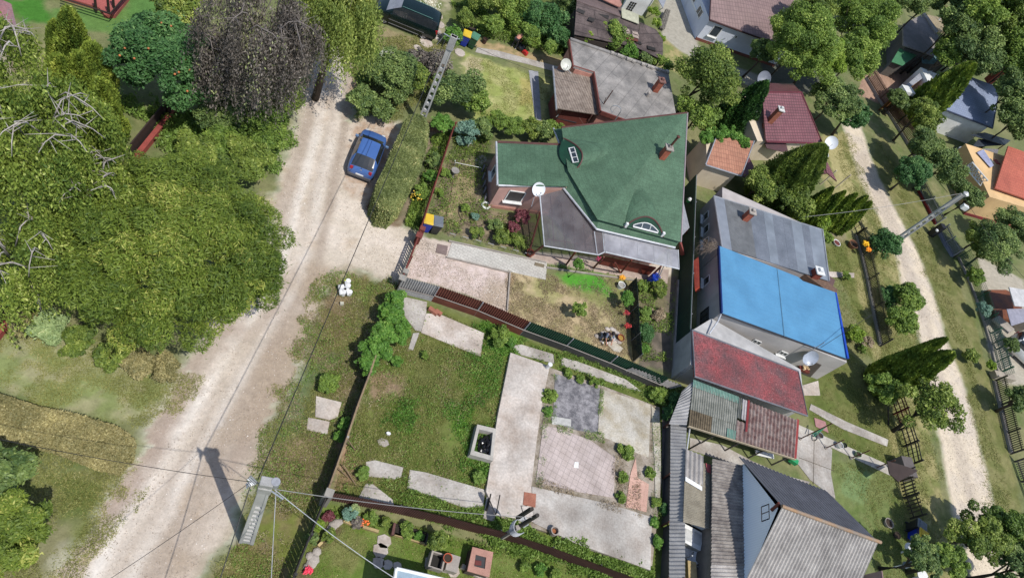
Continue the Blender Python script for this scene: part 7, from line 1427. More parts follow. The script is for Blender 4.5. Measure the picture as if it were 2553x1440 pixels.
def pot(name, label, px, py, r, h, m, cat='pot', z=0, n=16, fill=None, group=None):
    c = P(px, py, z); t = wthing(name, label, cat, c, group); MB().lathe([(0, .01), (r*.75, 0), (r, h), (r*1.06, h), (r*1.06, h-.03), (r*.9, h-.02), (r*.85, h*.35), (0, h*.35)], c, n=n).build('vessel', m, t, smooth=False)
    MB().lathe([(r*.86, h*.72), (0, h*.74)], c, n=n).build('filling', fill or mat('potting_soil', S(70, 56, 44), .95), t); return t
c = P(1618, 706); t = wthing('blue_barrel', 'bright blue plastic barrel under the drainpipes at the porch corner', 'barrel', c)
MB().lathe([(0, 0), (.28, 0), (.3, .1), (.31, .3), (.3, .32), (.31, .34), (.31, .6), (.3, .62), (.31, .64), (.3, .92), (.27, .95), (.27, .9), (0, .88)], c, n=24).build('body', mat('barrel_blue', S(32, 70, 190), .35, fine=.02), t, smooth=True)
MB().tube([c+Vector((.1, .1, .96)), P(1650, 655, 2.0)], .04, 8).build('pipe', GALV, t); MB().tube([c+Vector((.15, -.1, .96)), P(1656, 660, 2.0)], .03, 8).build('pipe', GUT, t)
pot('white_tub', 'white enamel tub on the lawn near the netting', 1544, 716, .24, .35, WHITE, 'tub', fill=mat('tub_in', S(180, 176, 166), .6))
pot('green_pot', 'bright green pot between the lawn and the netting', 1556, 738, .2, .3, mat('green_pot', S(70, 190, 110), .5), 'pot')
pot('terracotta_pot', 'terracotta pot at the foot of the corner porch post', 1318, 636, .25, .35, mat('terracotta', S(180, 96, 72), .8))
pot('orange_pot', 'orange pot with a dark mouth on the concrete basin', 1112, 1393, .2, .3, mat('orange_pot', S(230, 120, 84), .6), z=.45)
pot('white_planter_ring', 'white round planter with a red plant on the lawn right of the grey roof', 2083, 608, .32, .2, WHITE, 'planter', fill=mat('red_plant', S(120, 60, 56), .9, scale=9))
pot('brown_urn', 'pile of brown clay pots by the picket fence', 2120, 614, .4, .4, mat('clay', S(160, 112, 84), .8, scale=4), 'pots')
pot('black_drum', 'small rusty drum beside the upper garden path', 1206, 108, .18, .4, mat('rust_drum', S(86, 60, 50), .8), 'drum')
pot('grey_drum', 'grey upturned pot on the upper lawn edge', 1186, 213, .2, .25, mat('clay2', S(128, 110, 96), .8), 'pot')
pot('tree_stump', 'dark stump planter behind the upper bins', 1172, 72, .45, .35, BLKP, 'planter')
for i, q in enumerate(((1202, 424), (1203, 444), (1205, 462), (1206, 478), (1207, 496))):
    t = wthing('tyre_edging', 'painted half tyre set upright as edging under the shaded pink wall', 'tyre', P(*q), 'row of tyres at the pink wall'); MB().grid(lambda u, v: P(*q)+Vector((.06*math.sin(v*6.283), (.24+.07*math.cos(v*6.283))*math.cos(u*6.283), .16+(.24+.07*math.cos(v*6.283))*math.sin(u*6.283)*.9)), 20, 8).build('tyre', mat('grey_tyre', S(120, 120, 124), .7), t, smooth=True)
t = wthing('tyre_planter', 'white painted tyre with red flowers at the corner of the pink wall', 'tyre', P(1210, 514)); MB().grid(lambda u, v: P(1210, 514)+Vector(((.24+.07*math.cos(v*6.283))*math.cos(u*6.283), (.24+.07*math.cos(v*6.283))*math.sin(u*6.283), .09+.08*math.sin(v*6.283))), 20, 8).build('tyre', WHITE, t, smooth=True)
# patio set in the shade of the pink wall, garden post lamp and string
for i, q in enumerate(((1193, 405, 'grey star-shaped flagstone in the shade of the pink wall'), (1203, 396, 'pale flagstone beside the shaded star flagstone'))): tag(MB().lathe([(0, 0), (.34, 0), (.3, .05), (0, .06)], P(q[0], q[1]), n=6).build('flagstone', CONC), q[2], 'stone', 'shaded flagstones')
t = wthing('garden_ornament', 'pale round bird bath standing in the flower bed', 'bird bath', P(1128, 440)); MB().lathe([(.12, 0), (.05, .1), (.05, .5), (.26, .58), (.26, .62), (0, .58)], P(1128, 440), n=18).build('basin', mat('stone_grey', S(170, 164, 156), .8), t)
tag(MB().tube([P(1130, 450, .03), P(1124, 490, .03), P(1105, 566, .03)], .03, 5).build('bed_edging', WDR), 'thin pale edging strip through the flower bed', 'edging'); tag(MB().tube([P(1135, 405, .5), P(1200, 418, .5)], .015, 5).tube([P(1133, 412, 0), P(1135, 400, .6)], .03, 5).build('line_post', WHITE), 'white stake with a line running to the pink wall', 'stake')
t = wthing('garden_light', 'small white dome light near the pink wing corner', 'lamp', P(1166, 366)); MB().lathe([(.03, 0), (.03, .4), (.12, .42), (.1, .52), (0, .56)], P(1166, 366), n=12).build('lamp', WHITE, t)
# round bed
tag(MB().grid(lambda u, v: P(1178, 535)+Vector(((.9+.05*math.cos(v*6.283))*math.cos(u*6.283), (.9+.05*math.cos(v*6.283))*math.sin(u*6.283), .05*math.sin(v*6.283))), 30, 5).build('ring_edging', mat('soil_ring', S(110, 96, 80), .9)), 'low ring edging of the round flower bed', 'edging')
# rock garden with stones
rg = random.Random(9)
for i in range(22):
    a = rg.uniform(0, 6.28); d = rg.uniform(18, 34); x = 1522+math.cos(a)*d*1.05; y = 838+math.sin(a)*d*.75; r = rg.uniform(.1, .22)
    o = MB().grid(lambda u, v: P(x, y, .04)+Vector((r*math.cos(u*6.283)*math.sin(v*3.14), r*.8*math.sin(u*6.283)*math.sin(v*3.14), r*.55*math.cos(v*3.14)))*1, 7, 5).build('stone', PINKC if i % 3 else CONC)
    tag(o, 'pale stone of the rock garden on the dry lawn', 'stone', 'rock garden stones')
slab('flat_stone', 'flat beige stone slab below the rock garden', [(1515, 858), (1532, 850), (1554, 868), (1545, 878), (1530, 874)], .06, BEIGE, group=None)
pot('rock_garden_pot', 'brown pot with ochre flowers in the rock garden', 1543, 846, .22, .3, mat('terracotta', S(180, 96, 72)), fill=mat('ochre_bloom', S(190, 150, 70), .9, scale=12))
pot('white_pot', 'small white pot in the rock garden', 1526, 848, .14, .22, WHITE, fill=mat('white_gravel', S(220, 214, 206), .9))
# white pipework on the verge
t = wthing('white_pipework', 'bright white bent pipe assembly with capped stubs lying on the verge under the cable', 'pipework', P(858, 722)); WP = mat('bright_white', (.86, .86, .85), .5, fine=.0)
for k, (a, b, r_) in enumerate((((843, 715, .25), (858, 714, .3), .13), ((847, 716, .25), (852, 734, .25), .11), ((861, 700, .4), (868, 736, .25), .06), ((863, 716, .3), (855, 728, .25), .12), ((852, 714, .3), (849, 733, .2), .08))): MB().tube([P(*a), P(*b)], r_, 12).build('pipe', WP, t, smooth=True)
for a in ((866, 707), (866, 718), (870, 734), (854, 735), (861, 728)): MB().lathe([(0, 0), (.12, 0), (.13, .1), (.13, .32), (0, .33)], P(*a), n=16).build('capped_stub', WP, t)
MB().tube([P(861, 700, .4), P(860.5, 698, .45)], .05, 8).build('yellow_tip', mat('yellow_tip', S(230, 240, 90), .5), t); MB().lathe([(0, 0), (.06, 0), (.06, .03), (0, .03)], P(861, 720, .42), n=10).build('dark_valve', DARKIN, t)
tag(MB().box(P(852, 757, .1), (.18, .14, .2), .4).build('white_block', mat('cream_block', S(236, 232, 210), .8)), 'small cream block lying below the white pipework', 'block')
# lower garden: fire pit, basin, beds
t = wthing('brick_fire_pit', 'square pink-tiled barbecue pit with a dark grate in the bottom garden', 'barbecue', P(1180, 1420)); q = [P(1178, 1362, .75), P(1230, 1375, .75), P(1220, 1438, .75), P(1165, 1422, .75)]; cq = sum(q, Vector())/4
MB().prism([(cq.x+(v.x-cq.x)*.93, cq.y+(v.y-cq.y)*.93) for v in q], .0, .68).build('base', mat('pit_base', S(96, 80, 74), .9, scale=3), t)
h_ = [P(1186, 1381, .75), P(1212, 1388, .75), P(1209, 1417, .75), P(1182, 1410, .75)]
for i in range(4): MB().prism([(a.x, a.y) for a in (q[i], q[(i+1) % 4], h_[(i+1) % 4], h_[i])], .681, .75+.002*i).build('rim', mat('pit_top', S(206, 154, 136), .8, scale=2), t)
MB().prism([(v.x, v.y) for v in h_], .6, .70).build('grate', mat('charcoal', S(66, 64, 66), .7, scale=8), t); MB().box(P(1192, 1402, .73), (.3, .2, .03), .2).build('red_grille', mat('rust_red', S(120, 46, 40), .7), t); MB().box(P(1188, 1432, .12), (1.6, .2, .24), -.2).build('kerb', BEIGE, t)
t = wthing('concrete_basin', 'concrete wash basin on a slab beneath the bushy tree in the bottom garden', 'basin', P(1095, 1410))
MB().prism([(v.x, v.y) for v in (P(1060, 1390), P(1122, 1380), P(1124, 1405), P(1112, 1428), P(1058, 1412))], 0, .08).build('slab', GREYC, t); cb = P(1088, 1398, .4)
for dx, dy, sx, sy in ((-.3, 0, .08, .7), (.3, 0, .08, .7), (0, .32, .52, .06), (0, -.32, .52, .06)): MB().box(cb+Vector((dx, dy, -.1)), (sx, sy, .5), 0).build('side', CONC, t)
MB().box(cb+Vector((0, 0, -.2)), (.5, .56, .02)).build('water', DARKIN, t); MB().box(cb+Vector((.72, .1, -.1)), (.55, .7, .5)).build('block', CONC, t)
WB_ = mat('new_timber', S(206, 184, 132), .8, col2=S(176, 150, 104), scale=4)
for i, (a, b, lab) in enumerate((((855, 1298), (876, 1308), 'short yellow timber edging left of the grey mound plant'), ((903, 1314), (942, 1326), 'yellow timber edging beside the stepping stones'), ((982, 1332), (1062, 1357), 'long yellow timber edging of the vegetable box'), ((792, 1362), (802, 1352), 'pale block on the curved stone border'))):
    A_, B_ = P(*a), P(*b); d = B_-A_; tag(MB().box((A_+B_)/2+Vector((0, 0, .1)), (d.length, .12, .2), math.atan2(d.y, d.x)).build('timber_edging', WB_), lab, 'edging', 'timber bed edgings')
t = wthing('vegetable_box', 'dark soil box bed with brown board ends under the brown fence', 'raised bed', P(1025, 1335)); MB().prism([(v.x, v.y) for v in (P(986, 1304, .2), P(1066, 1326, .2), P(1062, 1352, .2), P(980, 1330, .2))], 0, .2).build('soil', mat('dark_soil', S(54, 46, 40), .95, scale=6), t)
MB().prism([(v.x, v.y) for v in (P(976, 1330, .35), P(982, 1302, .35), P(988, 1303, .35), P(982, 1333, .35))], 0, .35).build('end_board', DBRN, t); MB().prism([(v.x, v.y) for v in (P(1060, 1354, .3), P(1066, 1328, .3), P(1069, 1329, .3), P(1063, 1356, .3))], 0, .3).build('end_board', DARKB, t)
for i, q in enumerate(((957, 1349, .34), (948, 1372, .36), (943, 1402, .28), (966, 1407, .24), (1130, 1424, .3), (990, 1410, .2))):
    tag(MB().prism([(P(q[0], q[1]).x+q[2]*math.cos(a)*(1+.1*math.sin(3*a)), P(q[0], q[1]).y+q[2]*.9*math.sin(a)) for a in (np.arange(7)*.9)], 0, .05).build('stepping_stone', PINKC), ('round stepping stone at the end of the yellow edging', 'bright square stepping stone on the lower lawn', 'shaded stepping stone on the lower lawn', 'small shaded stepping stone', 'round stone beside the concrete basin', 'last shaded stepping stone near the glazed roof')[i], 'stone', 'stepping stones of the bottom garden')
for i, q in enumerate(((830, 1310, .22), (840, 1303, .2), (823, 1318, .18), (782, 1395, .26), (776, 1405, .24), (790, 1375, .2), (772, 1385, .18), (765, 1412, .16), (848, 1300, .15))):
    tag(MB().grid(lambda u, v: P(q[0], q[1], .05)+Vector((q[2]*math.cos(u*6.283)*math.sin(v*3.14), q[2]*math.sin(u*6.283)*math.sin(v*3.14), .1*math.cos(v*3.14))), 7, 5).build('border_stone', CONC), 'rounded grey stone of the curved border at the bottom left', 'stone', 'stones of the curved border')
tag(MB().box(P(1080, 775, .2), (.55, .22, .22), -.3).box(P(1093, 779, .2), (.4, .2, .2), -.3).build('red_brick', mat('loose_brick', S(184, 118, 96), .85)), 'broken red brick lying on the wide slab', 'brick')
for i, q in enumerate(((967, 1082, .12, 'white'), (955, 1103, .3, 'grey'))): tag(MB().prism([(P(q[0], q[1]).x+q[2]*math.cos(a), P(q[0], q[1]).y+q[2]*.7*math.sin(a)) for a in np.arange(6)*1.047], 0, .06+.1*(i == 0)).build('scrap_piece', WHITE if i == 0 else CONC), ('small white block on the weedy lawn', 'grey stone flake on the weedy lawn')[i], 'debris')
# sinks, dish and jumble between middle fence and shed
t = wthing('double_sink', 'white double sink unit standing outdoors between the fence and the shed', 'sink', P(1728, 1345)); cs = P(1726, 1338, .8)
MB().box(cs+Vector((.1, 0, -.45)), (1.1, .9, .8), -.15).build('cabinet', mat('sink_shade', S(190, 188, 180), .6), t); MB().box(cs, (1.15, .95, .08), -.15).build('top', WHITE, t, bevel=.02)
for s in (-.27, .27): MB().box(cs+Vector((s, 0, .045)), (.44, .6, .02), -.15).build('bowl', mat('bowl_shade', (.62, .62, .6), .4), t, bevel=.02)
MB().box(cs+Vector((.1, .62, .25)), (1.2, .06, .5), -.15).build('backsplash', WHITE, t)
dish('dismounted_dish', 'large pale dish lying among scrap beside the outdoor sink', P(1727, 1371, .5), (-.3, -.45, .85), .62, foot=P(1735, 1380, .02)); dish('dismounted_dish', 'smaller tilted dish below the large one in the scrap gap', P(1728, 1393, .4), (-.2, .4, .6), .35, foot=P(1738, 1402, .02))
t = wthing('scrap_pipe', 'long pale pipe lying across the scrap gap by the shed', 'pipe', P(1740, 1410)); MB().tube([P(1708, 1402, .6), P(1755, 1416, .6)], .03, 6).build('pipe', GALV, t)
slab('gap_floor', '', [(1708, 1300), (1775, 1320), (1775, 1500), (1708, 1500)], .02, mat('rosy_paving', S(110, 88, 86), .9, scale=2), kind='structure')
tag(MB().box(P(1715, 1425, .4), (.5, .9, .8), .1).build('timber_crate', WB_), 'light timber crate at the bottom of the scrap gap', 'crate')
# clothes line posts, reel, buckets, parasol, round tables
G9 = 'clothes line posts along the whitish path'
for i, (b, t_) in enumerate((((1993, 1094), (2076, 1058)), ((2057, 1117), (2104, 1095)), ((2120, 1142), (2168, 1120)), ((2184, 1165), (2230, 1142)))):
    B0, H_ = height_to(b, t_); t = wthing('line_post', ('clothes line post carrying the green reel', 'second clothes line post beside the white bucket', 'third clothes line post by the green bucket', 'last clothes line post near the gate canopy')[i], 'post', B0, G9); MB().tube([B0, B0+Vector((0, 0, H_))], .035, 8).build('post', RUSTY, t); MB().lathe([(0, 0), (.1, 0), (.1, .12), (0, .12)], B0, n=8).build('foot', CONC, t)
t = wthing('folding_trolley', 'green folding frame with a wheel leaning by the clothes line', 'frame', P(2034, 1090)); MB().tube([P(2025, 1082, .5), P(2058, 1064, 1.1), P(2060, 1062, 1.1), P(2028, 1088, .4)], .03, 6).build('frame', mat('green_tube', S(40, 150, 110), .5), t); MB().lathe([(.18, 0), (.2, .02), (.2, .08), (.18, .1)], P(2030, 1090, .2), (1, 0, 0), 16).build('wheel', BLKP, t)
pot('white_bucket', 'white bucket on the whitish path', 2088, 1112, .22, .28, WHITE, 'bucket', z=.06, fill=mat('tub_in', S(180, 176, 166))); pot('green_bucket', 'pale green bucket on the whitish path', 2134, 1134, .2, .26, mat('pale_green', S(150, 180, 130), .6), 'bucket', z=.06); pot('grey_bucket', 'grey bucket with a motor by the green frame', 2038, 1088, .2, .3, GALV, 'bucket', z=.06)
pot('dark_bush_pot', 'dark prickly plant pot next to the white bucket', 2100, 1112, .16, .25, BLKP, 'pot', z=.06, fill=mat('bush_dark', S(40, 52, 34), .9))
t = wthing('gate_canopy', 'dark small canopy and ivy over the side road gate', 'canopy', P(2220, 1165)); MB().sheet([P(2212, 1148, 1.9), P(2248, 1158, 2.0), P(2290, 1172, 1.9), P(2240, 1200, 1.8), P(2218, 1180, 1.8)], .06).build('roof', mat('dark_felt_brown', S(72, 58, 54), .9), t); MB().tube([P(2226, 1184), P(2226, 1184)+Vector((0, 0, 1.75))], .05, 6).build('post', BLKP, t)
G10 = 'round garden tables'
for i, q in enumerate(((2246, 1376, .42, 'white oval table in the lower right garden'), (2276, 1440, .4, 'white round table at the bottom edge of the lower right garden'))):
    c = P(q[0], q[1]); t = wthing('garden_table', q[3], 'table', c, G10); MB().lathe([(0, .68), (q[2], .68), (q[2], .72), (0, .73)], c, n=24).build('tabletop', WHITE, t); MB().tube([c, c+Vector((0, 0, .68))], .06, 8).build('leg', WHITE, t)
t = wthing('closed_parasol', 'folded grey-blue parasol lying on a white pole in the lower right garden', 'parasol', P(2222, 1414)); MB().tube([P(2222, 1414, .02), P(2244, 1408, .6), P(2282, 1402, 1.6)], .025, 6).build('pole', WHITE, t); MB().lathe([(.02, 0), (.2, .2), (.16, .5), (.05, 1.2), (.02, 1.25)], P(2248, 1409, .75), (P(2282, 1402, 1.6)-P(2248, 1409, .75)), 9).build('canopy', mat('slate_cloth', S(120, 134, 146), .8), t)
pot('stone_trough', 'grey stone ring planter on the lawn by the old picket fence', 2210, 1305, .3, .25, CONC, 'planter'); pot('brown_stump', 'small brown stump on the lower right lawn', 2232, 1335, .22, .2, mat('bark', S(104, 92, 80)), 'stump'); pot('red_lid_tin', 'small dull red tin next to the oval table', 2264, 1386, .2, .1, mat('dull_red', S(140, 64, 58), .7), 'tin')
t = wthing('stone_table', 'grey square stone table among the thujas', 'table', P(2040, 510)); MB().box(P(2032, 508, .7), (1.5, 1.1, .1), .7).build('tabletop', mat('stone_grey2', S(172, 172, 160), .9, scale=3), t); MB().box(P(2032, 508, .33), (.5, .5, .66), .7).build('leg', CONC, t)
t = wthing('gate_lamp_post', 'thin dark post with a white globe lamp at the wire gate', 'lamp post', P(2108, 535)); B0, H_ = height_to((2108, 535), (2130, 519)); MB().tube([B0, B0+Vector((0, 0, H_))], .04, 8).build('post', BLKP, t); MB().lathe([(0, -.08), (.07, -.05), (.09, 0), (.07, .05), (0, .08)], B0+Vector((0, 0, H_+.05)), n=12).build('globe', WHITE, t)
t = wthing('junk_bench', 'white basin and green crate under the patched lean-to edge', 'bench', P(1960, 1180)); MB().box(P(1906, 1132, .35), (1.3, .3, .06), .15).build('bench_top', WHITE, t); MB().box(P(1978, 1148, .4), (.5, .3, .3), -.3).build('green_crate', mat('green_crate', S(50, 180, 110), .5), t); MB().lathe([(0, .1), (.2, .1), (.26, .2), (.24, .2), (0, .12)], P(1870, 1106, .45), n=16).build('washbowl', mat('pale_teal', S(170, 200, 200), .5), t)
t = wthing('green_bucket_on_fence', 'green and white bucket hung on the dark green screen fence', 'bucket', P(1716, 510)); MB().lathe([(0, 0), (.12, 0), (.16, .26), (0, .26)], (18.7, 36.6, 1.0), n=14).build('bucket', mat('vivid_green', S(30, 150, 90), .5), t); MB().lathe([(0, .26), (.15, .26), (.1, .38), (0, .42)], (18.7, 36.6, 1.0), n=12).build('white_rag', WHITE, t)
t = wthing('dead_vine', 'dry leafless vine hanging from the grey house eave at the blue roof corner', 'vine', (20.2, 31.8, 0)); rg = random.Random(3); dv = MB()
for k in range(70):
    s = P(1782+rg.uniform(-8, 8), 612+rg.uniform(-10, 8), 2.8); p_ = [s]
    for j in range(4): p_.append(p_[-1]+Vector((rg.uniform(-.35, .05), rg.uniform(-.3, .2), rg.uniform(-.4, .12))))
    dv.tube(p_, .014, 4, .006)
dv.build('twigs', mat('dry_twig2', S(150, 134, 120), .9), t)
# ================= PEOPLE =================
SKIN = mat('skin', S(214, 156, 130), .6, fine=.02, scale=8)
def skin(name, pts_, edges, rad, m, par, sub=2, root=0):
    me = bpy.data.meshes.new(name); me.from_pydata([tuple(p) for p in pts_], edges, []); me.update(); o = bpy.data.objects.new(name, me); COL.objects.link(o); o.parent = par
    md = o.modifiers.new('skin', 'SKIN'); sl = me.skin_vertices[0].data if me.skin_vertices else None
    if sl is None:
        bpy.context.view_layer.objects.active = o; me.attributes; sl = me.skin_vertices[0].data
    for i, r_ in enumerate(rad): sl[i].radius = (r_, r_)
    sl[root].use_root = True; md.use_smooth_shade = True; s_ = o.modifiers.new('sub', 'SUBSURF'); s_.levels = s_.render_levels = sub; me.materials.append(m); return o
def person(label, loc, rz, J, shirt, trousers, hairm, shoe, shirt_keys=('sleeve',)):
    """J: joints in metres, x forward, y left"""
    t = thing('person', label, 'person', loc, rz)
    K = ['hip', 'waist', 'chest', 'neck', 'head', 'crown', 'shL', 'elL', 'wrL', 'haL', 'shR', 'elR', 'wrR', 'haR', 'hpL', 'knL', 'anL', 'toL', 'hpR', 'knR', 'anR', 'toR']
    V_ = {k: Vector(J[k]) for k in K}; R_ = dict(hip=.13, waist=.125, chest=.15, neck=.055, head=.088, crown=.085, shL=.07, elL=.042, wrL=.028, haL=.034, hpL=.095, knL=.06, anL=.038, toL=.035)
    for k in K:
        if k not in R_: R_[k] = R_[k[:-1]+'L']
    pts_ = [V_[k] for k in K]; ix = {k: i for i, k in enumerate(K)}; ed = [('hip', 'waist'), ('waist', 'chest'), ('chest', 'neck'), ('neck', 'head'), ('head', 'crown')]
    for s in 'LR': ed += [('chest', 'sh'+s), ('sh'+s, 'el'+s), ('el'+s, 'wr'+s), ('wr'+s, 'ha'+s), ('hip', 'hp'+s), ('hp'+s, 'kn'+s), ('kn'+s, 'an'+s), ('an'+s, 'to'+s)]
    rad = [R_[k] for k in K]; E_ = [(ix[a], ix[b]) for a, b in ed]
    for s in 'LR':      # five fingers, each of its own length, from the palm
        h, w_ = V_['ha'+s], V_['wr'+s]; d = (h-w_).normalized(); sd = d.cross(Vector((0, 0, 1))); sd = sd.normalized() if sd.length > .1 else Vector((0, 1, 0)); pb = ix['ha'+s]
        for q, (o_, l_) in enumerate(((-.03, .065), (-.01, .078), (.01, .072), (.03, .055))):
            a = len(pts_); pts_ += [h+d*.04+sd*o_, h+d*(.04+l_)+sd*o_*1.2+Vector((0, 0, -.02))]; rad += [.011, .008]; E_ += [(pb, a), (a, a+1)]
        a = len(pts_); pts_ += [h-d*.01-sd*.05, h+d*.03-sd*.075]; rad += [.012, .009]; E_ += [(pb, a), (a, a+1)]
    body = skin('body', pts_, E_, rad, SKIN, t)
    def cloth(nm, keys, edges, grow, m):
        kk = {k: i for i, k in enumerate(keys)}; return skin(nm, [V_[k] for k in keys], [(kk[a], kk[b]) for a, b in edges], [R_[k]+grow for k in keys], m, t)
    if shirt: cloth('shirt', ['waist', 'chest', 'shL', 'elL', 'shR', 'elR', 'hip'], [('hip', 'waist'), ('waist', 'chest'), ('chest', 'shL'), ('chest', 'shR'), ('shL', 'elL'), ('shR', 'elR')], .016, shirt)
    cloth('trousers', ['hip', 'hpL', 'knL', 'anL', 'hpR', 'knR', 'anR'], [('hip', 'hpL'), ('hpL', 'knL'), ('knL', 'anL'), ('hip', 'hpR'), ('hpR', 'knR'), ('knR', 'anR')], .022, trousers)
    for s in 'LR': a, b = V_['an'+s], V_['to'+s]; MB().tube([a-Vector((0, 0, .02)), a.lerp(b, .5), b], .05, 8, .04).build('shoe', shoe, t, smooth=True)
    hd, cr_ = V_['head'], V_['crown']; up_ = (cr_-hd).normalized(); fw_ = Vector(J['face']).normalized(); c0 = hd.lerp(cr_, .55)
    MB().grid(lambda u, v: c0-fw_*.02+up_*.02+(Vector((math.cos(u*6.283)*math.sin(v*1.9), math.sin(u*6.283)*math.sin(v*1.9), math.cos(v*1.9))).x*up_.orthogonal().normalized()+math.sin(u*6.283)*math.sin(v*1.9)*up_.cross(up_.orthogonal()).normalized()+math.cos(v*1.9)*up_)*.115, 16, 8).build('hair', hairm, t, smooth=True)
    f_ = c0+fw_*.095; sd = fw_.cross(up_).normalized()
    MB().lathe([(0, .03), (.016, 0), (.012, -.02)], f_-up_*.02, fw_, 6).build('nose', SKIN, t)
    for s in (-1, 1): MB().lathe([(0, .008), (.012, 0), (0, -.008)], f_+sd*.035*s-fw_*.008, fw_, 8).build('eye', DARKIN, t); MB().lathe([(0, .01), (.025, 0), (0, -.01)], c0+sd*.1*s, sd, 8).build('ear', SKIN, t)
    MB().box(f_-up_*.055-fw_*.006, (.045, .012, .01)).build('mouth', mat('lip', S(160, 90, 84), .5), t); return t
f0 = P(1279, 120); hd_ = P(1301, 86, 1.05); dirp = Vector((hd_.x-f0.x, hd_.y-f0.y, 0)); rp_ = math.atan2(dirp.y, dirp.x)
Jb = dict(hip=(0, 0, .88), waist=(.12, 0, 1.0), chest=(.38, 0, 1.12), neck=(.55, 0, 1.14), head=(.64, 0, 1.1), crown=(.72, 0, 1.16), face=(.5, 0, -.8), shL=(.42, .18, 1.1), elL=(.5, .22, .82), wrL=(.6, .16, .62), haL=(.63, .14, .54), shR=(.42, -.18, 1.1), elR=(.48, -.24, .82), wrR=(.56, -.2, .6), haR=(.58, -.19, .52), hpL=(0, .1, .84), knL=(.06, .13, .46), anL=(-.04, .14, .07), toL=(.14, .15, .04), hpR=(0, -.1, .84), knR=(.1, -.14, .47), anR=(.02, -.16, .07), toR=(.2, -.17, .04))
person('grey-haired person in a salmon shirt and dark shorts stooping over the upper garden border', (f0.x, f0.y, 0), rp_, Jb, mat('salmon_shirt', S(232, 158, 138), .85, col2=S(214, 138, 120), scale=5), mat('black_shorts', S(50, 50, 56), .85), mat('grey_hair', S(196, 190, 182), .8, scale=20), WHITE)
f0 = P(1508, 856); hd_ = P(1523, 822, .95); dirp = Vector((hd_.x-f0.x, hd_.y-f0.y, 0)); rp_ = math.atan2(-dirp.y, -dirp.x)
Jc = dict(hip=(-.3, 0, .42), waist=(-.26, 0, .56), chest=(-.14, 0, .8), neck=(-.06, 0, .94), head=(-.02, 0, 1.02), crown=(.01, 0, 1.12), face=(.8, 0, -.5), shL=(-.1, .19, .84), elL=(.08, .24, .62), wrL=(.26, .16, .5), haL=(.33, .13, .46), shR=(-.1, -.19, .84), elR=(.06, -.26, .62), wrR=(.24, -.2, .46), haR=(.31, -.18, .42), hpL=(-.28, .1, .4), knL=(.1, .14, .5), anL=(-.02, .13, .08), toL=(.16, .15, .04), hpR=(-.28, -.1, .4), knR=(.08, -.16, .48), anR=(-.04, -.14, .08), toR=(.14, -.16, .04))
person('dark-haired person in a blue-grey t-shirt and dark trousers crouching in the rock garden', (f0.x-math.cos(rp_)*.1, f0.y-math.sin(rp_)*.1, 0), rp_, Jc, mat('bluegrey_shirt', S(138, 150, 172), .85), mat('charcoal_trousers', S(60, 62, 68), .85), mat('dark_hair', S(40, 28, 24), .7, scale=20), WHITE)
t = wthing('rubbish_sack', 'black plastic sack on the dry border beside the stooping person', 'sack', P(1297, 124)); cK_ = P(1296, 125, 0); MB().grid(lambda u, v: cK_+Vector((math.cos(u*6.283)*math.sin(v*3.1)*.36, math.sin(u*6.283)*math.sin(v*3.1)*.32, .26-.26*math.cos(v*3.1)))*1+Vector((0, 0, .03*math.sin(u*40))), 20, 8).build('sack', mat('black_film', (.012, .012, .014)), t)
t = wthing('red_can', 'red plastic carrier lying against the black sack', 'can', P(1309, 132)); MB().box(P(1309, 131, .16), (.5, .26, .3), -.5).build('body', mat('vivid_red', S(226, 50, 50), .5), t, bevel=.05); MB().tube([P(1304, 127, .35), P(1307, 125, .45), P(1312, 130, .35)], .02, 6).build('handle', mat('vivid_red', S(226, 50, 50)), t)

# --- weeds and grass, nobody could count them ---
def carpet(name, poly, n, lm, size=.07, h=.12, patch=None, seed=1, asp=.22, up=.3, edge=None):
    p = np.array([[q.x, q.y] for q in (P(*a) for a in poly)]); rng = np.random.default_rng(seed); m = len(p); q = rng.uniform(p.min(0)-.4, p.max(0)+.4, (int(n*2.4), 2)); ins = np.zeros(len(q), bool); q0_ = q; q = q+np.column_stack([fbm(q[:, 0], q[:, 1], .9, 77)-.5, fbm(q[:, 0], q[:, 1], .9, 78)-.5])*(2.2 if edge is None else edge)+rng.normal(0, .12, q.shape)*(1 if edge is None else edge)
    for i in range(m):
        a, b = p[i], p[(i+1) % m]; ins ^= ((a[1] > q[:, 1]) != (b[1] > q[:, 1])) & (q[:, 0] < (b[0]-a[0])*(q[:, 1]-a[1])/(b[1]-a[1]+1e-12)+a[0])
    q = q0_[ins]
    for pl_ in SLABS:
        c_ = pl_.mean(0)
        if abs(c_[0]-q[:, 0].mean()) > 30: continue
        z_ = c_+(pl_-c_)*.97; hit = np.zeros(len(q), bool)
        for i in range(len(z_)):
            a, b = z_[i], z_[(i+1) % len(z_)]; hit ^= ((a[1] > q[:, 1]) != (b[1] > q[:, 1])) & (q[:, 0] < (b[0]-a[0])*(q[:, 1]-a[1])/(b[1]-a[1]+1e-12)+a[0])
        q = q[~hit | (rng.random(len(q)) < .04)]
    f = fbm(q[:, 0], q[:, 1], .9, seed+4)
    if patch is not None: q = q[f+rng.normal(0, .05, len(q)) > patch]
    q = q[:n]; k = len(q); hh_ = fbm(q[:, 0], q[:, 1], 1.6, seed+8)
    c = np.column_stack([q, rng.uniform(.01, 1, k)*h*hh_*1.6]); ax = unit(np.array([0, 0, up])+rng.normal(0, .55, (k, 3))); wv = unit(np.cross(ax, rng.normal(size=(k, 3)))); sz = size*rng.uniform(.5, 1.3, k)
    o = quads(name, c, ax, wv, sz, sz*asp, .5+(fbm(q[:, 0], q[:, 1], 2.5, seed+6)-.5)*1.3+rng.normal(0, .2, k), LM[lm]); o['kind'] = 'stuff'; return o
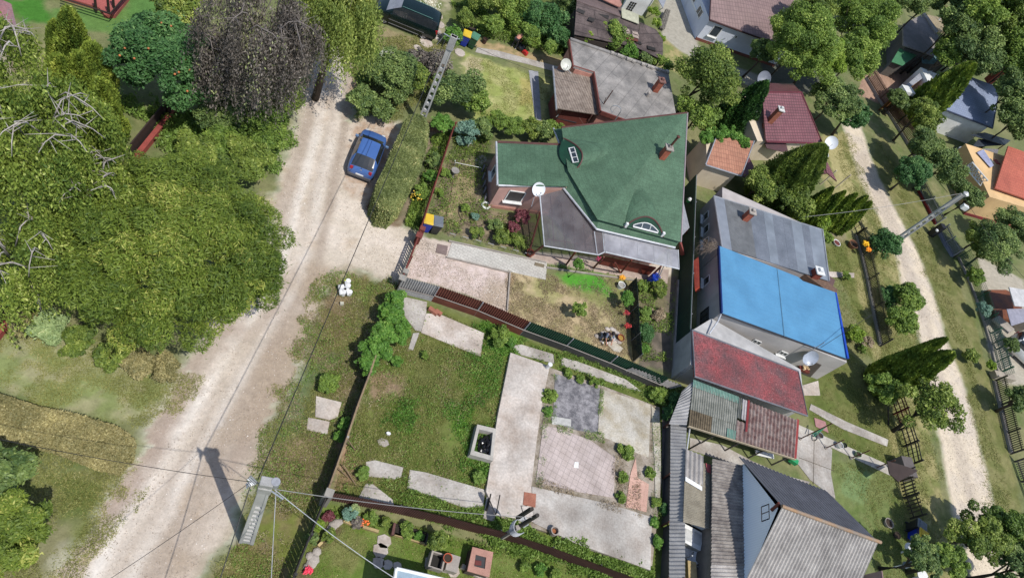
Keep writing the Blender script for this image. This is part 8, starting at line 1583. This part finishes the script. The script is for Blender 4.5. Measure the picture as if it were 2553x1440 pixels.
DP = [(1003, 735), (1100, 780), (1290, 860), (1262, 1000), (1215, 1225), (1200, 1320), (830, 1235), (900, 1000), (950, 880)]
carpet('grass_tufts', DP, 80000, 'grass', .045, .12, .36, 1, edge=.1); carpet('dry_grass', DP, 14000, 'dry', .05, .1, .55, 21, edge=.1)
carpet('weeds', DP, 22000, 'weed', .045, .2, .56, 2, .45, edge=.1)
carpet('weeds', [(1230, 1290), (1300, 1325), (1620, 1425), (1640, 1450), (1500, 1430), (1200, 1340)], 26000, 'weed', .07, .3, None, 3, .45)
carpet('weeds', [(830, 1240), (960, 1190), (1010, 1230), (1210, 1260), (1230, 1310), (1180, 1320)], 12000, 'weed', .06, .22, .45, 4, .4)
carpet('weeds', [(1290, 855), (1380, 880), (1560, 930), (1700, 970), (1690, 1010), (1560, 975), (1380, 920)], 12000, 'weed', .06, .25, .42, 5, .4)
carpet('dry_grass', [(1272, 676), (1362, 700), (1580, 700), (1590, 910), (1266, 788)], 32000, 'dry', .05, .07, .4, 6)
VG = [(820, 660), (1000, 700), (920, 920), (800, 1230), (640, 1500), (500, 1500), (600, 1290), (640, 1110), (740, 890), (790, 740)]
carpet('grass_tufts', VG, 50000, 'grass', .055, .1, .42, 7); carpet('dry_grass', VG, 26000, 'dry', .05, .1, .5, 8); carpet('weeds', VG, 16000, 'weed', .05, .14, .54, 9, .4)
carpet('grass_tufts', [(-60, 780), (60, 790), (480, 960), (400, 1050), (330, 1080), (-60, 960)], 30000, 'grass', .05, .06, .45, 10)
carpet('grass_tufts', [(-60, 1080), (320, 1160), (360, 1190), (250, 1330), (150, 1480), (-60, 1500)], 34000, 'grass', .05, .08, .42, 11)
carpet('grass_tufts', [(890, 110), (1110, 100), (1130, 200), (960, 300), (880, 290)], 22000, 'grass', .08, .2, None, 12); carpet('weeds', [(870, 110), (960, 105), (950, 190), (880, 290)], 8000, 'weed', .08, .25, .45, 13, .4)
carpet('grass_tufts', [(1150, 130), (1370, 200), (1350, 330), (1180, 300)], 16000, 'grass', .05, .05, .45, 14)
carpet('grass_tufts', [(800, 1250), (1180, 1350), (1640, 1460), (1600, 1600), (640, 1600)], 40000, 'grass', .045, .05, .42, 15, edge=.1)
carpet('grass_tufts', [(2040, 620), (2110, 600), (2180, 660), (2230, 900), (2280, 1100), (2240, 1190), (2020, 1060), (2040, 960), (2110, 890)], 26000, 'grass', .06, .06, .42, 16)
carpet('grass_tufts', [(2070, 1140), (2260, 1190), (2330, 1300), (2300, 1500), (2190, 1500), (2190, 1360)], 20000, 'grass', .05, .06, .42, 17)
for i, q in enumerate(([(2080, 340), (2120, 340), (2290, 830), (2380, 1440), (2300, 1440), (2200, 900)], [(2190, 340), (2360, 700), (2500, 1180), (2560, 1440), (2490, 1440), (2400, 900), (2300, 650)])):
    carpet('grass_tufts', q, 30000, 'grass', .07, .08, .42, 18+i)
GD = [(1135, 330), (1225, 360), (1215, 380), (1200, 480), (1225, 525), (1335, 565), (1315, 630), (1110, 582), (1060, 572), (1095, 450)]
carpet('garden_weeds', GD, 9000, 'mid', .06, .3, .5, 41, .45, edge=.2); carpet('garden_weeds', GD, 7000, 'olive', .06, .35, .52, 42, .45, edge=.2); carpet('dry_grass', GD, 6000, 'dry', .05, .08, .45, 43)
carpet('garden_weeds', [(1075, 340), (1125, 330), (1090, 430), (1040, 575), (1005, 560), (1050, 440)], 8000, 'mid', .07, .35, .42, 44, .45, edge=.2)
carpet('garden_weeds', [(1590, 700), (1680, 700), (1672, 900), (1594, 900)], 6000, 'mid', .06, .3, .52, 45, .45, edge=.2)
carpet('garden_weeds', [(1120, 10), (1420, 10), (1400, 140), (1200, 95)], 16000, 'mid', .09, .5, .4, 46, .45, edge=.2)
carpet('garden_weeds', [(810, 1262), (1180, 1345), (1640, 1455), (1640, 1475), (1180, 1372), (800, 1290)], 9000, 'mid', .06, .28, .45, 47, .45, edge=.2)
carpet('garden_weeds', [(1380, 640), (1560, 665), (1570, 690), (1370, 668)], 3000, 'bright', .06, .3, .45, 48, .45, edge=.2)
carpet('weeds', [(600, 330), (740, 170), (760, 230), (700, 440), (640, 420)], 9000, 'weed', .09, .5, .4, 49, .4)
carpet('weeds', [(300, 250), (600, 300), (600, 400), (420, 380)], 9000, 'weed', .1, .5, None, 50, .4)
for i, q in enumerate(([(1140, 900), (1262, 880), (1255, 1000), (1150, 1030)], [(1110, 1010), (1235, 1000), (1180, 1150), (1120, 1110)], [(1150, 1110), (1218, 1160), (1205, 1225), (1140, 1190)], [(955, 985), (1035, 985), (1040, 1075), (965, 1075)], [(1195, 790), (1300, 840), (1265, 890), (1190, 880)])):
    carpet('weeds', q, 5000, 'bright', .05, .22, .4, 70+i, .45)
# weeds in the cracks of the slab
for i, q in enumerate(([(1345, 1060), (1362, 1062), (1345, 1225), (1325, 1215)], [(1340, 1195), (1560, 1265), (1600, 1285), (1590, 1300), (1335, 1218)], [(1385, 1062), (1500, 1085), (1500, 1110), (1385, 1082)], [(1530, 1100), (1590, 1130), (1590, 1280), (1545, 1260), (1520, 1180)], [(1490, 970), (1500, 972), (1492, 1090), (1480, 1085)], [(1620, 1010), (1640, 1030), (1640, 1300), (1618, 1300)], [(1355, 940), (1385, 940), (1380, 1060), (1350, 1060)])):
    o = carpet('weeds', q, 3200 if i in (1, 3) else 1900, 'dry' if i in (1, 3) else 'weed', .06, .22, .43, 30+i, .2, edge=.15); o.location.z = .2

LM['stone'] = leafmat('loose_gravel', S(150, 136, 122, .6), S(206, 194, 182, .6), S(240, 234, 226, .6), 0)
for nm_, pl_, n_q in (('road_gravel', [(790, 120), (890, 120), (870, 300), (960, 300), (930, 520), (1010, 570), (990, 690), (860, 665), (790, 740), (640, 1110), (480, 1440), (150, 1440), (430, 990), (690, 740), (690, 520)], 16000), ('yard_gravel', [(1046, 592), (1270, 682), (1266, 782), (1090, 712), (1005, 690)], 6000), ('track_gravel', [(2115, 340), (2150, 340), (2300, 640), (2420, 1040), (2500, 1420), (2430, 1420), (2340, 1050), (2250, 700)], 9000)):
    carpet(nm_, pl_, n_q, 'stone', .03, .03, .38, 61, .7, 0, edge=.3)
# every countable thing is a thing, buildings and fences too
for o in bpy.data.objects:
    if o.parent is None and o.get('category') and not o.get('kind'): o['kind'] = 'thing'
